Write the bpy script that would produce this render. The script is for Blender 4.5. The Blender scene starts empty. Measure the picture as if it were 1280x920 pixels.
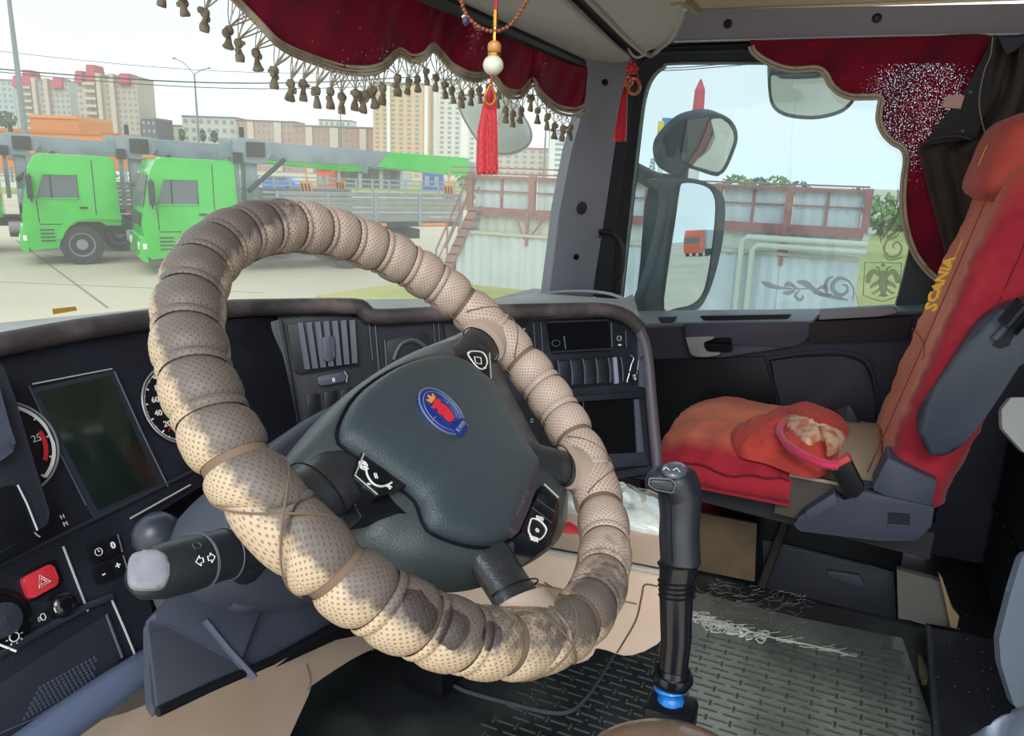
import bpy, bmesh, math, random
from mathutils import Vector, Matrix, noise
PI = math.pi
random.seed(4)
scene = bpy.context.scene
# ---------------------------------------------------------------- camera
CAM = Vector((0.0, 0.0, 1.0)); FPX = 950.0
def cam_axes(az, pitch, roll):
    az, pitch, roll = map(math.radians, (az, pitch, roll))
    fw = Vector((math.sin(az)*math.cos(pitch), math.cos(az)*math.cos(pitch), -math.sin(pitch)))
    r0 = Vector((math.cos(az), -math.sin(az), 0)); d0 = fw.cross(r0)
    r = r0*math.cos(roll) - d0*math.sin(roll); d = fw.cross(r)
    return r, d, fw
RT, DN, FW = cam_axes(66, 14.5, 2)
cd = bpy.data.cameras.new('camera'); cam = bpy.data.objects.new('camera', cd)
scene.collection.objects.link(cam); scene.camera = cam
cd.sensor_fit = 'HORIZONTAL'; cd.sensor_width = 36; cd.lens = FPX/1280*36; cd.clip_start = 0.02; cd.clip_end = 2000
cam.matrix_world = Matrix(((RT.x, -DN.x, -FW.x, CAM.x), (RT.y, -DN.y, -FW.y, CAM.y), (RT.z, -DN.z, -FW.z, CAM.z), (0, 0, 0, 1)))
# ---------------------------------------------------------------- sky, sun, exposure
def lin(h):
    h = h.lstrip('#'); v = [int(h[i:i+2], 16)/255 for i in (0, 2, 4)]
    return [((c+.055)/1.055)**2.4 if c > .04045 else c/12.92 for c in v] + [1]
w = bpy.data.worlds.new('sky'); scene.world = w; w.use_nodes = True
nt = w.node_tree; nt.nodes.clear()
def N(nt, t, **k):
    n = nt.nodes.new(t)
    for a, b in k.items(): setattr(n, a, b)
    return n
tc = N(nt, 'ShaderNodeTexCoord'); sx = N(nt, 'ShaderNodeSeparateXYZ'); nt.links.new(tc.outputs['Generated'], sx.inputs[0])
rp = N(nt, 'ShaderNodeValToRGB'); nt.links.new(sx.outputs['Z'], rp.inputs[0])
cr_ = rp.color_ramp; cr_.elements[0].position = 0.0; cr_.elements[0].color = lin('#e3eef2')
cr_.elements[1].position = 0.5; cr_.elements[1].color = lin('#c4dbea')
ns = N(nt, 'ShaderNodeTexNoise'); ns.inputs['Scale'].default_value = 2.2; ns.inputs['Detail'].default_value = 6
mp = N(nt, 'ShaderNodeMapping'); mp.inputs['Scale'].default_value = (1, 1, 4.5)
nt.links.new(tc.outputs['Generated'], mp.inputs[0]); nt.links.new(mp.outputs[0], ns.inputs['Vector'])
r2 = N(nt, 'ShaderNodeValToRGB'); nt.links.new(ns.outputs['Fac'], r2.inputs[0])
r2.color_ramp.elements[0].position = .40; r2.color_ramp.elements[1].position = .68
mx = N(nt, 'ShaderNodeMix', data_type='RGBA'); nt.links.new(r2.outputs[0], mx.inputs['Factor'])
nt.links.new(rp.outputs[0], mx.inputs['A']); mx.inputs['B'].default_value = lin('#e9ece9')
bg = N(nt, 'ShaderNodeBackground'); bg.inputs['Strength'].default_value = 2.5
nt.links.new(mx.outputs['Result'], bg.inputs['Color'])
wo = N(nt, 'ShaderNodeOutputWorld'); nt.links.new(bg.outputs[0], wo.inputs[0])
sl = bpy.data.lights.new('sun', 'SUN'); sl.energy = 1.9; sl.angle = math.radians(30); sl.color = (1, .95, .89)
so = bpy.data.objects.new('sun', sl); scene.collection.objects.link(so)
so.rotation_euler = Vector((-0.80, -0.30, 0.72)).to_track_quat('Z', 'Y').to_euler()
scene.view_settings.view_transform = 'Standard'; scene.view_settings.look = 'None'
scene.view_settings.exposure = 0.12; scene.view_settings.gamma = 1; scene.view_settings.use_curve_mapping = False

# ---------------------------------------------------------------- pixel rays onto real planes
def ray(u, v): return RT*((u-640)/FPX) + DN*((v-460)/FPX) + FW
def OX(u, v, x): r = ray(u, v); return CAM + r*(x/r.x)
def OY(u, v, y): r = ray(u, v); return CAM + r*(y/r.y)
def OZ(u, v, z): r = ray(u, v); return CAM + r*((z-1)/r.z)
def OD(u, v, d): return CAM + ray(u, v)*d
class FR:                                   # a plane in space: origin, two axes, normal
    def __init__(s, p0, ex, ey):
        s.p = Vector(p0); s.ex = Vector(ex).normalized(); s.ey = Vector(ey).normalized(); s.n = s.ex.cross(s.ey).normalized()
    def at(s, u, v, h=0.0):
        r = ray(u, v); q = s.p + s.n*h - CAM
        return CAM + r*(q.dot(s.n)/r.dot(s.n))
    def to(s, a, b, h=0.0): return s.p + s.ex*a + s.ey*b + s.n*h
    def loc(s, P): d = P - s.p; return d.dot(s.ex), d.dot(s.ey), d.dot(s.n)
    def mat(s, P): return Matrix(((s.ex.x, s.ey.x, s.n.x, P.x), (s.ex.y, s.ey.y, s.n.y, P.y), (s.ex.z, s.ey.z, s.n.z, P.z), (0, 0, 0, 1)))
def sp(pts, n=5, closed=False):             # Catmull-Rom
    P = [tuple(p) for p in pts]; m = len(P); out = []
    for i in range(m if closed else m-1):
        a, b, c, d = (P[(i-1) % m] if closed or i > 0 else P[0]), P[i], P[(i+1) % m], (P[(i+2) % m] if closed or i+2 < m else P[-1])
        for k in range(n):
            t = k/n
            out.append(tuple(.5*(2*b[j]+(c[j]-a[j])*t+(2*a[j]-5*b[j]+4*c[j]-d[j])*t*t+(3*b[j]-a[j]-3*c[j]+d[j])*t**3) for j in range(len(b))))
    if not closed: out.append(P[-1])
    return out
def rr(pts, f=.22, n=4):                    # round the corners of a polygon of pixels or points
    out = []; m = len(pts); P = [Vector(p) for p in pts]
    for i in range(m):
        p, a, b = P[i], P[i-1], P[(i+1) % m]
        L = f*min((a-p).length, (b-p).length)
        q0 = p+(a-p).normalized()*L; q1 = p+(b-p).normalized()*L
        for k in range(n+1):
            t = k/n; out.append(tuple(q0*(1-t)**2+p*2*t*(1-t)+q1*t*t))
    return out
# ---------------------------------------------------------------- mesh builder
ROOT = {}
class MB:
    def __init__(s): s.b = bmesh.new(); s.uv = None
    def prism(s, pts, vec, bev=0, seg=2):
        b = s.b; lo = [b.verts.new(p) for p in pts]; hi = [b.verts.new(Vector(p)+Vector(vec)) for p in pts]; n = len(pts)
        fb = b.faces.new(lo[::-1]); ft = b.faces.new(hi)
        for i in range(n): b.faces.new((lo[i], lo[(i+1) % n], hi[(i+1) % n], hi[i]))
        if bev:
            try: bmesh.ops.bevel(b, geom=list(ft.edges), offset=bev, segments=seg, affect='EDGES', profile=.6, clamp_overlap=True)
            except Exception: pass
        return s
    def box(s, c, d, R=None, bev=0, seg=2):
        c = Vector(c); vs = []
        for x in (-.5, .5):
            for y in (-.5, .5):
                for z in (-.5, .5):
                    v = Vector((x*d[0], y*d[1], z*d[2]))
                    if R is not None: v = R @ v
                    vs.append(s.b.verts.new(c+v))
        fs = [s.b.faces.new([vs[i] for i in q]) for q in ((0, 1, 3, 2), (4, 6, 7, 5), (0, 4, 5, 1), (2, 3, 7, 6), (0, 2, 6, 4), (1, 5, 7, 3))]
        if bev:
            es = set(e for f in fs for e in f.edges)
            bmesh.ops.bevel(s.b, geom=list(es), offset=bev, segments=seg, affect='EDGES', profile=.5, clamp_overlap=True)
        return s
    def loft(s, rings, cap=True, closed=True, uvf=None):
        V = [[s.b.verts.new(p) for p in r] for r in rings]; n = len(V[0])
        for i in range(len(V)-1):
            for j in range(n if closed else n-1):
                k = (j+1) % n
                try: s.b.faces.new((V[i][j], V[i][k], V[i+1][k], V[i+1][j]))
                except ValueError: pass
        if cap and closed:
            s.b.faces.new(V[0][::-1]); s.b.faces.new(V[-1])
        return s
    def tube(s, pts, r, seg=8, closed=False, cap=True, flat=1.0, up=None):
        P = [Vector(p) for p in pts]; n = len(P); rings = []
        prev = None
        for i in range(n):
            a = P[i-1] if (i > 0 or closed) else P[0]; c = P[(i+1) % n] if (i < n-1 or closed) else P[-1]
            t = (c-a).normalized()
            if up is not None: u = Vector(up); 
            elif prev is None: u = Vector((0, 0, 1)) if abs(t.z) < .9 else Vector((1, 0, 0))
            else: u = prev
            u = (u - t*u.dot(t)).normalized(); prev = u; v = t.cross(u)
            rad = r[i] if isinstance(r, (list, tuple)) else r
            rings.append([P[i]+(u*math.cos(2*PI*k/seg)*flat+v*math.sin(2*PI*k/seg))*rad for k in range(seg)])
        if closed: rings.append(rings[0]); 
        return s.loft(rings, cap=cap and not closed)
    def lathe(s, prof, o, ax=(0, 0, 1), seg=20, cap=True):
        ax = Vector(ax).normalized(); u = ax.orthogonal().normalized(); v = ax.cross(u); o = Vector(o)
        return s.loft([[o+ax*h+(u*math.cos(2*PI*k/seg)+v*math.sin(2*PI*k/seg))*max(r, 1e-5) for k in range(seg)] for r, h in prof], cap=cap)
    def ball(s, c, r, seg=12, R=None):
        c = Vector(c); rx, ry, rz = (r, r, r) if not isinstance(r, (tuple, list)) else r
        rings = []
        for i in range(1, seg//2+0):
            a = PI*i/(seg//2)
            rings.append([c+((R or Matrix.Identity(3)) @ Vector((rx*math.sin(a)*math.cos(2*PI*k/seg), ry*math.sin(a)*math.sin(2*PI*k/seg), rz*math.cos(a)))) for k in range(seg)])
        return s.loft(rings)
    def grid(s, fn, nu, nv, thick=None, closeu=False):
        V = [[s.b.verts.new(fn(i/nu, j/nv)) for j in range(nv+1)] for i in range(nu+1)]
        for i in range(nu):
            for j in range(nv): s.b.faces.new((V[i][j], V[i+1][j], V[i+1][j+1], V[i][j+1]))
        return s
    def poly(s, pts):
        s.b.faces.new([s.b.verts.new(p) for p in pts]); return s
def build(name, mb, mat, parent=None, smooth=40, solid=0, recalc=True, off=None):
    b = mb.b
    o_ = ROOT.get(parent.name, Vector()) if parent else Vector()
    if off is not None: o_ = off
    if o_.length: bmesh.ops.translate(b, vec=-o_, verts=b.verts)
    if recalc: bmesh.ops.recalc_face_normals(b, faces=b.faces)
    if smooth:
        lim = math.radians(smooth)
        for f in b.faces: f.smooth = True
        for e in b.edges:
            if len(e.link_faces) == 2 and e.calc_face_angle(0) > lim: e.smooth = False
    me = bpy.data.meshes.new(name); b.to_mesh(me); b.free()
    if mat: me.materials.append(mat)
    o = bpy.data.objects.new(name, me); scene.collection.objects.link(o)
    if parent: o.parent = parent; ROOT[o.name] = o_
    else:
        if off is not None: o.location = off
        ROOT[o.name] = o_
    if solid:
        m = o.modifiers.new('thickness', 'SOLIDIFY'); m.thickness = solid; m.offset = 0
    return o
def tag(o, label, cat, group=None, kind=None):
    o['label'] = label; o['category'] = cat
    if group: o['group'] = group
    if kind: o['kind'] = kind
    return o
def thing(name, label, cat, loc, group=None, local=False, rz=0):
    o = bpy.data.objects.new(name, None); scene.collection.objects.link(o); o.empty_display_size = .05
    o.location = loc; o.rotation_euler = (0, 0, rz); ROOT[o.name] = Vector() if local else Vector(loc)
    return tag(o, label, cat, group)
def struct(o): o['kind'] = 'structure'; return o
def slab(fr, px, h0, h1, name, mat, parent, bev=0, smooth=40, mb=None):
    pts = [fr.at(p[0], p[1], h1) - fr.n*(h1-h0) for p in px]
    m = mb or MB(); m.prism(pts, fr.n*(h1-h0), bev)
    return build(name, m, mat, parent, smooth) if not mb else m
def line(fr, px, h, r, name, mat, parent, closed=False, seg=6):
    return build(name, MB().tube([fr.at(p[0], p[1], h) for p in px], r, seg, closed), mat, parent)
def text(s, P, fr, size, name, mat, parent, rot=0, depth=.0004, align='CENTER', bold=0):
    c = bpy.data.curves.new(name, 'FONT'); c.body = s; c.size = size; c.extrude = depth; c.align_x = align; c.align_y = 'CENTER'; c.resolution_u = 2
    c.offset = bold
    t = bpy.data.objects.new(name, c); scene.collection.objects.link(t)
    dg = bpy.context.evaluated_depsgraph_get(); me = bpy.data.meshes.new_from_object(t.evaluated_get(dg))
    bpy.data.objects.remove(t); bpy.data.curves.remove(c)
    off = ROOT.get(parent.name, Vector()); M = Matrix.Translation(-off) @ fr.mat(P) @ Matrix.Rotation(rot, 4, 'Z')
    me.transform(M); me.name = name; me.materials.clear(); me.materials.append(mat)
    o = bpy.data.objects.new(name, me); scene.collection.objects.link(o); o.parent = parent; ROOT[o.name] = off
    return o
def copytree(o, parent=None):
    c = o.copy(); scene.collection.objects.link(c); c.parent = parent
    if o.name in ROOT: ROOT[c.name] = ROOT[o.name]
    for ch in [x for x in scene.collection.objects if x.parent == o]: copytree(ch, c)
    return c
# ---------------------------------------------------------------- materials
def mat(name, col, rough=.6, metal=0, spec=.5, bump=0, bscale=200, var=None, vscale=8, vlo=.45, vhi=.65, sheen=0, coat=0, emis=0, alpha=1, vdetail=4, rvar=None):
    m = bpy.data.materials.new(name); m.use_nodes = True; t = m.node_tree; p = t.nodes['Principled BSDF']
    p.inputs['Base Color'].default_value = lin(col); p.inputs['Roughness'].default_value = rough
    p.inputs['Metallic'].default_value = metal; p.inputs['Specular IOR Level'].default_value = spec
    p.inputs['Sheen Weight'].default_value = sheen; p.inputs['Coat Weight'].default_value = coat
    if emis: p.inputs['Emission Color'].default_value = lin(col); p.inputs['Emission Strength'].default_value = emis
    co = N(t, 'ShaderNodeTexCoord')
    if var:
        n = N(t, 'ShaderNodeTexNoise'); n.inputs['Scale'].default_value = vscale; n.inputs['Detail'].default_value = vdetail
        r = N(t, 'ShaderNodeMapRange'); r.inputs['From Min'].default_value = vlo; r.inputs['From Max'].default_value = vhi
        x = N(t, 'ShaderNodeMix', data_type='RGBA'); x.inputs['A'].default_value = lin(col); x.inputs['B'].default_value = lin(var)
        t.links.new(co.outputs['Object'], n.inputs['Vector']); t.links.new(n.outputs['Fac'], r.inputs['Value'])
        t.links.new(r.outputs[0], x.inputs['Factor']); t.links.new(x.outputs['Result'], p.inputs['Base Color'])
        if rvar is not None:
            q = N(t, 'ShaderNodeMapRange'); q.inputs['To Min'].default_value = rough; q.inputs['To Max'].default_value = rvar
            t.links.new(r.outputs[0], q.inputs['Value']); t.links.new(q.outputs[0], p.inputs['Roughness'])
    if bump:
        n = N(t, 'ShaderNodeTexNoise'); n.inputs['Scale'].default_value = bscale; n.inputs['Detail'].default_value = 3
        b = N(t, 'ShaderNodeBump'); b.inputs['Strength'].default_value = bump; b.inputs['Distance'].default_value = .002
        t.links.new(co.outputs['Object'], n.inputs['Vector']); t.links.new(n.outputs['Fac'], b.inputs['Height']); t.links.new(b.outputs[0], p.inputs['Normal'])
    return m
def glass(name, tint, film, ffac, bumpy=0):
    m = bpy.data.materials.new(name); m.use_nodes = True; t = m.node_tree; t.nodes.clear()
    tr = N(t, 'ShaderNodeBsdfTransparent'); tr.inputs[0].default_value = tint
    gl = N(t, 'ShaderNodeBsdfGlossy'); gl.inputs['Roughness'].default_value = .02
    lw = N(t, 'ShaderNodeLayerWeight'); pw = N(t, 'ShaderNodeMath', operation='POWER'); pw.inputs[1].default_value = 5; t.links.new(lw.outputs['Facing'], pw.inputs[0])
    fr = N(t, 'ShaderNodeMapRange'); fr.inputs['To Min'].default_value = .03; fr.inputs['To Max'].default_value = .7; t.links.new(pw.outputs[0], fr.inputs['Value'])
    mx = N(t, 'ShaderNodeMixShader'); t.links.new(fr.outputs[0], mx.inputs[0]); t.links.new(tr.outputs[0], mx.inputs[1]); t.links.new(gl.outputs[0], mx.inputs[2])
    df = N(t, 'ShaderNodeBsdfDiffuse'); df.inputs[0].default_value = lin(film); tl = N(t, 'ShaderNodeBsdfTranslucent'); tl.inputs[0].default_value = lin(film)
    ad = N(t, 'ShaderNodeMixShader'); ad.inputs[0].default_value = .6; t.links.new(df.outputs[0], ad.inputs[1]); t.links.new(tl.outputs[0], ad.inputs[2])
    no = N(t, 'ShaderNodeTexNoise'); no.inputs['Scale'].default_value = 3; no.inputs['Detail'].default_value = 8
    co = N(t, 'ShaderNodeTexCoord'); t.links.new(co.outputs['Object'], no.inputs['Vector'])
    mr = N(t, 'ShaderNodeMapRange'); mr.inputs['From Min'].default_value = .3; mr.inputs['From Max'].default_value = .7; mr.inputs['To Min'].default_value = ffac*.6; mr.inputs['To Max'].default_value = ffac*1.4
    t.links.new(no.outputs['Fac'], mr.inputs['Value'])
    m2 = N(t, 'ShaderNodeMixShader'); t.links.new(mr.outputs[0], m2.inputs[0]); t.links.new(mx.outputs[0], m2.inputs[1]); t.links.new(ad.outputs[0], m2.inputs[2])
    o = N(t, 'ShaderNodeOutputMaterial'); t.links.new(m2.outputs[0], o.inputs[0])
    return m
DARK = mat('dark_plastic', '#262934', .48, bump=.25, bscale=350, var='#363a45', vscale=14, vlo=.5, vhi=.8)
DARK2 = mat('dash_face_plastic', '#1b1e28', .45, bump=.25, bscale=400, spec=.35, var='#2c303b', vscale=10, vlo=.55, vhi=.8)
GREYP = mat('grey_blue_plastic', '#454b5c', .5, bump=.25, bscale=300)
GREYL = mat('light_grey_plastic', '#a9adb0', .5, bump=.1, bscale=300)
BLACK = mat('black_plastic', '#101218', .42, spec=.3)
GLOSS = mat('gloss_black_plastic', '#101218', .15, coat=.3)
LIP = mat('dash_lip_vinyl', '#3c3537', .6, bump=.4, bscale=500, var='#5e5354', vscale=20)
WHITE = mat('printed_white', '#e6e6e6', .5)
REDP = mat('red_print', '#d22a33', .5)
SILV = mat('silver_trim', '#b9bec4', .3, metal=.7)
BEIGE = mat('beige_vinyl', '#ccb3a1', .55, bump=.3, bscale=260, var='#bfa692', vscale=5)
CEIL = mat('ceiling_fabric', '#b8a48e', .95, bump=.3, bscale=500)
MIRR = mat('mirror_glass', '#e8eeee', .01, metal=1)
# ================================================================ OUTSIDE
GZ = -2.0
CONC = mat('concrete', '#d2c2a8', .9, bump=.3, bscale=8, var='#bfb29c', vscale=.12, vlo=.4, vhi=.6)
GRASS = mat('grass', '#8f9c48', 1, bump=.6, bscale=3, var='#b4ab62', vscale=.25, vlo=.4, vhi=.6)
g = struct(build('ground', MB().box((60, 60, GZ-.5), (900, 900, 1)), CONC))
def gpt(u, v): return OZ(u, v, GZ)
# expansion joints scored in the concrete
JT = mat('joint', '#8d8676', .9)
jm = MB()
for a, b in (((20, 300), (135, 385)), ((40, 318), (205, 330)), ((-60, 350), (330, 366))):
    A, B = gpt(*a), gpt(*b); d = (B-A).normalized(); s_ = Vector((-d.y, d.x, 0))*.03
    jm.prism([A-s_, B-s_, B+s_, A+s_], (0, 0, .004))
struct(build('trim_1', jm, JT))
def gpatch(px, name, m, h=.03):
    P = [gpt(*p) for p in px]; return struct(build(name, MB().prism([Vector((p.x, p.y, GZ)) for p in P], (0, 0, h)), m))
gpatch([(395, 371), (520, 352), (600, 350), (700, 362), (740, 372), (700, 400), (470, 400)], 'ground_grass', GRASS)
gpatch([(1060, 330), (1130, 250), (1300, 250), (1400, 420), (1078, 400)], 'ground_grass', GRASS)
gpatch([(-200, 233), (-200, 226), (600, 226), (600, 240), (300, 238)], 'ground_grass', GRASS, .05)
# ---- green crane trucks
GREEN = mat('green_paint', '#2fc436', .25, coat=.5, var='#2bb832', vscale=2)
GREYM = mat('crane_grey', '#8e9ba5', .5, var='#7f8b94', vscale=2)
STEEL = mat('side_board_grey', '#8c8f90', .6, var='#7d8284', vscale=3)
TYRE = mat('tyre', '#33343a', .9, bump=.5, bscale=30); HUBM = mat('wheel_hub', '#8a8d90', .5)
WINM = mat('vehicle_glass', '#5a6770', .1, spec=.8); ORNG = mat('orange_marking', '#e88a2c', .6); CHAS = mat('chassis', '#26292e', .8)
LAMP = mat('lamp_lens', '#f2f2ea', .15)
def wheel(name, x, y, r, wd, parent, m1=TYRE):
    w_ = build(name, MB().lathe([(r*.62, -wd/2), (r*.95, -wd/2), (r, -wd*.35), (r, wd*.35), (r*.95, wd/2), (r*.62, wd/2), (r*.6, wd*.3)], (x, y, r), (0, 1, 0), 28), m1, parent)
    h = build('wheel_rim', MB().lathe([(r*.63, -wd*.42), (r*.63, wd*.42), (r*.56, wd*.44), (r*.5, wd*.2), (r*.3, wd*.15), (r*.26, wd*.4), (.01, wd*.42)], (x, y, r), (0, 1, 0), 24), HUBM, w_)
    bmx = MB()
    for k in range(8):
        a = k*PI/4; bmx.ball((x+r*.42*math.cos(a), y+wd*.22, r+r*.42*math.sin(a)), r*.05, 6)
    build('wheel_bolts', bmx, CHAS, w_)['kind'] = 'stuff'
def crane_truck(label, loc, rz, group):
    # local x forward, +y the side that faces the cab of the photograph
    t = thing('crane_truck', label, 'truck', loc, group, local=True, rz=rz)
    prof = [(1.35, .55), (1.38, 1.35), (1.30, 1.75), (1.12, 2.65), (.95, 2.98), (.8, 3.05), (-.85, 3.02), (-1.0, 2.9), (-1.05, 1.1), (-.62, 1.1), (-.5, 1.25), (.05, 1.25), (.3, 1.1), (.52, .8), (.55, .5), (1.2, .42)]
    build('cab', MB().prism([(x, -1.22, z) for x, z in prof], (0, 2.44, 0), .04), GREEN, t)
    wn = [(.98, 1.85), (.80, 2.5), (-.02, 2.5), (-.02, 1.85)]
    f = build('side_window', MB().prism([(x, 1.2, z) for x, z in rr([(a, b) for a, b in wn], .12)], (0, .035, 0)), WINM, t)
    build('window_frame', MB().tube([(x, 1.235, z) for x, z in wn], .03, 6, True), GREEN, f)
    build('window_post', MB().box((.62, 1.24, 2.17), (.04, .02, .64)), CHAS, f)
    build('windshield', MB().prism([(1.325, -1.1, 1.78), (1.325, 1.1, 1.78), (1.15, 1.05, 2.6), (1.15, -1.05, 2.6)], (.03, 0, .006)), WINM, t)
    build('door_seam', MB().tube([(.98, 1.225, 1.2), (1.0, 1.225, 1.8)], .012, 4), CHAS, t)
    build('door_seam', MB().tube([(-.42, 1.225, 1.3), (-.42, 1.225, 2.9)], .012, 4), CHAS, t)
    build('door_seam', MB().tube([(.98, 1.225, 1.15), (.35, 1.225, 1.15)], .012, 4), CHAS, t)
    build('door_handle', MB().box((-.12, 1.24, 1.6), (.2, .04, .05)), CHAS, t)
    build('fender', MB().prism([(x, 1.0, z) for x, z in sp([(.62, .75), (.5, 1.08), (.22, 1.36), (-.2, 1.42), (-1.05, 1.4)], 5)+[(-1.05, 1.27), (-.2, 1.28), (.14, 1.22), (.38, 1.0), (.48, .75)]], (0, .3, 0)), GREEN, t)
    st = build('step_grille', MB().box((.82, 1.23, .85), (.36, .03, .42)), GREEN, t)
    for k in range(4): build('step', MB().box((.82, 1.25, .7+k*.1), (.34, .03, .035)), CHAS, st)
    bp = build('bumper', MB().prism([(x, -1.24, z) for x, z in [(1.5, .5), (1.46, 1.0), (1.3, 1.05), (1.3, .35), (1.42, .38)]], (0, 2.48, 0), .03), GREEN, t)
    for s in (-1, 1): build('headlight', MB().box((1.46, s*.98, .78), (.08, .28, .2), bev=.02), LAMP, bp)
    build('headlight_side', MB().box((1.36, 1.245, .78), (.1, .02, .14), bev=.005), LAMP, bp)
    build('grille', MB().box((1.39, 0, 1.45), (.04, 1.9, .35)), CHAS, t)
    mr = build('side_mirror', MB().box((1.12, 1.42, 2.15), (.14, .2, .62), bev=.03), CHAS, t)
    build('mirror_arm', MB().tube([(1.1, 1.2, 2.5), (1.12, 1.42, 2.4)], .02, 6).tube([(1.1, 1.2, 1.75), (1.12, 1.42, 1.9)], .02, 6), CHAS, mr)
    for y in (-.8, -.27, .27, .8): build('roof_light', MB().box((.95, y, 3.05), (.14, .1, .08), bev=.02), ORNG, t)
    wheel('front_wheel', 0, 1.0, .56, .36, t); wheel('front_wheel', 0, -1.0, .56, .36, t)
    for x in (-4.2, -5.6):
        for y in (1.0, -1.0): wheel('rear_wheel', x, y, .56, .4, t)
    ch = build('chassis', MB().box((-3.0, 0, .95), (7.6, 1.0, .3)).box((-1.5, .85, .75), (.7, .5, .5), bev=.04).box((-2.6, .85, .7), (.9, .5, .5), bev=.05), CHAS, t)
    build('air_tank', MB().lathe([(.15, -.3), (.18, -.25), (.18, .25), (.15, .3)], (-1.45, 1.1, .8), (1, 0, 0), 12), HUBM, ch)
    bed = build('load_bed', MB().box((-5.0, 0, 1.3), (5.9, 2.46, .14)), CHAS, t)
    for k in range(6): build('side_board', MB().box((-5.0, 1.24, 1.46+k*.145), (5.9, .05, .125), bev=.008), STEEL, bed)
    for k in range(5): build('board_post', MB().box((-2.1-k*1.45, 1.27, 1.75), (.09, .06, 1.0)), GREYM, bed)
    for k in range(3): build('side_marking', MB().box((-2.9-k*2.0, 1.245, 1.3), (.9, .04, .1)), ORNG, bed)
    cb = build('crane_pedestal', MB().box((-1.65, 0, 2.1), (.34, .6, 1.9), bev=.03).box((-1.25, .3, 2.3), (.12, .12, 1.3)).box((-1.65, .8, 1.5), (.35, .3, .9), bev=.03), GREYM, t)
    build('crane_turret', MB().prism([(x, -.35, z) for x, z in [(-1.15, 3.0), (-1.15, 3.55), (-1.4, 3.66), (-2.05, 3.6), (-2.25, 3.3), (-2.0, 2.95)]], (0, .8, 0), .03), GREYM, cb)
    build('hydraulic_ram', MB().tube([(-1.5, .5, 2.2), (-2.6, .3, 3.1)], .07, 8).box((-1.75, .5, 3.35), (.5, .12, .4), bev=.02).box((-1.25, .52, 3.1), (.25, .1, .3)), CHAS, cb)
    build('winch', MB().lathe([(.05, -.45), (.3, -.44), (.3, .44), (.05, .45)], (-1.75, 0, 3.3), (0, 1, 0), 18).box((-1.5, 0, 3.75), (.12, .1, .4)), CHAS, cb)
    bm_ = build('boom', MB().prism([(-.9, -.24, 3.62), (-.9, -.24, 3.12), (-5.4, -.24, 2.98), (-6.0, -.24, 3.45)], (0, .48, 0), .03), GREYM, t)
    build('boom_tip_section', MB().prism([(-5.4, -.25, 2.97), (-5.9, -.25, 3.46), (-8.7, -.25, 3.38), (-8.75, -.25, 2.8), (-8.2, -.25, 2.8)], (0, .5, 0), .03), GREEN, bm_)
    build('boom_head', MB().box((-8.85, 0, 3.0), (.25, .4, .5), bev=.03), GREYM, bm_)
    for k, x in enumerate((-3.2, -7.9)):
        hk = build('hook_block', MB().prism([(x-.18, .3, 2.5), (x+.18, .3, 2.5), (x+.15, .3, 1.95), (x-.15, .3, 1.95)], (0, .12, 0), .02).tube([(x, .36, 3.0), (x, .36, 2.5)], .02, 5).tube(sp([(x, .36, 1.95), (x+.1, .36, 1.8), (x, .36, 1.7), (x-.1, .36, 1.8)], 4), .03, 5), ORNG, bm_)
        for q in range(3): build('hook_stripe', MB().prism([(x-.15+q*.1, .42, 2.0), (x-.1+q*.1, .42, 2.0), (x-.02+q*.1, .42, 2.45), (x-.07+q*.1, .42, 2.45)], (0, .01, 0)), CHAS, hk)
    return t
GA, GB = gpt(103, 325), gpt(243, 336)
hd = -(RT*.407+Vector((FW.x, FW.y, 0)).normalized()*.25); hd.z = 0; rz = math.atan2(hd.y, hd.x)+PI*0
# +y local must face the camera side: heading left, camera side is local -90 => mirror by choosing y sign
for lab, G in (('green crane truck with its whole cab and front wheel in view', GA), ('green crane truck parked nearest, its wheel hidden behind the steering wheel', GB), ('green crane truck cut off at the left edge of the windshield view', gpt(-38, 313))):
    crane_truck(lab, (G.x, G.y, GZ), rz, 'green crane trucks outside the windshield')
# ---- far buildings
def bld(name, label, u0, u1, vt, dist, col, floors, bays, roofc=None, group=None, cat='building', wcol='#98a2a6', extra=None, depth=12, sc=1.0, rot=0.0, vary=None):
    """a block whose front spans the pixel columns u0..u1 and reaches row vt at the given distance"""
    d = dist; A = OD(u0, 215, d); B = OD(u1, 215, d); T = OD((u0+u1)/2, vt, d)
    A = Vector((A.x, A.y, GZ)); B = Vector((B.x, B.y, GZ)); H = T.z-GZ
    ex = (B-A); W = ex.length; ex.normalize(); c = (A+B)/2
    fw = Vector((-ex.y, ex.x, 0))
    if fw.dot(c-CAM) < 0: fw = -fw
    t = thing(name, label, cat, c, group)
    m = mat(name+'_wall', col, .9, var=vary or col, vscale=.05)
    build('wall', MB().prism([A, B, B+fw*depth, A+fw*depth], (0, 0, H)), m, t)
    rm = mat(name+'_roof', roofc or '#8d8d8d', .9)
    build('roof', MB().prism([A+Vector((0, 0, H))-fw*.3, B+Vector((0, 0, H))-fw*.3, B+fw*depth+Vector((0, 0, H)), A+fw*depth+Vector((0, 0, H))], (0, 0, .5)), rm, t)
    wm = mat(name+'_glass', wcol, .3)
    mb = MB(); fh = H/floors; bw = W/bays
    R3 = Matrix(((ex.x, fw.x, 0), (ex.y, fw.y, 0), (0, 0, 1)))
    for i in range(floors):
        for j in range(bays):
            p = A+ex*(bw*(j+.5))+Vector((0, 0, fh*(i+.55)))
            mb.box(p-fw*.05, (bw*.45, .3, fh*.42), R3)
    o = build('windows', mb, wm, t); o['kind'] = 'stuff'
    if extra: extra(t, A, B, ex, fw, H, W, R3)
    return t
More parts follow.
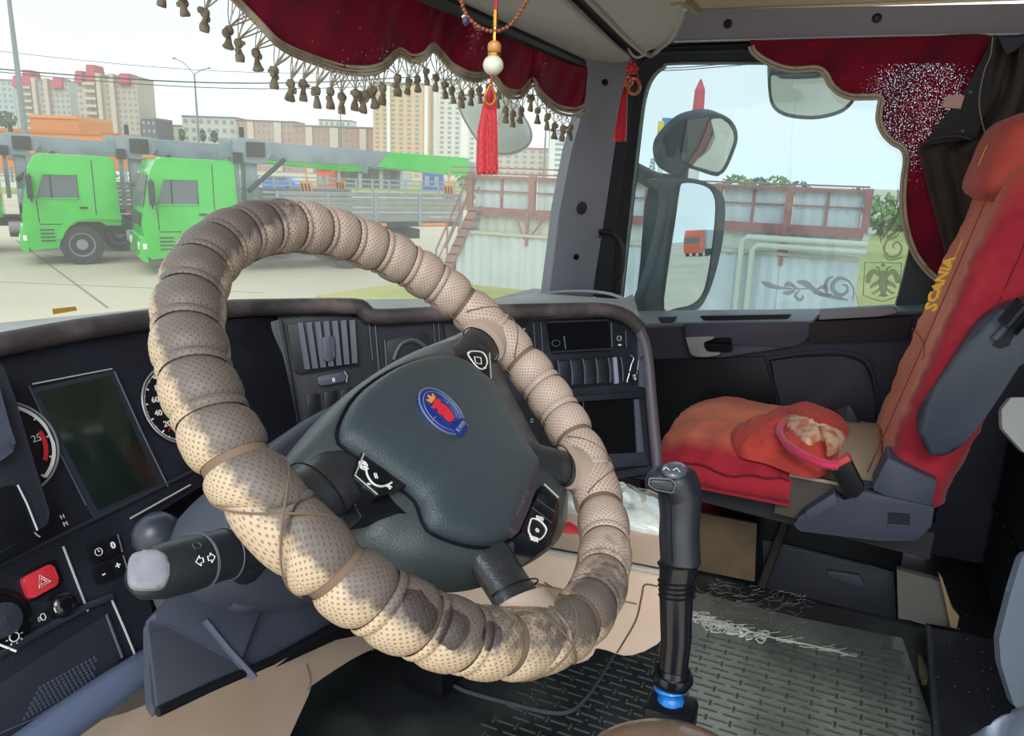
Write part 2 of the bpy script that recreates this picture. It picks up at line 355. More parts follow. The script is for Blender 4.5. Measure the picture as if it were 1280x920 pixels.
def balconies(cols, c, frac=(0, 1)):
    def f(t, A, B, ex, fw, H, W, R3):
        m = mat('balcony_band', c, .8)
        for q in cols: build('balcony_stack', MB().box(A+ex*W*q[0]+Vector((0, 0, H/2)), (W*q[1], 1.6, H*.98), R3), m, t)
    return f
def redtops(t, A, B, ex, fw, H, W, R3):
    m = mat('red_roof_cap', '#c05868', .8); m2 = mat('tower_rib', '#c9bcae', .9)
    for a, ww, hh in ((.07, .14, .13), (.27, .17, .2), (.82, .2, .12)):
        p = A+ex*W*a+Vector((0, 0, H)); mb = MB()
        b4 = [p-ex*W*ww/2-fw*1.5+Vector((0, 0, -H*.08)), p+ex*W*ww/2-fw*1.5+Vector((0, 0, -H*.08)), p+ex*W*ww/2+fw*6+Vector((0, 0, -H*.08)), p-ex*W*ww/2+fw*6+Vector((0, 0, -H*.08))]
        cc = sum(b4, Vector())/4
        mb.loft([b4, [cc+(q-cc)*.75+Vector((0, 0, H*hh)) for q in b4]]); build('red_gable', mb, m, t)
    for a in (.4, .62): build('stair_shaft', MB().box(A+ex*W*a+Vector((0, 0, H*.52))-fw*.6, (W*.07, 2, H*1.02), R3), m2, t)
    mb = MB()
    for i in range(12): mb.box(A+ex*W*.24+Vector((0, 0, H*(i+.4)/12.5))-fw*.9, (W*.2, 1.6, H*.03), R3)
    o = build('balconies', mb, m2, t); o['kind'] = 'stuff'
bld('apartment_tower', 'pale apartment tower at far left without red roofs', -30, 29, 103, 290, '#b9c2c2', 14, 8)
bld('apartment_tower', 'apartment tower with red roof gables directly above the orange building', 31, 97, 104, 265, '#bdbcb4', 15, 11, extra=redtops, vary='#c8c4b8')
bld('apartment_tower', 'taller red-gabled apartment tower standing to the right of the orange building', 107, 180, 99, 245, '#c2b5a6', 15, 11, extra=redtops, vary='#cfc2b0')
bld('orange_building', 'long low orange building behind the crane booms at left', -60, 132, 166, 120, '#e08a3c', 1, 6, roofc='#c9772f', wcol='#7a6a60')
bld('orange_building', 'small raised orange block on the long orange building', 45, 104, 149, 135, '#d98d45', 1, 2, roofc='#e79a50')
bld('apartment_block', 'low beige block between the gabled tower and the white block', 181, 238, 158, 280, '#cfc4ab', 5, 8)
bld('apartment_block', 'narrow dark block standing beside the gabled tower', 182, 200, 150, 240, '#6f6d72', 6, 3)
bld('apartment_block', 'white apartment block behind the double street lamp', 232, 298, 148, 270, '#cfd0c8', 6, 7)
bld('apartment_block', 'pinkish long apartment block behind the middle crane', 298, 372, 153, 265, '#c4a99b', 7, 12, extra=balconies([(.25, .1), (.7, .12)], '#d6cabd'))
bld('apartment_block', 'brick-pink long apartment block behind the green boom tip', 368, 470, 160, 255, '#b99a8c', 6, 15, extra=balconies([(.2, .08), (.5, .1), (.85, .08)], '#d2c5b8'))
bld('apartment_block', 'white far block peeking over the pink roofs', 400, 440, 152, 330, '#d5d6d2', 8, 6)
bld('tower_block', 'tall beige and peach apartment tower with white corner columns', 467, 536, 108, 235, '#dcbf9c', 20, 7, extra=balconies([(.28, .06), (.95, .06)], '#efece2'), vary='#d6b896')
bld('tower_block', 'tall white apartment tower to the right of the peach tower', 538, 594, 104, 242, '#e3e2da', 20, 6, extra=balconies([(.1, .08), (.75, .16)], '#f1f1ec'))
bld('apartment_block', 'pale block with red top band behind the hanging tassel', 600, 690, 186, 250, '#cfc6ba', 6, 9, roofc='#c27b6c')
bld('apartment_block', 'white building slab next to the windshield pillar', 686, 735, 165, 230, '#e6e8e4', 10, 2)
def canopy(t, A, B, ex, fw, H, W, R3):
    build('blue_canopy', MB().box((A+B)/2+Vector((0, 0, H*.95))-fw*2, (W*1.25, 8, H*.2), R3), mat('blue_canopy', '#2f62c8', .5), t)
    for a in (.1, .35, .6, .85): build('canopy_post', MB().box(A+ex*W*a-fw*5+Vector((0, 0, H*.42)), (.4, .4, H*.85), R3), GREYL, t)
bld('filling_station', 'white roadside building under a long blue canopy behind the boom tip', 400, 500, 205, 95, '#c9cdc9', 1, 6, extra=canopy)
bld('kiosk', 'small blue roofed kiosk at the right of the blue canopy', 528, 552, 213, 90, '#4a6cc4', 1, 2, depth=3)
bld('kiosk', 'small orange-red kiosk under the blue canopy', 396, 414, 212, 84, '#e4643a', 1, 2, depth=2)
# vehicles on the road behind
def car(label, G, s, col, rz, group=None, L=4.4):
    t = thing('car', label, 'car', G, group, local=True, rz=rz)
    m = mat('car_paint', col, .3, coat=.4)
    build('body', MB().prism([(x*L/4.4, -.85, z) for x, z in [(-2.2, .35), (-2.2, .85), (-1.9, 1.0), (-1.5, 1.45), (-1.1, 1.55), (.3, 1.52), (1.0, 1.0), (1.9, .88), (2.2, .7), (2.2, .35)]], (0, 1.7, 0), .05), m, t)
    for y in (-.86, .83): build('side_window', MB().prism([(x*L/4.4, y, z) for x, z in [(-1.4, 1.0), (-1.1, 1.42), (.25, 1.4), (.8, 1.0)]], (0, .03, 0)), WINM, t)
    for x in (-1.35, 1.4):
        for y in (-.75, .75): build('wheel', MB().lathe([(.2, -.1), (.33, -.1), (.33, .1), (.2, .1)], (x*L/4.4, y, .33), (0, 1, 0), 16), TYRE, t)
    return t
def far(u, v, d): p = OD(u, v, d); return (p.x, p.y, max(p.z, GZ))
# raised road deck the cars and the barrier stand on
A, B = OD(-180, 215, 62), OD(640, 240, 62)
A.z = B.z = GZ; dx = (B-A).normalized(); dn = Vector((-dx.y, dx.x, 0))
if dn.dot(A-CAM) < 0: dn = -dn
road = struct(build('ground_embankment', MB().prism([A-dn*4, B-dn*4, B+dn*30, A+dn*30], (0, 0, .35)), GRASS))
rzc = math.atan2(dx.y, dx.x)
for lab, u, v, d, c in (('white car on the road above the first green cab', 134, 207, 66, '#f2f3f3'), ('white car seen between the second and third crane pedestal', 292, 218, 66, '#eff0f0'), ('blue pickup on the road behind the second green cab', 228, 212, 68, '#3b6fc4'), ('blue and white car behind the third crane pedestal', 345, 221, 70, '#4a7fd6')):
    p = OD(u, v, d); car(lab, (p.x, p.y, GZ+.35), 1, c, rzc+PI)
def barrier():
    t = thing('road_barrier', 'grey guard rail on white concrete kerb along the far road', 'fence', A)
    n = 40; L = (B-A).length; R3 = Matrix(((dx.x, dn.x, 0), (dx.y, dn.y, 0), (0, 0, 1)))
    build('kerb', MB().box((A+B)/2+Vector((0, 0, .55)), (L, .5, .4), R3), mat('kerb_white', '#dcdedb', .8), t)
    for z in (1.0, 1.35, 1.7): build('rail', MB().box((A+B)/2+Vector((0, 0, z+.25)), (L, .06, .1), R3), GREYM, t)
    for k in range(n): build('post', MB().box(A+dx*L*(k+.5)/n+Vector((0, 0, 1.25)), (.16, .16, 1.5), R3), GREYM, t)
barrier()
# trees
TREE = [mat('leaf_green', '#5f8a48', .95, bump=1, bscale=3, var='#7fa055', vscale=1.2, vlo=.4, vhi=.6), mat('leaf_dark', '#4d6b56', .95, bump=1, bscale=3, var='#60805f', vscale=1)]
BARK = mat('bark', '#5b4c3f', .95)
def tree(label, u, v, d, hpx, wpx, k=0, group='trees beyond the yard'):
    p = OD(u, v, d); s = d/FPX; H = p.z-GZ; R = wpx*s/2; hc = hpx*s
    t = thing('tree', label, 'tree', (p.x, p.y, GZ), group, local=True)
    build('trunk', MB().tube([(0, 0, 0), (0, 0, max(.5, H-hc*.5))], [R*.12+.05, R*.06+.03], 7), BARK, t)
    rnd = random.Random(int(u*7+v)); mb = MB()
    for i in range(150):
        a = rnd.uniform(0, 2*PI); q = rnd.uniform(-1, 1); rr_ = math.sqrt(max(0, 1-q*q))*rnd.uniform(.45, .95)
        c = Vector((R*rr_*math.cos(a), R*rr_*math.sin(a), H-hc/2+hc/2*.85*q)); s1 = min(R, hc/2)*rnd.uniform(.14, .3)
        RR = Matrix.Rotation(rnd.uniform(0, 3), 3, 'X') @ Matrix.Rotation(rnd.uniform(0, 3), 3, 'Z')
        mb.ball(c, (s1, s1*.8, s1*.55), 6, RR)
    build('foliage', mb, TREE[k], t)
for lab, u, v, d, h, ww, k in (('conifer left of the white block', 227, 160, 240, 16, 9, 1), ('conifer beside the double street lamp', 253, 161, 240, 16, 9, 1), ('conifer in front of the white block', 267, 162, 240, 16, 10, 1), ('round tree just right of the wide-angle mirror', 922, 218, 70, 26, 46, 0), ('bush above the corrugated wall between two posts', 950, 221, 75, 24, 30, 1), ('tree behind the red posts of the corrugated wall', 972, 219, 80, 26, 40, 0), ('small dark tree above the right end of the wall rail', 1000, 225, 90, 20, 30, 1), ('low bush behind the wall near the right pillar', 1075, 234, 60, 22, 34, 1), ('bright green tree seen behind the window flourish', 1108, 240, 45, 50, 60, 0), ('small tree left of the mirror arm', 816, 195, 60, 36, 9, 1), ('tree behind the red stair at left', 590, 215, 70, 24, 40, 0), ('dark tree at the far left edge', 5, 138, 200, 20, 30, 1), ('hedge-like tree at the right end of the yard', 1128, 262, 50, 30, 36, 0)):
    tree(lab, u, v, d, h, ww, k)
# street lamps and poles
POLE = mat('galvanised_pole', '#7f888c', .6)
def lamp(label, u, vt, d, wpx, arms, group='street lamps', lean=0):
    p = OD(u, vt, d); s = d/FPX; r = wpx*s/2
    t = thing('street_lamp', label, 'street lamp', (p.x, p.y, GZ), group, local=True)
    H = p.z-GZ; build('pole', MB().tube([(0, 0, 0), (0, 0, H*.5), (0, 0, H)], [r*1.25, r, r*.6], 10), POLE, t)
    for a in arms:
        e = Vector((RT.x*a[0], RT.y*a[0], 0))*s; q = Vector((0, 0, H))
        build('lamp_arm', MB().tube(sp([q, q+e*.5+Vector((0, 0, a[1]*s*.7)), q+e+Vector((0, 0, a[1]*s))], 4), r*.35, 6), POLE, t)
        build('lamp_head', MB().ball(q+e+Vector((0, 0, a[1]*s)), (r*1.6, r*1.6, r*.7), 8), POLE, t)
lamp('thick grey lamp pole at the left edge of the windshield', 4, -60, 30, 7, [(-30, 10)])
lamp('double-armed street lamp in front of the white block', 243, 93, 120, 3, [(-24, 18), (19, 8)])
lamp('thin dark pole behind the fringe in mid windshield', 425, 120, 110, 2, [])
lamp('thin pole between the far blocks near the pillar', 684, 120, 100, 2.4, [])
cb_ = thing('overhead_cable', 'thin black overhead cables sagging across the sky at left', 'cable', OD(100, 90, 34))
for v0, v1, r in ((81, 88, .03), (84, 97, .02), (57, 80, .012)):
    P0, P1 = OD(-60, v0, 30), OD(520, v1+8, 42)
    build('cable', MB().tube([P0.lerp(P1, i/14)+Vector((0, 0, -.5*math.sin(PI*i/14))) for i in range(15)], r, 5), CHAS, cb_)
cb2 = thing('overhead_cable', 'thin cables crossing the top of the passenger window', 'cable', OD(860, 84, 30))
for v in (83, 86): build('cable', MB().tube([OD(790, v+4, 30), OD(860, v+1, 31), OD(930, v-5, 32), OD(1300, v-30, 36)], .018, 5), CHAS, cb2)
# corrugated wall with red frames
CORR = mat('corrugated_sheet', '#c3cccf', .6, var='#b4bec2', vscale=.8); CORR2 = mat('corrugated_sheet_lower', '#c6cbbd', .6, var='#b9bfb3', vscale=.8)
REDF = mat('red_oxide_frame', '#9c6462', .7, var='#8a5656', vscale=3); PIPE = mat('painted_pipe', '#c5c8b8', .5)
XW = 18.4
wl = thing('corrugated_wall', 'corrugated metal tank wall with red frame and walkway rail', 'wall', (XW, 4, GZ))
def corr(y0, y1, z0, z1, x, name, m, pitch=.26, d=.022):
    n = max(4, int(abs(y1-y0)/pitch*2)); mb = MB()
    ring = lambda z: [(x+(d if k % 2 else -d), y0+(y1-y0)*k/n, z) for k in range(n+1)]
    V0 = [mb.b.verts.new(p) for p in ring(z0)]; V1 = [mb.b.verts.new(p) for p in ring(z1)]
    for k in range(n): mb.b.faces.new((V0[k], V0[k+1], V1[k+1], V1[k]))
    o = build(name, mb, m, wl, 0, solid=.01); return o
YL, YR = OX(590, 262, XW).y, OX(1084, 262, XW).y
zt = lambda y: .93+ (0.17 if y > 4 else 0.0)
ys = [9.6, 8.15, 6.7, 5.25, 3.8, 2.35, .95, -.25, -1.15]
ztop, zmid, zled = .80, -.04, -.58
ys = [OX(u_, 262, XW).y for u_ in (590, 667, 738, 811, 898, 986, 1084)]
for a, b in zip(ys, ys[1:]):
    c = (a+b)/2
    corr(a-.1, c+.03, zmid+.1, ztop, XW, 'upper_sheet', CORR); corr(c-.03, b+.1, zmid+.1, ztop, XW, 'upper_sheet', CORR)
    corr(a, b, zled, zmid, XW-.02, 'middle_sheet', CORR2)
    corr(a+(.25 if a == ys[0] else 0), b, GZ, zled, XW-.35, 'lower_sheet', CORR)
    build('frame_stud', MB().box((XW-.05, c, (ztop+zmid)/2), (.06, .06, ztop-zmid)), REDF, wl)
    build('sheet_crossbar', MB().box((XW-.06, c, zmid+.62*(ztop-zmid)), (.03, a-b, .035)), REDF, wl)
build('frame_beam', MB().box((XW-.1, (YL+YR)/2, zmid), (.15, YL-YR, .2)), REDF, wl)
build('cap_rail', MB().box((XW-.08, (YL+YR)/2, ztop+.03), (.16, YL-YR, .08)), REDF, wl)
for z, ye in ((ztop+.13, YR), (ztop+.27, ys[3])):
    build('guard_rail', MB().tube([(XW-.05, YL+.6, z), (XW-.05, ye, z)], .018, 6), REDF, wl)
for y in ys: build('frame_post', MB().box((XW-.12, y, (ztop+zmid)/2+.05), (.14, .16, ztop-zmid+.1)), REDF, wl)
for y, s_ in ((ys[1], 1), (ys[1], -1), (ys[5], 1), (ys[5], -1)): build('brace', MB().tube([(XW-.2, y+s_*.4*(1 if y > 3 else .2), zmid-.08), (XW-.4, y+s_*.08, zled-.05)], .03, 6), REDF, wl)
for y in (ys[1], ys[5]): build('strut', MB().box((XW-.38, y, (zmid+zled)/2-.1), (.06, .08, zmid-zled+.3)), REDF, wl)
build('ledge', MB().box((XW-.25, (YL+YR)/2, zled), (.35, YL-YR, .07)), mat('ledge_grey', '#bcb9a6', .8), wl)
for k in (0, 1):
    y1 = OX(928+k*14, 300, XW-.6).y; zt_ = OX(928, 296+k*9, XW-.6).z
    pts = [(XW-.6, y1, GZ), (XW-.6, y1, zt_-.1), (XW-.6, y1-.1, zt_), (XW-.6, YR-.1, zt_)]
    build('pipe', MB().tube(pts, .07, 10), PIPE, wl)
# red access stair at the left end
stt = thing('access_stair', 'red-brown steel access stair climbing to the left end of the wall', 'stair', (XW-.4, 10.5, GZ))
s0, s1 = OX(545, 330, XW-.5), OX(588, 258, XW-.5); s0.z = GZ+.0
for dxx in (0, .5):
    build('stringer', MB().prism([s0+Vector((dxx, 0, 0)), s0+Vector((dxx, -.25, 0)), s1+Vector((dxx, -.25, 0)), s1+Vector((dxx, 0, 0))], (.05, 0, 0)), REDF, stt)
    build('handrail', MB().tube([s0+Vector((dxx, 0, .9)), s1+Vector((dxx, 0, .9))], .03, 6).tube([s0+Vector((dxx, 0, .5)), s1+Vector((dxx, 0, .5))], .02, 6), REDF, stt)
for k in range(9):
    p = s0.lerp(s1, (k+.5)/9); build('tread', MB().box(p+Vector((.25, -.12, 0)), (.5, .25, .04)), REDF, stt)
for k in range(4):
    p = s0.lerp(s1, k/3); build('baluster', MB().tube([p, p+Vector((0, 0, .9))], .025, 6), REDF, stt)
# chimney, sign
ch = OD(873, 135, 90); s_ = 90/FPX
t = thing('striped_mast', 'tall red and white striped mast above the wide-angle mirror', 'mast', (ch.x, ch.y, GZ))
top = OD(874, 100, 90).z
zz = [GZ, top-6, top-3.6, top-1.2, top]; wd = [1.0, .95, .85, .75, .12]
for k in range(4): build('mast_section', MB().tube([(ch.x, ch.y, zz[k]), (ch.x, ch.y, zz[k+1])], [wd[k]*.8, wd[k+1]*.8], 10), mat('mast_white', '#dcd6d4', .6) if k in (0, 1) else mat('mast_red', '#d2525a', .6), t)
sg = OD(833, 180, 55); t = thing('price_pylon', 'blue and yellow roadside pylon sign left of the mirrors', 'sign', (sg.x, sg.y, GZ))
R3 = Matrix(((RT.x, 0, 0), (RT.y, 0, 0), (0, 0, 1))); ex = Vector((RT.x, RT.y, 0)).normalized(); R3 = Matrix(((ex.x, -ex.y, 0), (ex.y, ex.x, 0), (0, 0, 1)))
zt1 = OD(833, 148, 55).z; zb1 = OD(833, 178, 55).z
build('sign_panel', MB().box((sg.x, sg.y, (zt1+zb1)/2), (.85, .3, zt1-zb1), R3, .04), mat('sign_blue', '#4f88bb', .5), t)
build('sign_panel', MB().box(Vector((sg.x, sg.y, (zt1+zb1)/2-.1))-ex*.5, (.4, .34, (zt1-zb1)*.85), R3, .04), mat('sign_yellow', '#e9cb3a', .5), t)
build('post', MB().box(Vector((sg.x, sg.y, (GZ+zb1)/2))-ex*.3, (.35, .2, zb1-GZ), R3), mat('sign_post', '#d9dccf', .6), t)
# orange lorry behind, seen in the door mirror
# ================================================================ CAB SHELL
Zr = lambda z: z+1.0
RUB = mat('rubber_floor', '#23262a', .32, bump=.3, bscale=60, var='#4b504f', vscale=3.5, vlo=.45, vhi=.7, rvar=.5)
MATM = mat('ribbed_mat', '#8d9690', .27, bump=.15, bscale=80, var='#5f6662', vscale=5, vlo=.45, vhi=.7)
struct(build('floor', MB().box((1.15, .0, -.04), (2.4, 2.3, .08)), RUB))
# footwell front wall and passenger side wall below the door
struct(build('wall_front', MB().prism([(-.1, 1.08, 0), (2.36, .9, 0), (2.36, .98, 0), (-.1, 1.16, 0)], (0, 0, .62)), BLACK))
struct(build('wall_rear', MB().box((1.3, -1.12, .9), (2.2, .06, 1.9)), DARK2))
struct(build('ceiling', MB().box((1.25, -.05, 1.98), (2.5, 2.3, .06)), CEIL))
# upper side lining above the rail, beige
FD = FR((2.27, 0, 1), (0, -1, 0), (0, 0, 1))      # door plane, n = -x
GRL = mat('rail_grey', '#807a80', .75, bump=.3, bscale=400)
q = lambda u, v, x=2.25: OX(u, v, x)
struct(build('wall_right', MB().prism([(2.27, 1.0, 1.455), (2.27, -1.1, 1.43), (2.27, -1.1, 1.97), (2.27, 1.0, 1.97)], (.05, 0, 0)).prism([(2.33, -.3, .0), (2.33, -1.1, 0), (2.33, -1.1, 1.43), (2.33, -.3, 1.43)], (.04, 0, 0)), CEIL))
rail = build('trim_2', MB().prism([OX(795, 62, 2.235), OX(842, 50, 2.235), OX(1000, 46, 2.235), OX(1290, 41, 2.235), OX(1500, 36, 2.235), OX(1500, -2, 2.235), OX(1290, 4, 2.235), OX(862, 12, 2.235), OX(795, 14, 2.235)], (.06, 0, 0), .004), GRL); struct(rail)
for u, v in ((910, 30), (1096, 23)):
    p = OX(u, v, 2.235); build('bolt_cap', MB().lathe([(.012, .0), (.012, .002), (.008, .003), (.006, .001), (.001, .001)], p, (-1, 0, 0), 16), BLACK, rail)
struct(build('trim_3', MB().tube([OX(842, 52, 2.23), OX(1100, 45, 2.23), OX(1500, 39, 2.23)], .003, 6), GREYL))
# door frame (black seals) as a ring of pieces
inn = [(775, 388), (781, 330), (790, 250), (800, 160), (806, 120), (815, 97), (830, 84), (856, 79), (1100, 78), (1500, 66)]
out = [(742, 392), (748, 330), (758, 250), (770, 160), (778, 110), (786, 78), (810, 60), (856, 55), (1100, 48), (1500, 42)]
FI = [OX(u, v, 2.30) for u, v in sp(inn, 3)]; FO = [OX(u, v, 2.26) for u, v in sp(out, 3)]
SEAL = mat('door_seal_black', '#22222a', .5, bump=.1)
mb = MB(); n_ = len(FI)
mb.loft([FO, [p+Vector((-.015, 0, 0)) for p in [a.lerp(b, .25) for a, b in zip(FO, FI)]], [a.lerp(b, .55)+Vector((-.012, 0, 0)) for a, b in zip(FO, FI)], FI, [p+Vector((.03, 0, 0)) for p in FI], [p+Vector((.05, 0, 0)) for p in FO]], cap=False, closed=False)
dr = build('door_1', mb, SEAL); struct(dr)
build('rubber_seal', MB().tube([a.lerp(b, .18)+Vector((-.018, 0, 0)) for a, b in zip(FO, FI)], .006, 6), BLACK, dr)
build('rubber_seal', MB().tube([a.lerp(b, .45)+Vector((-.016, 0, 0)) for a, b in zip(FO, FI)], .004, 6), DARK, dr)
build('glass_edge', MB().tube([p for p in FI], .005, 6), mat('seal_grey_green', '#7e8a86', .5), dr)
# B side of the frame
build('rear_frame', MB().prism([OX(u, v, 2.28) for u, v in [(1118, 388), (1126, 360), (1140, 300), (1150, 240), (1300, 240), (1300, 400), (1180, 398)]], (.06, 0, 0)), mat('rear_frame', '#33383d', .6), dr)
GP = glass('door_glass_mat', (.60, .665, .69, 1), '#e2ecec', .05)
w2 = struct(build('window_2', MB().prism([OX(u, v, 2.31) for u, v in [(772, 392), (790, 250), (812, 70), (1500, 50), (1500, 250), (1180, 300), (1150, 385)]], (.005, 0, 0)), GP))
# door lower body
DP = mat('door_panel', '#2f2f3e', .6, bump=.3, bscale=300); DPL = mat('door_panel_mid', '#3d3a4b', .6, bump=.3, bscale=300)
LED = mat('door_ledge_grey', '#8f979c', .45, bump=.1, bscale=300); HND = mat('door_handle_silver', '#a3a1a8', .4, metal=.2)
build('door_skin', MB().prism([OX(u, v, 2.22) for u, v in [(700, 400), (800, 404), (900, 402), (1010, 398), (1150, 394), (1400, 380)]]+[(2.22, -.6, .02), (2.22, .9, .02)], (.09, 0, 0)), DP, dr)
build('sill_ledge', MB().loft([[OX(u, v1, 2.30), OX(u, v1+5, 2.25), OX(u, v2-3, 2.19), OX(u, v2, 2.195), OX(u, v2+4, 2.23)] for u, v1, v2 in ((700, 396, 415), (800, 389, 408), (850, 388, 406), (1015, 386, 404), (1022, 386, 396), (1120, 380, 392), (1400, 366, 380))], closed=False, cap=False), LED, dr)
slab(FR((2.19, 0, 1), (0, -1, 0), (0, 0, 1)), rr([(855, 405), (1012, 403), (1010, 424), (990, 434), (858, 428)], .2), -.03, 0, 'switch_trim', DPL, dr, .002)
slab(FR((2.188, 0, 1), (0, -1, 0), (0, 0, 1)), rr([(874, 395), (990, 393), (985, 399), (880, 401)], .3), -.01, .006, 'ledge_slot', BLACK, dr)
slab(FR((2.188, 0, 1), (0, -1, 0), (0, 0, 1)), rr([(822, 397), (846, 396), (842, 403), (826, 403)], .3), -.01, .006, 'lock_knob', DARK, dr)
slab(FR((2.185, 0, 1), (0, -1, 0), (0, 0, 1)), sp([(1024, 389), (1118, 385), (1123, 391), (1100, 396), (1024, 400)], 1), -.03, .01, 'armrest_pad', mat('pad_grey', '#85858b', .7, bump=.5, bscale=200), dr, .004)
slab(FR((2.19, 0, 1), (0, -1, 0), (0, 0, 1)), rr([(1012, 402), (1140, 396), (1135, 425), (1010, 428)], .15), -.03, -.005, 'upper_panel', mat('door_dark', '#2a2226', .8), dr, .002)
slab(FR((2.2, 0, 1), (0, -1, 0), (0, 0, 1)), rr([(856, 420), (990, 419), (996, 428), (985, 434), (900, 447), (868, 446)], .2), -.02, 0, 'grab_tray', GREYP, dr, .003)
slab(FR((2.19, 0, 1), (0, -1, 0), (0, 0, 1)), rr([(880, 424), (915, 421), (915, 440), (884, 441)], .2), -.02, 0, 'handle_recess', BLACK, dr, .002)
slab(FR((2.18, 0, 1), (0, -1, 0), (0, 0, 1)), sp([(857, 422), (891, 421), (889, 425), (880, 427), (879, 434), (884, 440), (899, 441), (895, 445), (870, 446), (862, 441)], 3), -.03, 0, 'door_handle', HND, dr, .002)
slab(FR((2.2, 0, 1), (0, -1, 0), (0, 0, 1)), sp([(961, 452), (1000, 447), (1055, 446), (1080, 456), (1090, 480), (1096, 560), (1090, 600), (990, 600), (980, 540), (972, 480)], 3), -.03, 0, 'door_pocket', mat('pocket_plastic', '#343141', .6, bump=.3), dr, .006)
line(FR((2.2, 0, 1), (0, -1, 0), (0, 0, 1)), sp([(961, 448), (1010, 441), (1060, 441), (1086, 455), (1096, 490)], 4), .003, .003, 'pocket_rim', DPL, dr)
slab(FR((2.20, 0, 1), (0, -1, 0), (0, 0, 1)), [(800, 450), (955, 446), (970, 500), (978, 600), (800, 620)], -.02, -.012, 'lower_panel', BLACK, dr, .004)
# window decals
DEC = mat('decal_brown', '#9a918b', .7)
t = DEC.node_tree; tr_ = N(t, 'ShaderNodeBsdfTransparent'); ms_ = N(t, 'ShaderNodeMixShader'); ms_.inputs[0].default_value = .4
t.links.new(t.nodes['Principled BSDF'].outputs[0], ms_.inputs[1]); t.links.new(tr_.outputs[0], ms_.inputs[2]); t.links.new(ms_.outputs[0], t.nodes['Material Output'].inputs[0])
FG = FR((2.302, 0, 1), (0, -1, 0), (0, 0, 1))
dc = thing('window_decal', 'brown scrolling flourish sticker along the bottom of the passenger window', 'sticker', FG.at(1010, 360))
def stroke(px, wd, parent, nm='scroll'):
    P = sp(px, 5); n = len(P); L, R_ = [], []
    for i, p in enumerate(P):
        a = Vector(P[max(0, i-1)][:2]); b = Vector(P[min(n-1, i+1)][:2]); d = (b-a).normalized(); t = i/(n-1); ww = p[2]/2*wd
        L.append((p[0]-d.y*ww, p[1]+d.x*ww)); R_.append((p[0]+d.y*ww, p[1]-d.x*ww))
    mb = MB(); V = [[mb.b.verts.new(FG.at(*q)) for q in s] for s in (L, R_)]
    for i in range(n-1): mb.b.faces.new((V[0][i], V[0][i+1], V[1][i+1], V[1][i]))
    build(nm, mb, DEC, parent, 0)
for s in ([(952, 352, 2), (958, 355, 7), (970, 359, 5), (990, 361, 2), (1010, 361, 2)],
          [(980, 358, 2), (986, 355, 6), (996, 360, 2)], [(978, 366, 2), (986, 366, 6), (994, 363, 2)],
          [(996, 352, 2), (1006, 354, 8), (1016, 361, 6), (1028, 368, 6), (1040, 368, 2)],
          [(1000, 363, 1), (994, 369, 4), (999, 375, 4), (1004, 372, 3), (1002, 369, 2)],
          [(1016, 366, 2), (1040, 371, 5), (1060, 375, 2)],
          [(1034, 366, 5), (1032, 356, 5), (1036, 348, 4), (1042, 346, 2)],
          [(1066, 375, 1.5), (1067, 362, 2), (1060, 351, 3), (1049, 348, 5), (1041, 355, 6), (1042, 364, 6), (1051, 369, 5), (1059, 364, 4), (1058, 357, 3), (1052, 356, 2)],
          [(1020, 362, 1), (1028, 359, 5), (1034, 362, 3)]): stroke(s, 1, dc)
dc2 = thing('window_decal', 'brown flourish sticker climbing the rear edge of the passenger window', 'sticker', FG.at(1110, 290))
for s in ([(1122, 236, 1), (1123, 246, 4), (1120, 258, 2)], [(1120, 262, 1.5), (1116, 252, 3), (1109, 252, 3), (1107, 260, 3), (1112, 263, 2)],
          [(1124, 262, 1), (1118, 275, 4), (1108, 290, 4), (1102, 300, 1)], [(1102, 305, 1.5), (1100, 290, 3), (1106, 275, 3)], [(1126, 280, 2), (1119, 290, 5), (1108, 298, 3)],
          [(1128, 286, 1), (1120, 296, 2), (1109, 301, 3), (1105, 312, 3.5), (1112, 321, 3.5), (1123, 319, 3.5), (1127, 309, 3), (1122, 303, 2.5), (1116, 306, 2.5), (1118, 311, 1.5)],
          [(1104, 318, 1.5), (1112, 325, 2), (1128, 322, 2)]): stroke(s, 1, dc2)
dc3 = thing('window_decal', 'double-headed eagle in a square shield sticker at the window corner', 'sticker', FG.at(1103, 350))
line(FG, [(1081, 328), (1127, 329), (1124, 370), (1112, 374), (1104, 377), (1092, 374), (1079, 369)], .0, .0012, 'shield_outline', DEC, dc3, True, 4)
for s in ([(1104, 338, 3), (1104, 350, 12), (1104, 362, 9), (1104, 371, 3)], [(1100, 345, 5), (1092, 339, 6), (1086, 346, 8), (1085, 354, 5)], [(1108, 345, 5), (1116, 339, 6), (1121, 346, 8), (1122, 354, 5)],
          [(1101, 343, 4), (1098, 335, 3), (1094, 334, 1)], [(1107, 343, 4), (1110, 335, 3), (1114, 334, 1)], [(1101, 360, 3), (1093, 366, 3), (1089, 366, 1)], [(1107, 360, 3), (1115, 366, 3), (1119, 366, 1)],
          [(1101, 352, 6), (1092, 356, 5), (1088, 360, 2)], [(1107, 352, 6), (1116, 356, 5), (1120, 360, 2)], [(1102, 333, 2), (1104, 331, 4), (1106, 333, 2)], [(1098, 370, 1), (1104, 368, 5), (1110, 370, 1)]): stroke(s, 1, dc3, 'eagle')
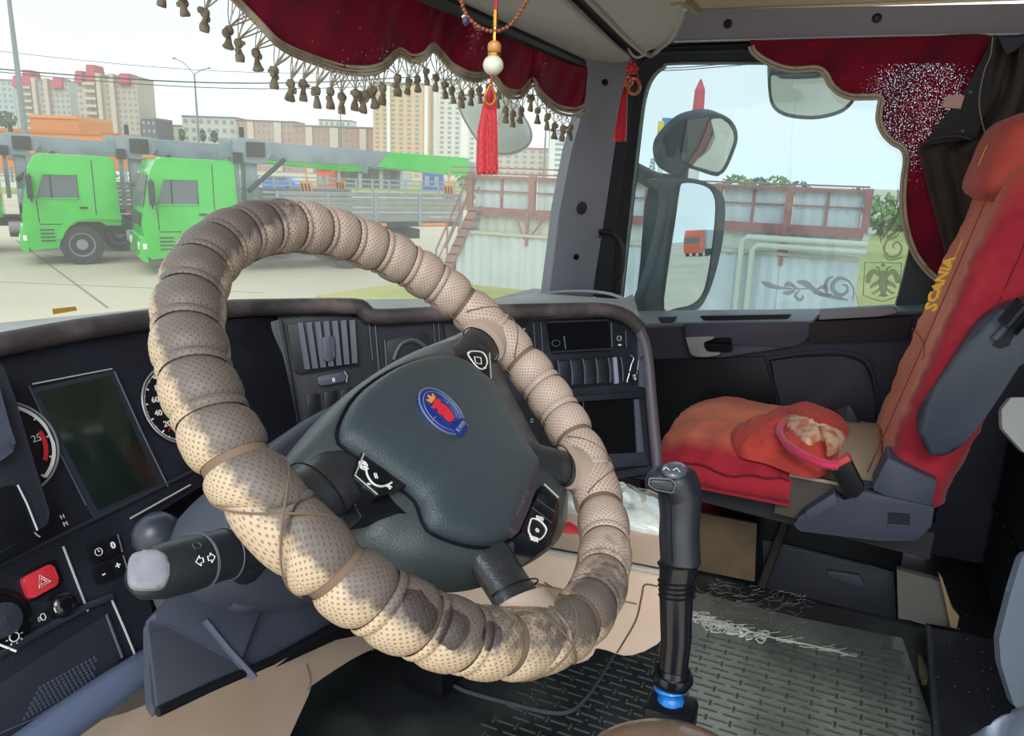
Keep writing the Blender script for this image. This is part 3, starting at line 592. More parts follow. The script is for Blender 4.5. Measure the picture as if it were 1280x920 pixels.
# A pillar
PIL = mat('pillar_grey', '#858690', .65, bump=.3, bscale=400)
def ppt(u, v):                       # pillar panel plane from windshield foot to door seam
    return FP.at(u, v)
pf = [OX(690, 365, 2.08), OX(762, 362, 2.24)]; eh = (pf[1]-pf[0]); eh.z = 0
FP = FR(pf[0], eh, (0, -.10, 1))
mb = MB(); ppx = [(686, 372), (700, 262), (714, 190), (725, 150), (735, 122), (738, 85), (700, 20), (800, 20), (795, 66), (786, 82), (778, 115), (772, 160), (758, 255), (748, 320), (742, 372)]
mb.prism([FP.at(u, v)-FP.n*.05 for u, v in ppx], FP.n*.05, .008, 3)
pil = struct(build('trim_4', mb, PIL))
build('pillar_flank', MB().prism([FP.at(u, v)-FP.n*.03 for u, v in [(742, 372), (758, 255), (778, 115), (786, 70), (800, 70), (790, 160), (776, 255), (765, 372)]], FP.n*.022), SEAL, pil)
p = FP.at(726, 260); build('speaker_ring', MB().lathe([(.024, 0), (.024, .004), (.019, .006), (.019, .002), (.001, .002)], p, FP.n, 24), PIL, pil)
build('speaker_grille', MB().lathe([(.0185, .001), (.0185, .0035), (.001, .005)], p, FP.n, 20), DARK, pil)
build('screw_hole', MB().lathe([(.009, 0), (.009, .003), (.006, .003), (.005, .001), (.001, .001)], FP.at(720, 321), FP.n, 16), BLACK, pil)
build('screw_hole', MB().lathe([(.009, 0), (.009, .003), (.001, .003)], FP.at(756, 103), FP.n, 16), BLACK, pil)
hp = [(746, 288), (752, 290), (764, 292), (774, 300), (778, 312), (777, 335), (773, 350), (770, 370)]
gh = thing('grab_handle', 'black grab handle beside the windshield pillar at the door seam', 'handle', OX(770, 365, 2.2))
build('grip', MB().tube([OX(u, v, 2.19) for u, v in sp(hp, 4)], .009, 8), BLACK, gh); build('mount', MB().box(OX(747, 291, 2.2), (.03, .03, .03), bev=.005), BLACK, gh)
# windshield
def wsx(x, z): return .98-.17*((x-1.1)/1.0)**2*(1 if x > 1.1 else .6)-.13*(z-.65)+.0
GW = glass('windshield_glass', (.53, .555, .545, 1), '#ecebe4', .15)
mb = MB(); mb.grid(lambda a, b: Vector((-.2+2.36*a, wsx(-.2+2.36*a, .55+1.0*b)+.06, .55+1.0*b)), 24, 6)
struct(build('window_1', mb, GW, smooth=60))
FW0 = FR(OY(80, 387, 1.0), (1, .06, 0), (0, -.13, 1))
o = build('yellow_sticker', MB().prism([FW0.at(u, v) for u, v in [(65, 386), (94, 383), (96, 388), (66, 393)]], (0, -.001, 0)), mat('sticker_yellow', '#dca63a', .6), None, off=FW0.at(80, 390)); tag(o, 'small yellow-orange sticker low on the windshield at left', 'sticker')
# overhead shelf over the windshield
SHG = mat('shelf_grey', '#bcbab3', .8, bump=.3, bscale=400, var='#c4c2ba', vscale=3)
sh = thing('overhead_shelf', 'grey padded overhead storage shelf above the windshield', 'shelf', (1.3, .7, 1.5))
def oz(u, v, z): return OZ(u, v, 1+z)
def shelf_piece(px, zs, name, m, th=.03):
    P = [oz(u, v, z) for (u, v), z in zip(px, zs)]
    build(name, MB().prism(P, (0, 0, th), .0), m, sh, 50)
shelf_piece([(400, -72), (530, -12), (742, 82), (786, 76), (700, -6), (640, -60)], [.30]*6, 'front_panel', SHG)
build('panel_edge', MB().tube([oz(u, v, .298) for u, v in sp([(640, -60), (706, 0), (750, 42), (786, 72)], 3)], .006, 6), mat('edge_light', '#b3afa8', .7), sh)
shelf_piece([(640, -60), (698, -6), (786, 76), (803, 66), (736, -2), (680, -60)], [.31]*6, 'dark_gap', BLACK, .05)
shelf_piece([(680, -60), (734, -2), (803, 66), (822, 60), (838, 50), (852, 22), (858, -4), (850, -60)], [.312]*8, 'rear_panel', SHG, .04)
build('panel_edge', MB().tube([oz(u, v, .31) for u, v in sp([(680, -60), (734, -2), (803, 66), (825, 60), (842, 44), (856, 10)], 3)], .006, 6), mat('edge_light2', '#b3afa8', .7), sh)
build('shelf_front', MB().prism([oz(u, v, .32) for u, v in [(808, -4), (842, 27), (852, 20), (862, -30), (800, -60)]], (0, 0, .3), .01), BLACK, sh)
build('shelf_lip', MB().tube([oz(u, v, .318) for u, v in [(840, 0), (852, -2), (870, 12)]], .01, 8), mat('brass_edge', '#8b7a55', .5), sh)
build('header_rail', MB().tube([oz(u, v, .29)+Vector((0, .0, 0)) for u, v in [(400, -62), (560, 6), (660, 50), (742, 86)]], .014, 8), BLACK, sh)
build('header_rail', MB().tube([oz(u, v, .30)+Vector((0, .02, 0)) for u, v in [(400, -78), (545, -6), (640, 35), (735, 80)]], .006, 6), GREYP, sh)
build('shelf_body', MB().box((1.2, .73, 1.62), (2.1, .3, .3)), BLACK, sh)
# ================================================================ DASHBOARD
T_ = math.radians(25.5)
FA = FR(OY(120, 550, .78), (1, 0, 0), (0, math.sin(T_), math.cos(T_)))
k0 = FA.at(345, 400); tC = math.radians(17); s2 = .70711
FC = FR(k0, (s2, -s2, 0), (s2*math.sin(tC), s2*math.sin(tC), math.cos(tC)))
dash = thing('dashboard', 'dark wrap-around dashboard with gauges, vent and storage slots', 'dashboard', (.9, .6, .3))
apx = [(-90, 458), (0, 440), (190, 405), (345, 392), (372, 530), (352, 545), (300, 575), (240, 615), (178, 648), (168, 668), (176, 715), (185, 760), (206, 812), (60, 922), (-90, 1030)]
slab(FA, apx, -.03, 0, 'cluster_panel', DARK2, dash, .004)
cpx = [(345, 392), (440, 392), (470, 404), (600, 402), (760, 396), (785, 402), (803, 420), (808, 445), (824, 585), (640, 600), (520, 600), (380, 560)]
slab(FC, cpx, -.05, -.004, 'centre_panel', DARK2, dash, .004)
lipA = [FA.at(u, v, .006) for u, v in [(-90, 450), (0, 431), (100, 412), (190, 399), (270, 387)]]
lipC = [FC.at(u, v, .006) for u, v in [(345, 384), (440, 383), (455, 388), (470, 396), (540, 393), (620, 390), (700, 388), (755, 388), (783, 396), (800, 411)]]
build('dash_lip', MB().tube(sp(lipA+lipC, 3), .0135, 12), LIP, dash, 60)
build('edge_roll', MB().tube(sp([FC.at(u, v, .004) for u, v in [(798, 410), (808, 440), (814, 500), (822, 588)]], 4), .011, 10), mat('edge_roll', '#55505a', .4), dash, 60)
line(FC, [(822, 586), (760, 596), (650, 606)], .0, .008, 'bottom_roll', DARK, dash)
# dash top surface back to the glass
top_f = sp(lipA+lipC, 3)
fr_ = [Vector(p)+Vector((0, .0, .012)) for p in top_f]
bk = []
for i, p in enumerate(fr_):
    t = i/(len(fr_)-1); x = -.05+2.25*t**1.15 if False else min(2.2, p.x+(.9 if p.x > 1.2 else 0)*max(0, (p.x-1.2))/.2*1.0)
    x = p.x if p.x < 1.05 else 1.05+(p.x-1.05)/(fr_[-1].x-1.05)*1.17
    bk.append(Vector((x, wsx(x, .7)+.03 if x < 2.1 else .60+.0*x, (.79-.097*(x-.6) if x < 1.37 else .715-.113*(x-1.37) if x < 1.9 else .655))))
bk = [Vector((p.x, max(p.y, .60), p.z)) for p in bk]
mid = [a.lerp(b, .3)+Vector((0, 0, .003)) for a, b in zip(fr_, bk)]
mid2 = [a.lerp(b, .7)+Vector((0, 0, .003)) for a, b in zip(fr_, bk)]
DTOP = mat('dash_top', '#a2a3a1', .55, bump=.4, bscale=300, var='#8f9190', vscale=12)
build('dash_top', MB().loft([fr_, mid, mid2, bk, [b+Vector((0, 0, -.3)) for b in bk]], cap=False, closed=False), DTOP, dash, 60)
build('defroster_arc', MB().tube([oz(u, v, z) for (u, v), z in zip(sp([(655, 373), (690, 366), (730, 364), (765, 368), (785, 378), (795, 392)], 3), [-.33+.0*i for i in range(16)])], .008, 8, flat=.6), GREYL, dash, 60)
# cluster
PR = mat('gauge_face', '#12141b', .3); NEED = mat('needle_red', '#d8242a', .4)
slab(FA, [(38, 486), (142, 462), (207, 606), (118, 648)], 0, .002, 'cluster_bezel', mat('bezel_edge', '#2c303a', .3), dash, .0008)
slab(FA, [(47, 490), (138, 469), (196, 604), (122, 638)], .002, .003, 'display', mat('display_glass', '#182420', .12, spec=.8), dash, .0003)
line(FA, [(41, 480), (140, 461)], .003, .0009, 'display_highlight', GREYL, dash); line(FA, [(163, 648), (238, 606)], .004, .0012, 'panel_ridge', GREYL, dash)
line(FA, [(36, 482), (72, 560), (108, 632)], .003, .001, 'display_border', GREYP, dash); line(FA, [(143, 464), (175, 535), (210, 608)], .003, .0012, 'display_border', GREYP, dash)
def gauge(name, P, R, label_pts=None, ticks=(0, 300, 20), ring=SILV, needle=None, white_arc=None, wcol=WHITE):
    g_ = build(name, MB().lathe([(R*1.04, 0), (R*1.06, .004), (R*.99, .005), (R*.97, .002), (.001, .002)], P, FA.n, 48), PR, dash)
    q = lambda a, r, h=.003: P+FA.n*h+FA.ex*math.cos(a)*r+FA.ey*math.sin(a)*r
    build('gauge_ring', MB().tube([q(2*PI*i/48, R*1.02, .005) for i in range(48)], .0014, 6, True), ring, g_)
    tk = MB(); a0, a1, n = ticks
    for i in range(n+1):
        a = math.radians(a0+(a1-a0)*i/n); L_ = .86 if i % 2 == 0 else .91
        tk.tube([q(a, R*L_), q(a, R*.95)], .0007 if i % 2 else .0011, 4)
    build('tick_marks', tk, WHITE, g_)
    build('tick_arc', MB().tube([q(math.radians(a0+(a1-a0)*i/40), R*.94) for i in range(41)], .0006, 4), WHITE, g_)
    if needle is not None:
        a = math.radians(needle); build('needle', MB().prism([q(a+.9, R*.1, .005), q(a, R*.85, .005), q(a-.9, R*.1, .005)], FA.n*.001), NEED, g_)
    if white_arc: 
        b0, b1, r0, r1 = white_arc; mb = MB(); n = 24
        V = [[mb.b.verts.new(q(math.radians(b0+(b1-b0)*i/n), R*r, .0035)) for i in range(n+1)] for r in (r0, r1)]
        for i in range(n): mb.b.faces.new((V[0][i], V[0][i+1], V[1][i+1], V[1][i]))
        build('scale_band', mb, wcol, g_)
    return g_, q
PS = FA.at(222, 506); gs, qs = gauge('speed_gauge', PS, .052, ticks=(240, -60, 24), needle=222)
for s_, a in (('20', 215), ('40', 185), ('60', 155), ('80', 125)): text(s_, qs(math.radians(a), .034), FA, .011, 'gauge_number', WHITE, gs, rot=-.15)
PT = FA.at(8, 562); gt, qt = gauge('rev_gauge', PT, .050, ticks=(240, -60, 20), white_arc=(60, -60, .9, 1.03))
text('25', qt(math.radians(3), .032), FA, .011, 'gauge_number', WHITE, gt)
mb = MB(); V = [[mb.b.verts.new(qt(math.radians(12-50*i/10), r, .0036)) for i in range(11)] for r in (.036, .041)]
for i in range(10): mb.b.faces.new((V[0][i], V[0][i+1], V[1][i+1], V[1][i]))
build('red_zone', mb, REDP, gt)
for nm, u, v, t_ in (('fuel_gauge', 262, 585, '0'), ('temperature_gauge', 58, 654, 'H')):
    P = FA.at(u, v); g2 = build(nm, MB().lathe([(.021, 0), (.021, .001), (.001, .001)], P, FA.n, 24), PR, dash)
    build('scale_arc', MB().tube([P+FA.n*.003+(FA.ex*math.cos(a)+FA.ey*math.sin(a))*.017 for a in [math.radians((90 if t_ == '0' else 120)+x*11) for x in range(-2, 10)]], .0008, 4), REDP if t_ == '0' else WHITE, g2)
    text(t_, FA.at(u-12 if t_ == '0' else u+20, v+6 if t_ == '0' else v-8, .003), FA, .007, 'gauge_letter', WHITE, g2)
text('M', FA.at(82, 655, .003), FA, .007, 'gauge_letter', WHITE, dash)
# left nearer hood
slab(FA, rr([(-90, 478), (2, 452), (20, 500), (45, 585), (62, 640), (60, 655), (0, 692), (-90, 740)], .1), -.0, .035, 'left_hood', DARK, dash, .008)
slab(FA, rr([(-60, 480), (-4, 470), (12, 530), (22, 560), (2, 576), (-60, 600)], .25), .035, .045, 'hood_pad', GREYP, dash, .006)
slab(FA, rr([(-40, 622), (20, 604), (46, 664), (-20, 700)], .15), .035, .037, 'hood_recess', BLACK, dash, .001)
line(FA, [(22, 606), (34, 630), (47, 663)], .038, .001, 'recess_highlight', GREYL, dash)
# lower switches
line(FA, [(-20, 716), (66, 674), (170, 624), (246, 586)], .002, .0022, 'panel_ridge', DARK, dash)
line(FA, [(79, 683), (95, 725), (110, 764)], .002, .0013, 'panel_ridge', GREYL, dash)
line(FA, [(139, 748), (155, 785), (171, 824)], .002, .0013, 'panel_ridge', GREYL, dash)
line(FA, [(-20, 828), (60, 784), (112, 756), (140, 746)], .003, .004, 'tray_rim', DARK, dash)
line(FA, [(-20, 925), (40, 900), (100, 862), (150, 830), (172, 822)], .002, .001, 'tray_seam', GREYP, dash)
slab(FA, rr([(28, 722), (66, 703), (76, 729), (38, 750)], .22), 0, .007, 'hazard_switch', mat('hazard_red', '#cc3340', .35), dash, .0025)
F = FA; P = FA.at(54, 727, .0076)
for R in (.0075, .0038): build('hazard_triangle', MB().tube([P+FA.ex*math.cos(a)*R+FA.ey*math.sin(a)*R for a in (PI/2+.1, PI*7/6+.1, PI*11/6+.1)], .0007, 4, True), WHITE, dash)
slab(FA, rr([(25, 719), (70, 697), (81, 729), (36, 755)], .22), -.001, .001, 'hazard_surround', BLACK, dash, .0008)
kn = build('dimmer_knob', MB().lathe([(.014, 0), (.0135, .008), (.011, .013), (.006, .015), (.001, .0155)], FA.at(74, 757), FA.n, 24), GLOSS, dash, 60)
text('1', FA.at(69, 763, .0158), FA, .008, 'knob_mark', WHITE, kn)
def lampicon(u, v, parent, s=.005):
    P = FA.at(u, v, .0015); build('lamp_icon', MB().tube([P+FA.ex*math.cos(a)*s*.7+FA.ey*math.sin(a)*s for a in [2*PI*i/12 for i in range(12)]], .0005, 4, True).tube([P-FA.ex*s*.8+FA.ey*s*.5, P-FA.ex*s*1.6+FA.ey*s*.3], .0004, 4).tube([P-FA.ex*s*.9, P-FA.ex*s*1.7-FA.ey*s*.2], .0004, 4).tube([P-FA.ex*s*.8-FA.ey*s*.5, P-FA.ex*s*1.6-FA.ey*s*.7], .0004, 4), WHITE, parent)
lampicon(54, 771, dash, .0035); lampicon(8, 750, dash, .0055)
rk = build('light_switch', MB().lathe([(.032, 0), (.031, .004), (.026, .006), (.025, .004), (.001, .004)], FA.at(-4, 778), FA.n, 32), BLACK, dash, 60)
build('switch_grip', MB().lathe([(.018, .004), (.016, .022), (.001, .024)], FA.at(-8, 778), FA.n, 20), DARK, rk)
P = FA.at(18, 796, .006); mb = MB().tube([P+FA.ex*math.cos(a)*.0045+FA.ey*math.sin(a)*.0045 for a in [2*PI*i/12 for i in range(12)]], .0007, 4, True)
for i in range(8): a = i*PI/4; mb.tube([P+(FA.ex*math.cos(a)+FA.ey*math.sin(a))*.0062, P+(FA.ex*math.cos(a)+FA.ey*math.sin(a))*.0083], .0006, 4)
build('side_light_icon', mb, WHITE, rk)
line(FA, [(-20, 798), (0, 806), (20, 814)], .006, .0012, 'switch_marker', WHITE, dash)
for nm, q4, s4 in (('clock_button', [(110, 684), (131, 674), (137, 696), (116, 705)], 'o'), ('zero_button', [(131, 674), (146, 668), (152, 689), (137, 696)], '0'), ('minus_button', [(116, 713), (136, 702), (143, 723), (123, 730)], '-'), ('plus_button', [(137, 701), (152, 693), (158, 713), (144, 722)], '+')):
    b_ = slab(FA, rr(q4, .1), 0, .004, nm, BLACK, dash, .001)
    cu, cv = sum(a[0] for a in q4)/4, sum(a[1] for a in q4)/4
    P = FA.at(cu, cv, .0044)
    if s4 == 'o': build('clock_icon', MB().tube([P+FA.ex*math.cos(a)*.0042+FA.ey*math.sin(a)*.0042 for a in [2*PI*i/14 for i in range(14)]], .0004, 4, True).tube([P+FA.ey*.003, P, P+FA.ex*.002], .0004, 4), WHITE, b_)
    else: text(s4, P, FA, .011, 'button_symbol', WHITE, b_, bold=.0003)
line(FA, [(147, 668), (153, 690)], .003, .0012, 'button_bezel', GREYP, dash); line(FA, [(154, 694), (160, 714)], .003, .0012, 'button_bezel', GREYP, dash)
# storage tray, recessed look from a raised rim around a flat insert painted dark as recess shade
slab(FA, rr([(-40, 880), (80, 802), (133, 768), (153, 822), (140, 836), (40, 905), (-40, 950)], .12), 0, .0015, 'tray_pocket', mat('tray_dark', '#181c28', .7), dash, .0005)
line(FA, [(133, 768), (143, 795), (153, 822)], .003, .0016, 'tray_edge', GREYP, dash)
mb = MB()
for i in range(20):
    for j in range(7):
        u = 30+i*5.2+j*-3.2+20; v = 832-i*2.9+j*6.4+28
        if u < 120 and 12 < u: mb.box(FA.at(u, v, .002), (.0022, .0022, .0022))
o = build('tray_dimples', mb, GREYP, dash); o['kind'] = 'stuff'
build('knee_bar', MB().tube([FA.at(-60, 1006, .01), FA.at(60, 918, .012), FA.at(140, 862, .012), FA.at(198, 822, .010), FA.at(206, 815, .004)], [.020, .020, .020, .018, .008], 14), mat('knee_bar', '#566079', .35), dash, 60)
# column recess backing
slab(FA, [(120, 600), (420, 480), (700, 640), (620, 760), (420, 800), (200, 900), (150, 820)], -.16, -.10, 'column_recess', BLACK, dash)
# centre: vent unit
slab(FC, [(338, 402), (352, 398), (374, 528), (360, 540)], -.005, .012, 'vent_flank', DARK, dash, .002)
line(FC, [(347, 400), (360, 470), (372, 527)], .012, .0012, 'flank_highlight', GREYP, dash)
vent = slab(FC, rr([(358, 405), (442, 396), (449, 455), (370, 468)], .08), -.004, .004, 'vent_housing', BLACK, dash, .001)
for k in range(7):
    a = .06+.88*k/6.2; u0 = 366+(444-366)*a*.98; u1 = 376+(447-376)*a*.98
    P0 = [FC.at(u0, 404-4*a, .004), FC.at(u1, 463-9*a, .004)]
    d = (P0[1]-P0[0]); 
    mb = MB().prism([P0[0], P0[0]+FC.ex*.009+FC.n*.003, P0[1]+FC.ex*.009+FC.n*.003, P0[1]], FC.n*.006, .001)
    build('vent_slat', mb, GREYP, vent)
slab(FC, rr([(402, 421), (417, 419), (419, 450), (404, 452)], .25), .008, .016, 'vent_slider', GREYP, vent, .003)
tw = slab(FC, rr([(396, 471), (430, 465), (433, 476), (399, 483)], .3), -.002, .005, 'vent_wheel', GREYP, dash, .002); text('0', FC.at(417, 475, .0055), FC, .009, 'wheel_mark', WHITE, tw, bold=.0003)
line(FC, [(430, 464), (434, 470), (433, 478)], .005, .001, 'wheel_bezel', GREYL, dash)
for u in (382, 404, 425): slab(FC, rr([(u, 493-(u-382)*.15), (u+17, 491-(u-382)*.15), (u+19, 525), (u+3, 527)], .15), -.002, .003, 'blank_switch', BLACK, dash, .001)
line(FC, [(461, 400), (466, 450)], .0, .0014, 'panel_seam', GREYP, dash); line(FC, [(469, 405), (474, 465)], .0, .0018, 'panel_seam', GREYP, dash)
# centre stack
slab(FC, rr([(482, 424), (535, 416), (545, 470), (486, 485)], .15), -.003, .003, 'cup_recess', BLACK, dash, .001)
build('cup_holder', MB().tube([FC.at(u, v, .006) for u, v in sp([(492, 450), (500, 432), (515, 425), (530, 432), (538, 448)], 3)], .004, 6), GREYP, dash)
line(FC, [(481, 425), (484, 470)], .003, .002, 'recess_rim', GREYP, dash)
for u in (542, 548, 667, 676): line(FC, [(u, 404), (u+2.5, 440)], .0, .001, 'panel_seam', GREYP, dash)
for q4 in ([(555, 406), (600, 403), (602, 428), (558, 432)], [(622, 404), (662, 402), (664, 432), (624, 434)]):
    b_ = slab(FC, rr(q4, .1), 0, .003, 'radio_panel', BLACK, dash, .001)
build('button_print', MB().box(FC.at(656, 411, .0035), (.008, .001, .002)).box(FC.at(657, 421, .0035), (.004, .001, .003)).box(FC.at(660, 425, .0035), (.003, .001, .003)), WHITE, dash)
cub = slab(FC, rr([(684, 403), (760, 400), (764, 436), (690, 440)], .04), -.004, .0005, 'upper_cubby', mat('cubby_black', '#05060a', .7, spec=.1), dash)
line(FC, [(684, 403), (760, 400)], .002, .0018, 'cubby_rim', DARK, dash); line(FC, [(690, 440), (765, 436)], .002, .002, 'cubby_rim', DARK, dash)
line(FC, [(705, 420), (707, 436)], .003, .0014, 'cubby_divider', GREYP, dash); line(FC, [(764, 404), (765, 434)], .003, .0014, 'cubby_divider', GREYP, dash); line(FC, [(782, 414), (783, 434)], .002, .0012, 'cubby_divider', GREYP, dash)
build('cubby_mark', MB().tube([FC.at(695, 429, .002)+(FC.ex*math.cos(a)+FC.ey*math.sin(a)*.7)*.008 for a in [2*PI*i/12 for i in range(12)]], .0008, 4, True), GREYP, cub)
sk = build('aux_socket', MB().tube([FC.at(774, 423, .002)+(FC.ex*math.cos(a)+FC.ey*math.sin(a))*.0042 for a in [2*PI*i/14 for i in range(14)]], .0014, 6, True), SILV, dash)
build('usb_label', MB().box(FC.at(775, 431, .002), (.006, .005, .002)), WHITE, dash)
row = slab(FC, [(694, 450), (764, 445), (766, 480), (698, 486)], -.003, .001, 'switch_row', BLACK, dash)
for k in range(6):
    u = 697+k*15.8; line(FC, sp([(u, 450-k*.8), (u+2.4, 466-k*.8), (u+2.6, 482-k*1.0)], 4), .003, .0015, 'switch_divider', GREYP, row)
    if k < 5: slab(FC, rr([(u+2, 452-k*.8), (u+13, 451-k*.8), (u+14, 481-k), (u+4, 482-k)], .1), .001, .004, 'blank_switch', DARK2, row, .001)
slab(FC, rr([(767, 447), (771, 446), (774, 479), (769, 480)], .3), .001, .008, 'grey_bracket', mat('bracket_grey', '#8b93ad', .4), dash, .001)
slab(FC, [(798, 416), (805, 420), (807, 485), (799, 483)], -.002, .006, 'side_trim', GREYP, dash, .001)
kh = thing('key_hook', 'tangle of chrome hooks and keys hanging at the dashboard corner', 'hook', FC.at(788, 470, .012))
CHR = mat('chrome', '#85888c', .35, metal=1)
build('hook_wire', MB().tube([FC.at(u, v, .012) for u, v in sp([(787, 443), (792, 448), (789, 456), (787, 465), (784, 476)], 4)], .0014, 6), CHR, kh)
build('hook_wire', MB().tube([FC.at(u, v, .012) for u, v in sp([(804, 446), (799, 450), (797, 462), (794, 475)], 4)], .0014, 6), CHR, kh)
build('clasp', MB().box(FC.at(793, 471, .012), (.010, .008, .012), bev=.002).ball(FC.at(794, 474, .015), .005, 10).ball(FC.at(784, 477, .013), .003, 8).tube([FC.at(786, 465, .013), FC.at(798, 464, .013)], .0014, 6), CHR, kh)
# lower cubby (flat sheet painted near black for the shade of a recess) with rim
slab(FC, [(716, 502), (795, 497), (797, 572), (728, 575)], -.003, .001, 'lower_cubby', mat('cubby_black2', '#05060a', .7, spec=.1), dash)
slab(FC, [(696, 497), (806, 489), (807, 497), (697, 504)], -.003, .008, 'cubby_shelf', DARK2, dash, .002)
slab(FC, [(793, 499), (799, 499), (806, 572), (797, 574)], -.002, .005, 'cubby_cheek', GREYP, dash, .001)
slab(FC, [(712, 570), (806, 565), (812, 582), (718, 588)], -.003, .006, 'cubby_sill', DARK, dash, .002)
line(FC, [(729, 500), (731, 570)], .001, .001, 'cubby_corner', DARK, dash)
low = slab(FC, [(628, 500), (700, 500), (706, 580), (640, 600)], -.004, .003, 'heater_panel', BLACK, dash)
for u, v in ((654, 526), (665, 524), (656, 551), (672, 556)):
    build('heater_symbol', MB().box(FC.at(u, v, .004), (.004, .004, .001)).box(FC.at(u, v+3, .004), (.006, .004, .001)), GREYL, low)
# left front beige dash underside
FB = FR((.5, .70, .4), (1, 0, 0), (0, 0, 1))
lb = thing('knee_panel', 'beige vinyl lower dash panel below the steering column', 'panel', (.6, .5, .2))
slab(FB, sp([(-60, 1020), (60, 925), (160, 890), (250, 850), (330, 800), (430, 770), (470, 770), (520, 795), (475, 808), (440, 824), (400, 850), (383, 862)], 2)+[(360, 925), (320, 1020)], -.05, 0, 'lower_panel', BEIGE, lb, .012)
line(FB, sp([(383, 830), (388, 850), (384, 862)], 3), .001, .0012, 'panel_seam', mat('beige_seam', '#7b675a', .8), lb)
line(FB, sp([(465, 812), (490, 800), (520, 780)], 3), .001, .0015, 'panel_seam', mat('beige_seam2', '#8d786a', .8), lb)
# ================================================================ CONSOLE under the centre stack
con = thing('centre_console', 'beige lower console with open tray below the dark centre stack', 'console', (1.0, .3, 0))
FQ = FR(OZ(668, 684, .46), (OZ(830, 714, .46)-OZ(668, 684, .46)), (0.02, .02, 1))
slab(FQ, sp([(600, 690), (664, 684), (740, 698), (800, 709), (846, 718)], 1)+sp([(850, 740), (842, 778), (822, 806), (790, 820), (770, 818), (748, 808), (745, 812), (735, 826), (715, 831), (700, 828), (688, 800), (676, 766), (640, 762), (560, 780)], 2)+[(520, 760), (540, 700)], -.30, 0, 'body', BEIGE, con, .03)
line(FQ, sp([(822, 733), (806, 731), (802, 746), (795, 775), (778, 805), (771, 816)], 4), .001, .0012, 'panel_gap', mat('gap_brown', '#5a463c', .9), con)
line(FQ, sp([(680, 728), (700, 738), (735, 745), (770, 750), (796, 755)], 4), .001, .001, 'panel_gap', mat('gap_brown2', '#6b564a', .9), con)
build('console_foot', MB().box((1.2, .66, .15), (.2, .1, .3), bev=.02), BLACK, con)
slab(FQ, rr([(650, 726), (700, 738), (712, 742), (700, 748), (660, 740)], .3), 0, .006, 'pull_lip', mat('beige_dark', '#94806f', .6), con, .002)
# tray: floor, rim
trp = [(640, 680), (692, 640), (700, 600), (826, 604), (852, 640), (846, 718), (668, 684)]
zt = .455
TR = [OZ(u, v, zt) for u, v in [(664, 684), (846, 718), (858, 640), (838, 600), (690, 585), (640, 640)]]
ctr = sum(TR, Vector())/6
build('tray_floor', MB().prism([p+Vector((0, 0, -.05)) for p in TR], (0, 0, .02)), BLACK, con)
build('tray_rim', MB().tube([p for p in TR], .006, 6, True), DARK, con)
build('tray_lip_highlight', MB().tube([OZ(664, 686, zt+.004), OZ(760, 704, zt+.004), OZ(846, 720, zt+.004)], .0022, 6), GREYL, con)
def crumple(name, label, cat, pts, h, m, seed=1, amp=.012, n=22, group=None, freq=28):
    C_ = sum((Vector(p) for p in pts), Vector())/len(pts); P = [Vector(p) for p in sp(pts, 10, True)]; t = None
    mb = MB(); rings = []; K = 26
    for i in range(K+1):
        f = i/K; s = math.sin(f*PI/2)
        rr_ = []
        for p in P:
            q = C_.lerp(p, s); z = h*math.sqrt(max(0, 1-s*s*.999))
            nn = noise.noise(Vector((q.x*freq*.6+seed, q.y*freq*.6, q.z*freq)))+1.3*(.3-abs(noise.noise(Vector((q.x*freq*1.1, q.y*freq*1.3+seed, 2)))))+.7*(.3-abs(noise.noise(Vector((q.x*freq*2.6, q.y*freq*2.2+seed, 4)))))
            rr_.append(q+Vector((0, 0, z))+Vector((.3, .3, 1))*nn*amp*(1.2-s*.9))
        rings.append(rr_)
    rings.append([p+Vector((0, 0, -.01)) for p in P])
    mb.loft(rings, cap=True); o = build(name, mb, m, None, 28, off=C_); return tag(o, label, cat, group)
FOIL = mat('clear_plastic_film', '#dfe6e4', .12, spec=1, bump=1, bscale=25, var='#a9b5b2', vscale=18, vlo=.4, vhi=.6, coat=1)
crumple('plastic_bag', 'crumpled shiny clear plastic bag lying in the console tray', 'bag', [OZ(u, v, .46) for u, v in [(700, 610), (765, 612), (826, 624), (832, 664), (780, 658), (735, 645), (700, 632)]], .03, FOIL, 3, .01)
crumple('paper_sheet', 'flat pale paper lying in the near corner of the tray', 'paper', [OZ(u, v, .44) for u, v in [(782, 690), (822, 688), (824, 712), (786, 704)]], .004, mat('pale_paper', '#c9d6d3', .4), 8, .001)
crumple('red_pouch', 'small red pouch in the tray beside the steering wheel spoke', 'pouch', [OZ(u, v, .45) for u, v in [(694, 656), (722, 664), (728, 674), (712, 674), (694, 668)]], .015, mat('pouch_red', '#c2303c', .5), 5, .004)
crumple('grey_bag', 'crumpled grey plastic wrapper behind the red pouch', 'bag', [OZ(u, v, .455) for u, v in [(688, 618), (706, 622), (708, 650), (690, 646)]], .03, mat('wrapper_grey', '#7e7a78', .25, bump=1, bscale=30, var='#b9b3b0', vscale=25), 9, .012)
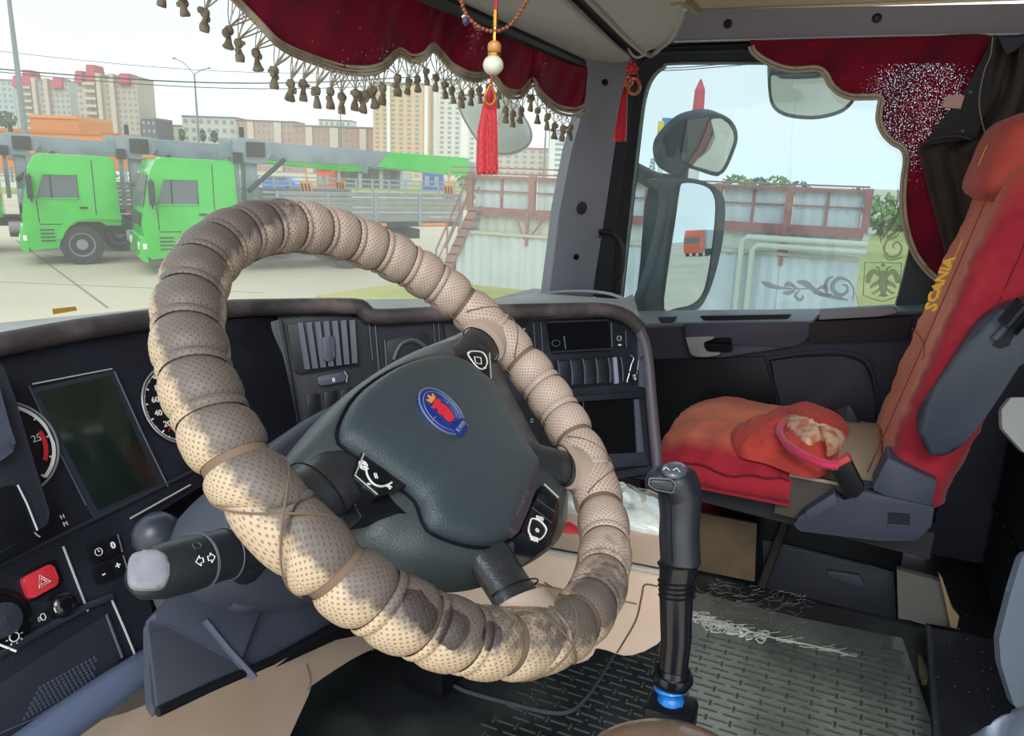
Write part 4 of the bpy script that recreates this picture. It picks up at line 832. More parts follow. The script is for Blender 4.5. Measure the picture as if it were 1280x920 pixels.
# ---- steering column
col = thing('steering_column', 'dark grey steering column shroud with control stalk on its left', 'steering column', FA.at(330, 740, .1))
COLM = mat('column_plastic', '#343845', .55, bump=.2, bscale=350, var='#3d4250', vscale=6)
cdir = Vector((.02, .72, -.69)).normalized()
FK = FR(OX(300, 700, .47), (1, 0, 0), Vector((0, .69, .72)))      # plane parallel to the wheel plane, further down the column
def kp(u, v, h=0): return FK.at(u, v, h)
up_px = sp([(222, 690), (224, 655), (240, 630), (290, 590), (350, 545), (400, 520), (470, 540), (520, 600), (500, 680), (430, 740), (330, 760), (250, 745)], 4, True)
def kring(px, h, s=1.0, dz=0):
    P = [kp(u, v, 0) for u, v in px]; c = sum(P, Vector())/len(P)
    return [c+(p-c)*s+FK.n*h for p in P]
build('upper_shroud', MB().loft([kring(up_px, .055, .72), kring(up_px, .05, .85), kring(up_px, .0, 1.0), kring(up_px, -.06, .98)]), COLM, col, 50)
lo_px = [(224, 728), (236, 650), (470, 640), (455, 745), (425, 776), (330, 832), (270, 855), (197, 890), (190, 880), (187, 840), (186, 778)]
slab(FK, rr(lo_px, .08), -.022, -.012, 'lower_shroud', COLM, col, .012)
slab(FK, rr([(238, 702), (300, 690), (330, 750), (300, 830), (190, 770), (222, 735)], .1), -.02, -.006, 'shroud_step', mat('column_plastic2', '#3b404e', .5), col, .004)
slab(FK, [(186, 790), (262, 776), (322, 842), (270, 853), (197, 886)], -.012, -.0085, 'shroud_flap', mat('column_plastic3', '#31353f', .6), col, .002)
build('flap_edge', MB().tube([kp(u, v, -.006) for u, v in [(256, 776), (285, 812), (318, 848)]], .0035, 6), GREYP, col)
build('shroud_rim', MB().tube([kp(u, v, -.008) for u, v in [(197, 890), (265, 858), (340, 826), (430, 776)]], .004, 8), BLACK, col)
build('stalk_boot_ring', MB().lathe([(.030, -.012), (.034, -.004), (.032, .004), (.024, .003), (.020, -.004)], kp(303, 718, .0), FK.n, 28), GREYP, col, 60)
build('stalk_boot', MB().lathe([(.024, -.006), (.021, .006), (.012, .012), (.001, .012)], kp(303, 716, .0), FK.n, 24), BLACK, col, 60)
build('adjust_knob', MB().ball(kp(196, 668, -.03), (.022, .02, .02), 14), mat('knob_dark', '#2c303c', .35), col, 70)
# stalk
A0, A1 = OD(186, 719, .50), OD(325, 680, .585)
ax = (A1-A0).normalized(); L = (A1-A0).length
upv = (Vector((0, 0, 1))-ax*ax.z).normalized()
st = build('stalk', MB().tube([A0-ax*.012, A0-ax*.006, A0+ax*.01, A0.lerp(A1, .3), A0.lerp(A1, .6), A0.lerp(A1, .85), A1], [.008, .0145, .0185, .0195, .0185, .0195, .018], 20, up=upv, flat=1.0), mat('stalk_black', '#23262d', .4, bump=.15, bscale=400), col, 60)
for f in (.42, .43, .66): build('stalk_ring', MB().tube([A0.lerp(A1, f)+(upv*math.cos(a)+ax.cross(upv)*math.sin(a))*.0192 for a in [2*PI*i/28 for i in range(28)]], .0007, 5, True), GREYP, st)
vw = (CAM-A0).normalized(); vp = (vw-ax*vw.dot(ax)).normalized()
ic = FR(A0.lerp(A1, .30)+vp*.0205, ax, vp.cross(ax)*1)
if ic.n.dot(vp) < 0: ic = FR(ic.p, ax, -(vp.cross(ax)))
tp = FR(A0, (0, 1, 0), upv)
# worn grey pad on the tip
tn = (-ax*.45+vp*.8+upv*.25).normalized(); tx = tn.cross(upv).normalized()*-1; ty = tn.cross(tx)
ft_ = FR(A0-ax*.002+tn*.0165, tx, ty)
build('stalk_end_pad', MB().prism([ft_.to(a*.012, b*.013, -.006) for a, b in rr([(-1, -.9), (1, -1), (1, .9), (-1, 1)], .35)], ft_.n*.007, .003), mat('worn_grey_pad', '#858691', .6, var='#74757f', vscale=60), st, 60)
def arrow(o, sx):
    return [ic.to(o+sx*x*.8, y*.75, .0) for x, y in ((.0045, 0), (0, .0045), (0, .002), (-.003, .002), (-.003, -.002), (0, -.002), (0, -.0045))]
build('indicator_icon', MB().tube(arrow(.0045, 1), .0004, 4, True).tube(arrow(-.0042, -1), .0004, 4, True), WHITE, st)
nv2 = (vp*.92+upv*.38).normalized(); ic2 = FR(A0.lerp(A1, .80)+nv2*.0205, ax, nv2.cross(ax)); print('ic2', ic2.n.dot(nv2))
build('wiper_icon', MB().tube([ic2.to(x, y, .0) for x, y in ((-.005, -.003), (-.0035, .004), (.0035, .004), (.005, -.003))], .0005, 4, True).tube([ic2.to(0, -.006, 0), ic2.to(.003, .001, 0)], .0005, 4), WHITE, st)
build('lamp_icon', MB().tube([ic.to(-.004, .0085, -.003), ic.to(-.004, .0125, -.005), ic.to(.001, .0125, -.005), ic.to(.002, .0105, -.004), ic.to(.001, .0085, -.003)], .0003, 4, True), GREYP, st)
build('stalk_neck', MB().tube([A0.lerp(A1, .93), kp(303, 716, .004)], [.018, .014], 14), BLACK, st)

# ================================================================ STEERING WHEEL
WC = Vector((0.57318, 0.33671, 1-0.21145)); wn = Vector((0.03468, -0.68223, 0.73031)); wx = Vector((0.99940, 0.02367, -0.02534)); wy = wn.cross(wx)
FWH = FR(WC, wx, wy)
RR, rr0 = .225, .0248
sw = thing('steering_wheel', 'large steering wheel in a worn cream perforated leather cover', 'steering wheel', WC)
def tor(phi, th, r):
    e = wx*math.cos(phi)+wy*math.sin(phi)
    return WC+e*(RR+r*math.cos(th))+wn*(r*math.sin(th))
def angpx(u, v, h=.0):
    a, b, _ = FWH.loc(FWH.at(u, v, h)); return math.degrees(math.atan2(b, a)) % 360
# leather material with perforation, wear and torn patches
def leather():
    m = mat('perforated_leather', '#d3c0a8', .5, spec=.45); t = m.node_tree; p = t.nodes['Principled BSDF']
    uv = N(t, 'ShaderNodeUVMap'); uv.uv_map = 'uv'
    vo = N(t, 'ShaderNodeTexVoronoi'); vo.inputs['Randomness'].default_value = 0.0; vo.inputs['Scale'].default_value = 1
    mp = N(t, 'ShaderNodeMapping'); mp.inputs['Scale'].default_value = (.86, .86, 1); mp.inputs['Rotation'].default_value = (0, 0, PI/4); t.links.new(uv.outputs[0], mp.inputs[0]); t.links.new(mp.outputs[0], vo.inputs['Vector'])
    ds = N(t, 'ShaderNodeMapRange'); ds.inputs['From Min'].default_value = .17; ds.inputs['From Max'].default_value = .26; ds.inputs['To Min'].default_value = 1; ds.inputs['To Max'].default_value = 0
    t.links.new(vo.outputs['Distance'], ds.inputs['Value'])
    co = N(t, 'ShaderNodeTexCoord'); at = N(t, 'ShaderNodeAttribute'); at.attribute_name = 'wear'
    n1 = N(t, 'ShaderNodeTexNoise'); n1.inputs['Scale'].default_value = 130; n1.inputs['Detail'].default_value = 4; t.links.new(co.outputs['Object'], n1.inputs['Vector'])
    ad = N(t, 'ShaderNodeMath', operation='MULTIPLY_ADD'); t.links.new(n1.outputs['Fac'], ad.inputs[0]); ad.inputs[1].default_value = .9; t.links.new(at.outputs['Fac'], ad.inputs[2])
    wr = N(t, 'ShaderNodeMapRange'); wr.inputs['From Min'].default_value = .62; wr.inputs['From Max'].default_value = 1.02; wr.inputs['To Max'].default_value = .88; t.links.new(ad.outputs[0], wr.inputs['Value'])
    c1 = N(t, 'ShaderNodeMix', data_type='RGBA'); c1.inputs['A'].default_value = lin('#c2aa90'); c1.inputs['B'].default_value = lin('#504a49'); t.links.new(wr.outputs[0], c1.inputs['Factor'])
    # pinker towards the far right of the wheel
    at2 = N(t, 'ShaderNodeAttribute'); at2.attribute_name = 'pink'
    c0 = N(t, 'ShaderNodeMix', data_type='RGBA'); c0.inputs['A'].default_value = lin('#b7a188'); c0.inputs['B'].default_value = lin('#b5a195'); t.links.new(at2.outputs['Fac'], c0.inputs['Factor']); t.links.new(c0.outputs['Result'], c1.inputs['A'])
    sq = N(t, 'ShaderNodeMath', operation='MULTIPLY'); t.links.new(ds.outputs[0], sq.inputs[0])
    iv = N(t, 'ShaderNodeMapRange'); iv.inputs['To Min'].default_value = .6; iv.inputs['To Max'].default_value = .3; t.links.new(wr.outputs[0], iv.inputs['Value']); t.links.new(iv.outputs[0], sq.inputs[1])
    c2 = N(t, 'ShaderNodeMix', data_type='RGBA'); t.links.new(sq.outputs[0], c2.inputs['Factor']); t.links.new(c1.outputs['Result'], c2.inputs['A']); c2.inputs['B'].default_value = lin('#3a2e27')
    last = c2
    n2 = N(t, 'ShaderNodeTexNoise'); n2.inputs['Scale'].default_value = 55; n2.inputs['Detail'].default_value = 6; t.links.new(co.outputs['Object'], n2.inputs['Vector'])
    wv = N(t, 'ShaderNodeTexNoise'); wv.inputs['Scale'].default_value = 600; t.links.new(co.outputs['Object'], wv.inputs['Vector'])
    for (u, v, R) in ((521, 757, .0105), (537, 770, .008), (572, 785, .013), (618, 795, .010), (612, 808, .006)):
        a = angpx(u, v, .02); e = math.radians(a); best = None
        for k in range(80):
            for j in range(-6, 7):
                P = tor(e+j*.012, k/80*2*PI, rr0+.001); d = (P-CAM); uu = 640+FPX*d.dot(RT)/d.dot(FW); vv = 460+FPX*d.dot(DN)/d.dot(FW)
                s = (uu-u)**2+(vv-v)**2+d.length*40
                if best is None or s < best[0]: best = (s, P)
        q = best[1]-WC
        vd = N(t, 'ShaderNodeVectorMath', operation='DISTANCE'); t.links.new(co.outputs['Object'], vd.inputs[0]); vd.inputs[1].default_value = q
        ad2 = N(t, 'ShaderNodeMath', operation='MULTIPLY_ADD'); t.links.new(n2.outputs['Fac'], ad2.inputs[0]); ad2.inputs[1].default_value = .018; t.links.new(vd.outputs['Value'], ad2.inputs[2])
        ls = N(t, 'ShaderNodeMapRange'); ls.inputs['From Min'].default_value = R+.0095; ls.inputs['From Max'].default_value = R+.0085; t.links.new(ad2.outputs[0], ls.inputs['Value'])
        cw = N(t, 'ShaderNodeMix', data_type='RGBA'); cw.inputs['A'].default_value = lin('#2c2524'); cw.inputs['B'].default_value = lin('#453c39'); t.links.new(wv.outputs['Fac'], cw.inputs['Factor'])
        c3 = N(t, 'ShaderNodeMix', data_type='RGBA'); t.links.new(ls.outputs[0], c3.inputs['Factor']); t.links.new(last.outputs['Result'], c3.inputs['A']); t.links.new(cw.outputs['Result'], c3.inputs['B']); last = c3
    t.links.new(last.outputs['Result'], p.inputs['Base Color'])
    bp = N(t, 'ShaderNodeBump'); bp.inputs['Strength'].default_value = .5; bp.inputs['Distance'].default_value = .0012
    hm = N(t, 'ShaderNodeMath', operation='MULTIPLY_ADD'); t.links.new(n1.outputs['Fac'], hm.inputs[0]); t.links.new(wr.outputs[0], hm.inputs[1]); 
    ng = N(t, 'ShaderNodeMath', operation='MULTIPLY'); ng.inputs[1].default_value = -.6; t.links.new(ds.outputs[0], ng.inputs[0]); t.links.new(ng.outputs[0], hm.inputs[2])
    t.links.new(hm.outputs[0], bp.inputs['Height']); t.links.new(bp.outputs[0], p.inputs['Normal'])
    return m
LEA = leather()
THR = mat('seam_thread', '#6f5b4b', .8)
build('rim_core', MB().loft([[tor(2*PI*i/96, 2*PI*k/16, rr0-.0036) for k in range(16)] for i in range(97)], cap=False), THR, sw, 60)
def sst(a, b, x): x = max(0, min(1, (x-a)/(b-a))); return x*x*(3-2*x)
def wear_at(phi, th):
    d = math.degrees(phi) % 360
    e = math.degrees(th) % 360
    # worn crown, turned towards the driver: broad from the top of the wheel down its left side to the bottom
    zone = sst(75, 105, d)*(1-.55*sst(215, 235, d))*(1-sst(258, 285, d))*.95+.42*(1-sst(0, 1, abs(((d-270+180) % 360)-180)/38))
    c = 62+34*sst(130, 190, d)
    band = 1-sst(.35, 1.0, abs(((e-c+180) % 360)-180)/85)
    return zone*band
def segment(p0, p1, bulge, name, sk0=.012, sk1=.012, r_end=-.0026, nl=9, nt=28):
    b = bmesh.new(); uvl = b.loops.layers.uv.new('uv'); V = []
    for i in range(nl+1):
        s = i/nl; e = 1-abs(2*s-1)**3.2
        r = rr0+r_end+(bulge-r_end)*e; sk = sk0+(sk1-sk0)*s
        V.append([(b.verts.new(tor(p0+(p1-p0)*s+sk*math.sin(k/nt*2*PI-.6), 2*PI*k/nt, r)), p0+(p1-p0)*s, 2*PI*k/nt) for k in range(nt)])
    inf = {}
    for row in V:
        for v, p, th in row: inf[v] = (p, th)
    for i in range(nl):
        for k in range(nt):
            k2 = (k+1) % nt
            f = b.faces.new((V[i][k][0], V[i][k2][0], V[i+1][k2][0], V[i+1][k][0])); f.smooth = True
            for l in f.loops:
                p, th = inf[l.vert]
                if k2 == 0 and th == 0: th = 2*PI
                l[uvl].uv = (p*RR/.0030, th*rr0/.0030)
    for v in b.verts: v.co -= WC
    bmesh.ops.recalc_face_normals(b, faces=b.faces)
    me = bpy.data.meshes.new(name)
    b.verts.index_update(); vals = [inf[v] for v in b.verts]
    b.to_mesh(me); b.free()
    me.attributes.new('wear', 'FLOAT', 'POINT'); me.attributes.new('pink', 'FLOAT', 'POINT'); at = me.attributes['wear']; a2 = me.attributes['pink']
    for i, (p, th) in enumerate(vals):
        at.data[i].value = wear_at(p, th); d = math.degrees(p) % 360
        a2.data[i].value = max(0, min(1, (sst(60, 0, d)+ sst(150, 95, d)*(d < 200)+sst(245, 300, d))))
    me.materials.append(LEA)
    o = bpy.data.objects.new(name, me); scene.collection.objects.link(o); o.parent = cov; ROOT[o.name] = WC
cov = build('wheel_cover', MB().loft([[tor(2*PI*i/96, 2*PI*k/16, rr0-.0030) for k in range(16)] for i in range(97)], cap=False), THR, sw, 60)
spokes = [13, -41, -112, 186]                      # degrees round the rim
d = lambda x: math.radians(x)
def run(a, b, n):                                   # n wide panels with narrow bands between them, from angle a to b
    per = (b-a)/n
    for k in range(n):
        s = a+per*k
        segment(d(s+per*.10), d(s+per*.90), .0016, 'cover_panel')
        if k < n-1: segment(d(s+per*.905), d(s+per*1.095), .0002, 'cover_band', r_end=-.0014, nl=4)
run(25, 174, 15); run(-100, -53, 4); run(198, 248-12+0, 4); run(-29, 1, 3)
for c in (13, -41, -112+0, 186):
    a, b = c-12, c+12
    segment(d(a+.4), d(c-3), .0016, 'cover_panel', .012, .075); segment(d(c-3), d(c+3), .0016, 'cover_panel', .075, -.075); segment(d(c+3), d(b-.4), .0016, 'cover_panel', -.075, .012)
    for s in (1, -1):
        build('cross_seam', MB().tube([tor(d(c-s*11+s*22*t), math.radians(-60+225*t), rr0+.0013) for t in [i/24 for i in range(25)]], .0008, 5), THR, cov)
lac = MB().tube([tor(2*PI*i/160, math.radians(205), rr0+.0008) for i in range(160)], .0007, 5, True)
build('lacing_seam', lac, THR, cov)
# hub
HUBC = mat('hub_plastic', '#3e464a', .33, bump=.35, bscale=700); HUBD = mat('hub_lower_plastic', '#2c2f3b', .5, bump=.3, bscale=500); PAD = mat('airbag_vinyl', '#39444a', .36, bump=.5, bscale=800)
def wring(px, h, n=64, c=(0, 0), s=1.0):
    P = [FWH.loc(FWH.at(u, v, h))[:2] for u, v in sp(px, 6, True)]
    out = []
    for k in range(n):
        a = 2*PI*k/n; dx_, dy_ = math.cos(a), math.sin(a); best = 0
        for i in range(len(P)):
            x1, y1 = P[i][0]-c[0], P[i][1]-c[1]; x2, y2 = P[(i+1) % len(P)][0]-c[0], P[(i+1) % len(P)][1]-c[1]
            den = dx_*(y2-y1)-dy_*(x2-x1)
            if abs(den) < 1e-9: continue
            t = (x1*(y2-y1)-y1*(x2-x1))/den; q = (x1*dy_-y1*dx_)/den
            if t > 0 and -1e-6 <= q <= 1+1e-6 and t > best: best = t
        out.append((c[0]+dx_*best*s, c[1]+dy_*best*s))
    return out
padpx = [(429, 541), (433, 520), (450, 492), (480, 468), (510, 453), (545, 445), (575, 447), (600, 464), (616, 478), (630, 503), (648, 534), (664, 562), (676, 580), (674, 594), (662, 625), (648, 660), (638, 671), (608, 677), (575, 671), (542, 656), (532, 638), (524, 618), (490, 592), (460, 570), (436, 552)]
cw = FWH.loc(FWH.at(555, 555, .005))[:2]
base = wring(padpx, .006, 96, cw)
def sc(ring, s, h): return [FWH.to(cw[0]+(x-cw[0])*s, cw[1]+(y-cw[1])*s, h) for x, y in ring]
rings = [sc(base, 1.0, -.03), sc(base, 1.0, .002), sc(base, .985, .007), sc(base, .95, .0105), sc(base, .88, .0135), sc(base, .75, .016), sc(base, .5, .019), sc(base, .25, .0205), sc(base, .05, .021)]
pad = build('airbag_pad', MB().loft(rings), PAD, sw, 70)
outpx = [(600, 410), (560, 425), (500, 450), (440, 488), (390, 532), (352, 580), (346, 605), (385, 645), (430, 655), (443, 690), (478, 716), (530, 729), (600, 728), (660, 706), (698, 672), (706, 630), (700, 600), (682, 582), (664, 556), (642, 512), (624, 476), (616, 440)]
ow = wring(outpx, -.035, 96, cw)
rim1 = [(cw[0]+(x-cw[0])*1.02, cw[1]+(y-cw[1])*1.02) for x, y in base]
def mixr(a, b, t): return [(p[0]*(1-t)+q_[0]*t, p[1]*(1-t)+q_[1]*t) for p, q_ in zip(a, b)]
hs = [[FWH.to(x, y, -.012) for x, y in rim1], [FWH.to(x, y, -.002) for x, y in rim1], [FWH.to(x, y, -.0035) for x, y in mixr(rim1, ow, .25)], [FWH.to(x, y, -.013) for x, y in mixr(rim1, ow, .7)], [FWH.to(x, y, -.030) for x, y in ow], [FWH.to(x, y, -.05) for x, y in mixr(rim1, ow, .95)], [FWH.to(cw[0]+(x-cw[0])*.8, cw[1]+(y-cw[1])*.8, -.085) for x, y in ow]]
hub = build('hub_shroud', MB().loft(hs), HUBC, sw, 60)
build('pad_gap', MB().tube([FWH.to(x, y, -.0005) for x, y in rim1], .0014, 5, True), BLACK, hub)
def spoke(a, r0, r1, w0, w1, h0, h1, m, bend=0):
    a = d(a); e = (math.cos(a), math.sin(a)); s_ = (-math.sin(a), math.cos(a)); rings = []
    for i in range(13):
        t = i/12; r = r0+(r1-r0)*t; w_ = w0+(w1-w0)*(.5-.5*math.cos(PI*t)); h = h0+(h1-h0)*t; w_ *= 1-.18*math.sin(PI*t)
        rings.append([FWH.to(e[0]*r+s_[0]*w_*math.cos(k), e[1]*r+s_[1]*w_*math.cos(k), h+.014*math.sin(k)*(1 if math.sin(k) > 0 else 1.2)) for k in [2*PI*j/20 for j in range(20)]])
    o = build('spoke', MB().loft(rings), m, sw, 60)
    cs = [FWH.to(e[0]*(r1-.028)+s_[0]*w1*1.02*math.cos(k), e[1]*(r1-.028)+s_[1]*w1*1.02*math.cos(k), h1+.0148*math.sin(k)) for k in [2*PI*j/24 for j in range(24)]]
    build('spoke_seam', MB().tube(cs, .0007, 5, True), BLACK, o)
SPK = mat('spoke_worn_plastic', '#2b2d31', .36, bump=.3, bscale=400, var='#4a4a4c', vscale=40, vlo=.55, vhi=.8)
spoke(13, .09, .208, .030, .024, -.018, -.003, SPK); spoke(-41, .10, .208, .030, .024, -.018, -.003, SPK)
spoke(-112, .10, .208, .034, .026, -.018, -.003, SPK); spoke(186, .10, .208, .032, .026, -.018, -.003, SPK)
def collar(a, w_=.031):
    a = d(a); e = (math.cos(a), math.sin(a)); s_ = (-math.sin(a), math.cos(a)); rings = []
    for i in range(6):
        t = i/5; r = .190+.02*t; ww = w_*(1+.25*t*t); rings.append([FWH.to(e[0]*r+s_[0]*ww*math.cos(k), e[1]*r+s_[1]*ww*math.cos(k), -.002+(.0175+.004*t)*math.sin(k)) for k in [2*PI*j/24 for j in range(24)]])
    build('leather_collar', MB().loft(rings), mat('plain_leather', '#ab988b', .55, bump=.2, bscale=300), cov, 60)
for a in (13, -41, -112): collar(a, .0275)
# switch panels on the hub
GB_ = mat('switch_gloss', '#14161b', .22, coat=.4)
def wslab(px, h0, h1, name, m, parent, bev=.0008, r=.12): 
    return slab(FWH, rr(px, r) if r else px, h0, h1, name, m, parent, bev)
bl = wslab([(453, 563), (441, 596), (472, 621), (497, 612), (512, 606), (486, 580)], -.02, .0045, 'left_switch_panel', GB_, sw)
slab(FWH, rr([(465, 583), (478, 584), (489, 596), (484, 604), (468, 601), (462, 592)], .2), .0045, .0062, 'track_switch', BLACK, bl, .0006)
line(FWH, sp([(458, 583), (459, 593), (466, 604), (476, 608), (485, 606), (490, 603)], 3), .005, .0008, 'volume_outline', WHITE, bl, seg=4)
line(FWH, [(455, 567), (444, 594), (472, 618)], .005, .0007, 'panel_edge', GREYL, bl, seg=4)
text('II', FWH.at(470, 595, .0066), FWH, .007, 'pause_symbol', WHITE, bl, rot=-.5)
for s_, u, v in (('+', 487, 609), ('-', 461, 604), ('*', 480, 583), ('@', 454, 581)): text(s_, FWH.at(u, v, .005), FWH, .009, 'switch_symbol', WHITE, bl, rot=-.6, bold=.0002)
bt = wslab([(572, 446), (609, 431), (614, 474)], -.02, .0045, 'top_switch_panel', GB_, sw, r=.06)
line(FWH, sp([(585, 441), (592, 439), (604, 441), (609, 452), (605, 461), (597, 459), (588, 448)], 3, True), .005, .0008, 'switch_outline', WHITE, bt, True, 4)
line(FWH, [(593, 446), (601, 447), (602, 455), (595, 454)], .005, .0006, 'switch_outline', WHITE, bt, True, 4)
line(FWH, [(612, 441), (614, 473)], .0055, .0008, 'panel_edge', GREYL, bt, seg=4)
for u, v in ((586, 441), (606, 460)): build('switch_symbol', MB().ball(FWH.at(u, v, .005), (.002, .002, .001), 8), WHITE, bt)
br = wslab([(679, 604), (699, 624), (697, 656), (688, 681), (677, 690), (651, 664)], -.02, .011, 'right_switch_panel', GB_, sw)
cells = [[(679, 606), (697, 623), (693, 635), (677, 617)], [(670, 624), (677, 631), (672, 642), (665, 634)], [(678, 630), (693, 641), (690, 652), (674, 641)]]
for c_ in cells: wslab(c_, .011, .0135, 'cruise_button', BLACK, br, .0005)
line(FWH, [(671, 624), (694, 640)], .0135, .0005, 'cell_edge', GREYP, br, seg=4); line(FWH, [(665, 634), (690, 654)], .0135, .0005, 'cell_edge', GREYP, br, seg=4)
line(FWH, [(680, 605), (698, 622)], .0125, .0009, 'panel_edge', GREYL, br, seg=4)
line(FWH, sp([(663, 652), (661, 664), (668, 674), (677, 673), (683, 662), (676, 652), (666, 648)], 3, True), .0118, .0008, 'switch_outline', WHITE, br, True, 4)
text('SET', FWH.at(668, 674, .012), FWH, .0065, 'switch_word', WHITE, br, rot=-.75, bold=.0002); text('OFF', FWH.at(675, 648, .012), FWH, .0055, 'switch_word', WHITE, br, rot=-.75, bold=.0002)
text('o', FWH.at(671, 662, .012), FWH, .009, 'switch_symbol', WHITE, br)
ap = wslab([(661, 582), (672, 583), (676, 594), (660, 640), (647, 668), (636, 660), (634, 645), (648, 608)], .004, .0125, 'airbag_label_strip', mat('label_strip', '#3a3239', .5), sw, .002, .2)
a1 = FWH.at(640, 650, .0128); a2 = FWH.at(662, 605, .0128); v_ = a2-a1; rt = math.atan2(v_.dot(wy), v_.dot(wx))
text('AIRBAG', (a1+a2)/2, FWH, .0115, 'embossed_word', mat('emboss', '#5b5158', .4), ap, rot=rt)
slab(FWH, rr([(446, 604), (480, 624), (512, 608), (522, 622), (530, 648), (500, 640), (452, 648), (443, 630)], .15), -.02, -.004, 'scoop', BLACK, sw, .002)
# badge
bc = FWH.at(552, 514, .021)
BLU = mat('badge_blue', '#1b3280', .25, coat=.5); BSV = mat('badge_silver', '#9aa6c8', .3, metal=.6)
FBd = FR(bc, wx, wy)
E1 = FWH.loc(FWH.at(522, 490, .021)); E2 = FWH.loc(FWH.at(583, 534, .021))
bx = Vector((E2[0]-E1[0], E2[1]-E1[1])); bl_ = bx.length; ba = math.atan2(bx.y, bx.x)
# the badge: a disc with a small saddle at its lower end
Rb = .0255
bdg = build('badge', MB().lathe([(Rb, -.004), (Rb, .0005), (Rb*.96, .001), (.001, .001)], bc, wn, 48), BLU, sw)
q = lambda a, r, h=.0014: bc+wn*h+(wx*math.cos(a)+wy*math.sin(a))*r
build('badge_ring', MB().tube([q(2*PI*i/48, Rb*.98, .0006) for i in range(48)], .0009, 6, True), BSV, bdg)
build('badge_ring', MB().tube([q(2*PI*i/48, Rb*.82, .0012) for i in range(48)], .0005, 6, True), BSV, bdg)
up0 = math.radians(90+12)           # the wheel is turned a little, so is the badge
fb = FR(bc+wn*.0013, wx*math.cos(up0-PI/2)+wy*math.sin(up0-PI/2), wx*math.cos(up0)+wy*math.sin(up0))
GR = [(-6, -9), (-2, -10.5), (4, -10), (7, -6), (8, 0), (6, 5), (9, 6), (6, 9), (1, 9.5), (-3, 8), (-9, 8), (-7.5, 5), (-4, 4), (-8, 1), (-7, -1.5), (-3, -.5), (-6, -4)]
build('griffin_head', MB().prism([fb.to(x*.00105, y*.0012, 0) for x, y in GR], wn*.0008), mat('griffin_red', '#d8283a', .4), bdg)
build('griffin_crown', MB().prism([fb.to(x*.0012, y*.0012, .0002) for x, y in [(-4, 9.5), (-6, 14), (-2.5, 12), (0, 15.5), (2.5, 12), (6.5, 14), (5, 10)]], wn*.0008), mat('crown_gold', '#e0973a', .4), bdg)
for s_ in (-1, 1): build('badge_spoke', MB().tube([fb.to(s_*.0155, .001, 0), fb.to(s_*.0245, .001, 0)], .0007, 4), BSV, bdg)
build('badge_saddle', MB().prism([fb.to(x*.001, y*.001, -.001) for x, y in rr([(-14, -17), (14, -17), (11, -27), (-11, -27)], .25)], wn*.0022, .0005), BLU, bdg)
text('SCANIA', fb.to(0, -.0215, .0016), fb, .0058, 'badge_word', BSV, bdg)
# ================================================================ GEAR LEVER
lv = thing('gear_lever', 'tall black gear lever with thumb button, blue tape at its foot', 'gear lever', OD(838, 925, .70))
LEV = mat('lever_black', '#23252d', .42, bump=.15, bscale=350); LEVG = mat('lever_glossy', '#16171d', .22)
def lp(u, v, dd=.71): return OD(u, v, dd)
cen = [(846, 588, 15), (848, 594, 22), (849, 606, 26), (850, 622, 27), (850, 645, 25), (849, 670, 25), (851, 705, 25)]
pts = sp([(u, v, r) for u, v, r in cen], 4)
build('grip', MB().tube([lp(u, v) for u, v, r in pts], [r/1338 for u, v, r in pts], 22, up=FW), LEV, lv, 60)
hd_ = sp([(818, 614, 12), (824, 604, 19), (838, 600, 22), (846, 606, 23), (854, 622, 20)], 4)
build('grip_head', MB().tube([lp(u, v, .70) for u, v, r in hd_], [r/1355 for u, v, r in hd_], 18, up=FW), LEV, lv, 60)
FL = FR(lp(835, 605, .675), RT, -DN)
slab(FL, rr([(814, 600), (838, 601), (842, 606), (840, 614), (820, 610), (813, 605)], .25), -.01, .003, 'thumb_button', LEVG, lv, .003); build('button_rim', MB().tube([FL.at(u, v, .0) for u, v in rr([(812, 598), (838, 599), (844, 605), (841, 616), (820, 612), (811, 606)], .25)], .0012, 5, True), GREYP, lv)
FLT = FR(lp(840, 590, .69), RT*.9+DN*.2, (FW*.85-DN*.4))
build('top_icon_plate', MB().ball(lp(843, 588, .69), (.018, .012, .006), 14), mat('plate_grey', '#4f555e', .3, coat=.5), lv, 60)
build('shift_icon', MB().tube([lp(u, v, .672) for u, v in [(829, 587), (833, 584), (837, 588)]], .0003, 4).tube([lp(u, v, .672) for u, v in [(841, 588), (846, 585), (850, 590)]], .0003, 4), WHITE, lv)
build('grip_seam', MB().tube([lp(u, v, .688) for u, v in sp([(822, 613), (834, 619), (838, 632), (839, 660), (840, 704)], 3)], .0008, 5), BLACK, lv)
tu = [(848, 703, 24), (847, 718, 23), (845, 728, 21.5), (845, 800, 19), (841, 842, 18)]
build('sleeve', MB().tube([lp(u, v) for u, v, r in tu], [r/1338 for u, v, r in tu], 20, up=FW), LEVG, lv, 60)
for v, r in ((726, 22.8), (732, 22.5), (738, 22), (744, 22)): build('sleeve_ring', MB().tube([lp(846, v)+(RT*math.cos(a)+FW*math.sin(a))*(r/1338) for a in [2*PI*i/24 for i in range(24)]], .0009, 5, True), BLACK, lv)
build('sleeve_ring', MB().tube([lp(848, 705)+(RT*math.cos(a)+FW*math.sin(a))*(24.5/1338) for a in [2*PI*i/24 for i in range(24)]], .0014, 5, True), BLACK, lv)
build('base_flange', MB().lathe([(.012, .014), (.0145, .008), (.018, .010), (.0195, .004), (.017, -.002), (.010, -.003)], lp(840, 852), (0.05, 0, 1), 26), LEVG, lv, 60)
BT = mat('blue_tape', '#1f7fd6', .35, bump=1, bscale=60, var='#1663b4', vscale=60)
mb = MB(); rings = []
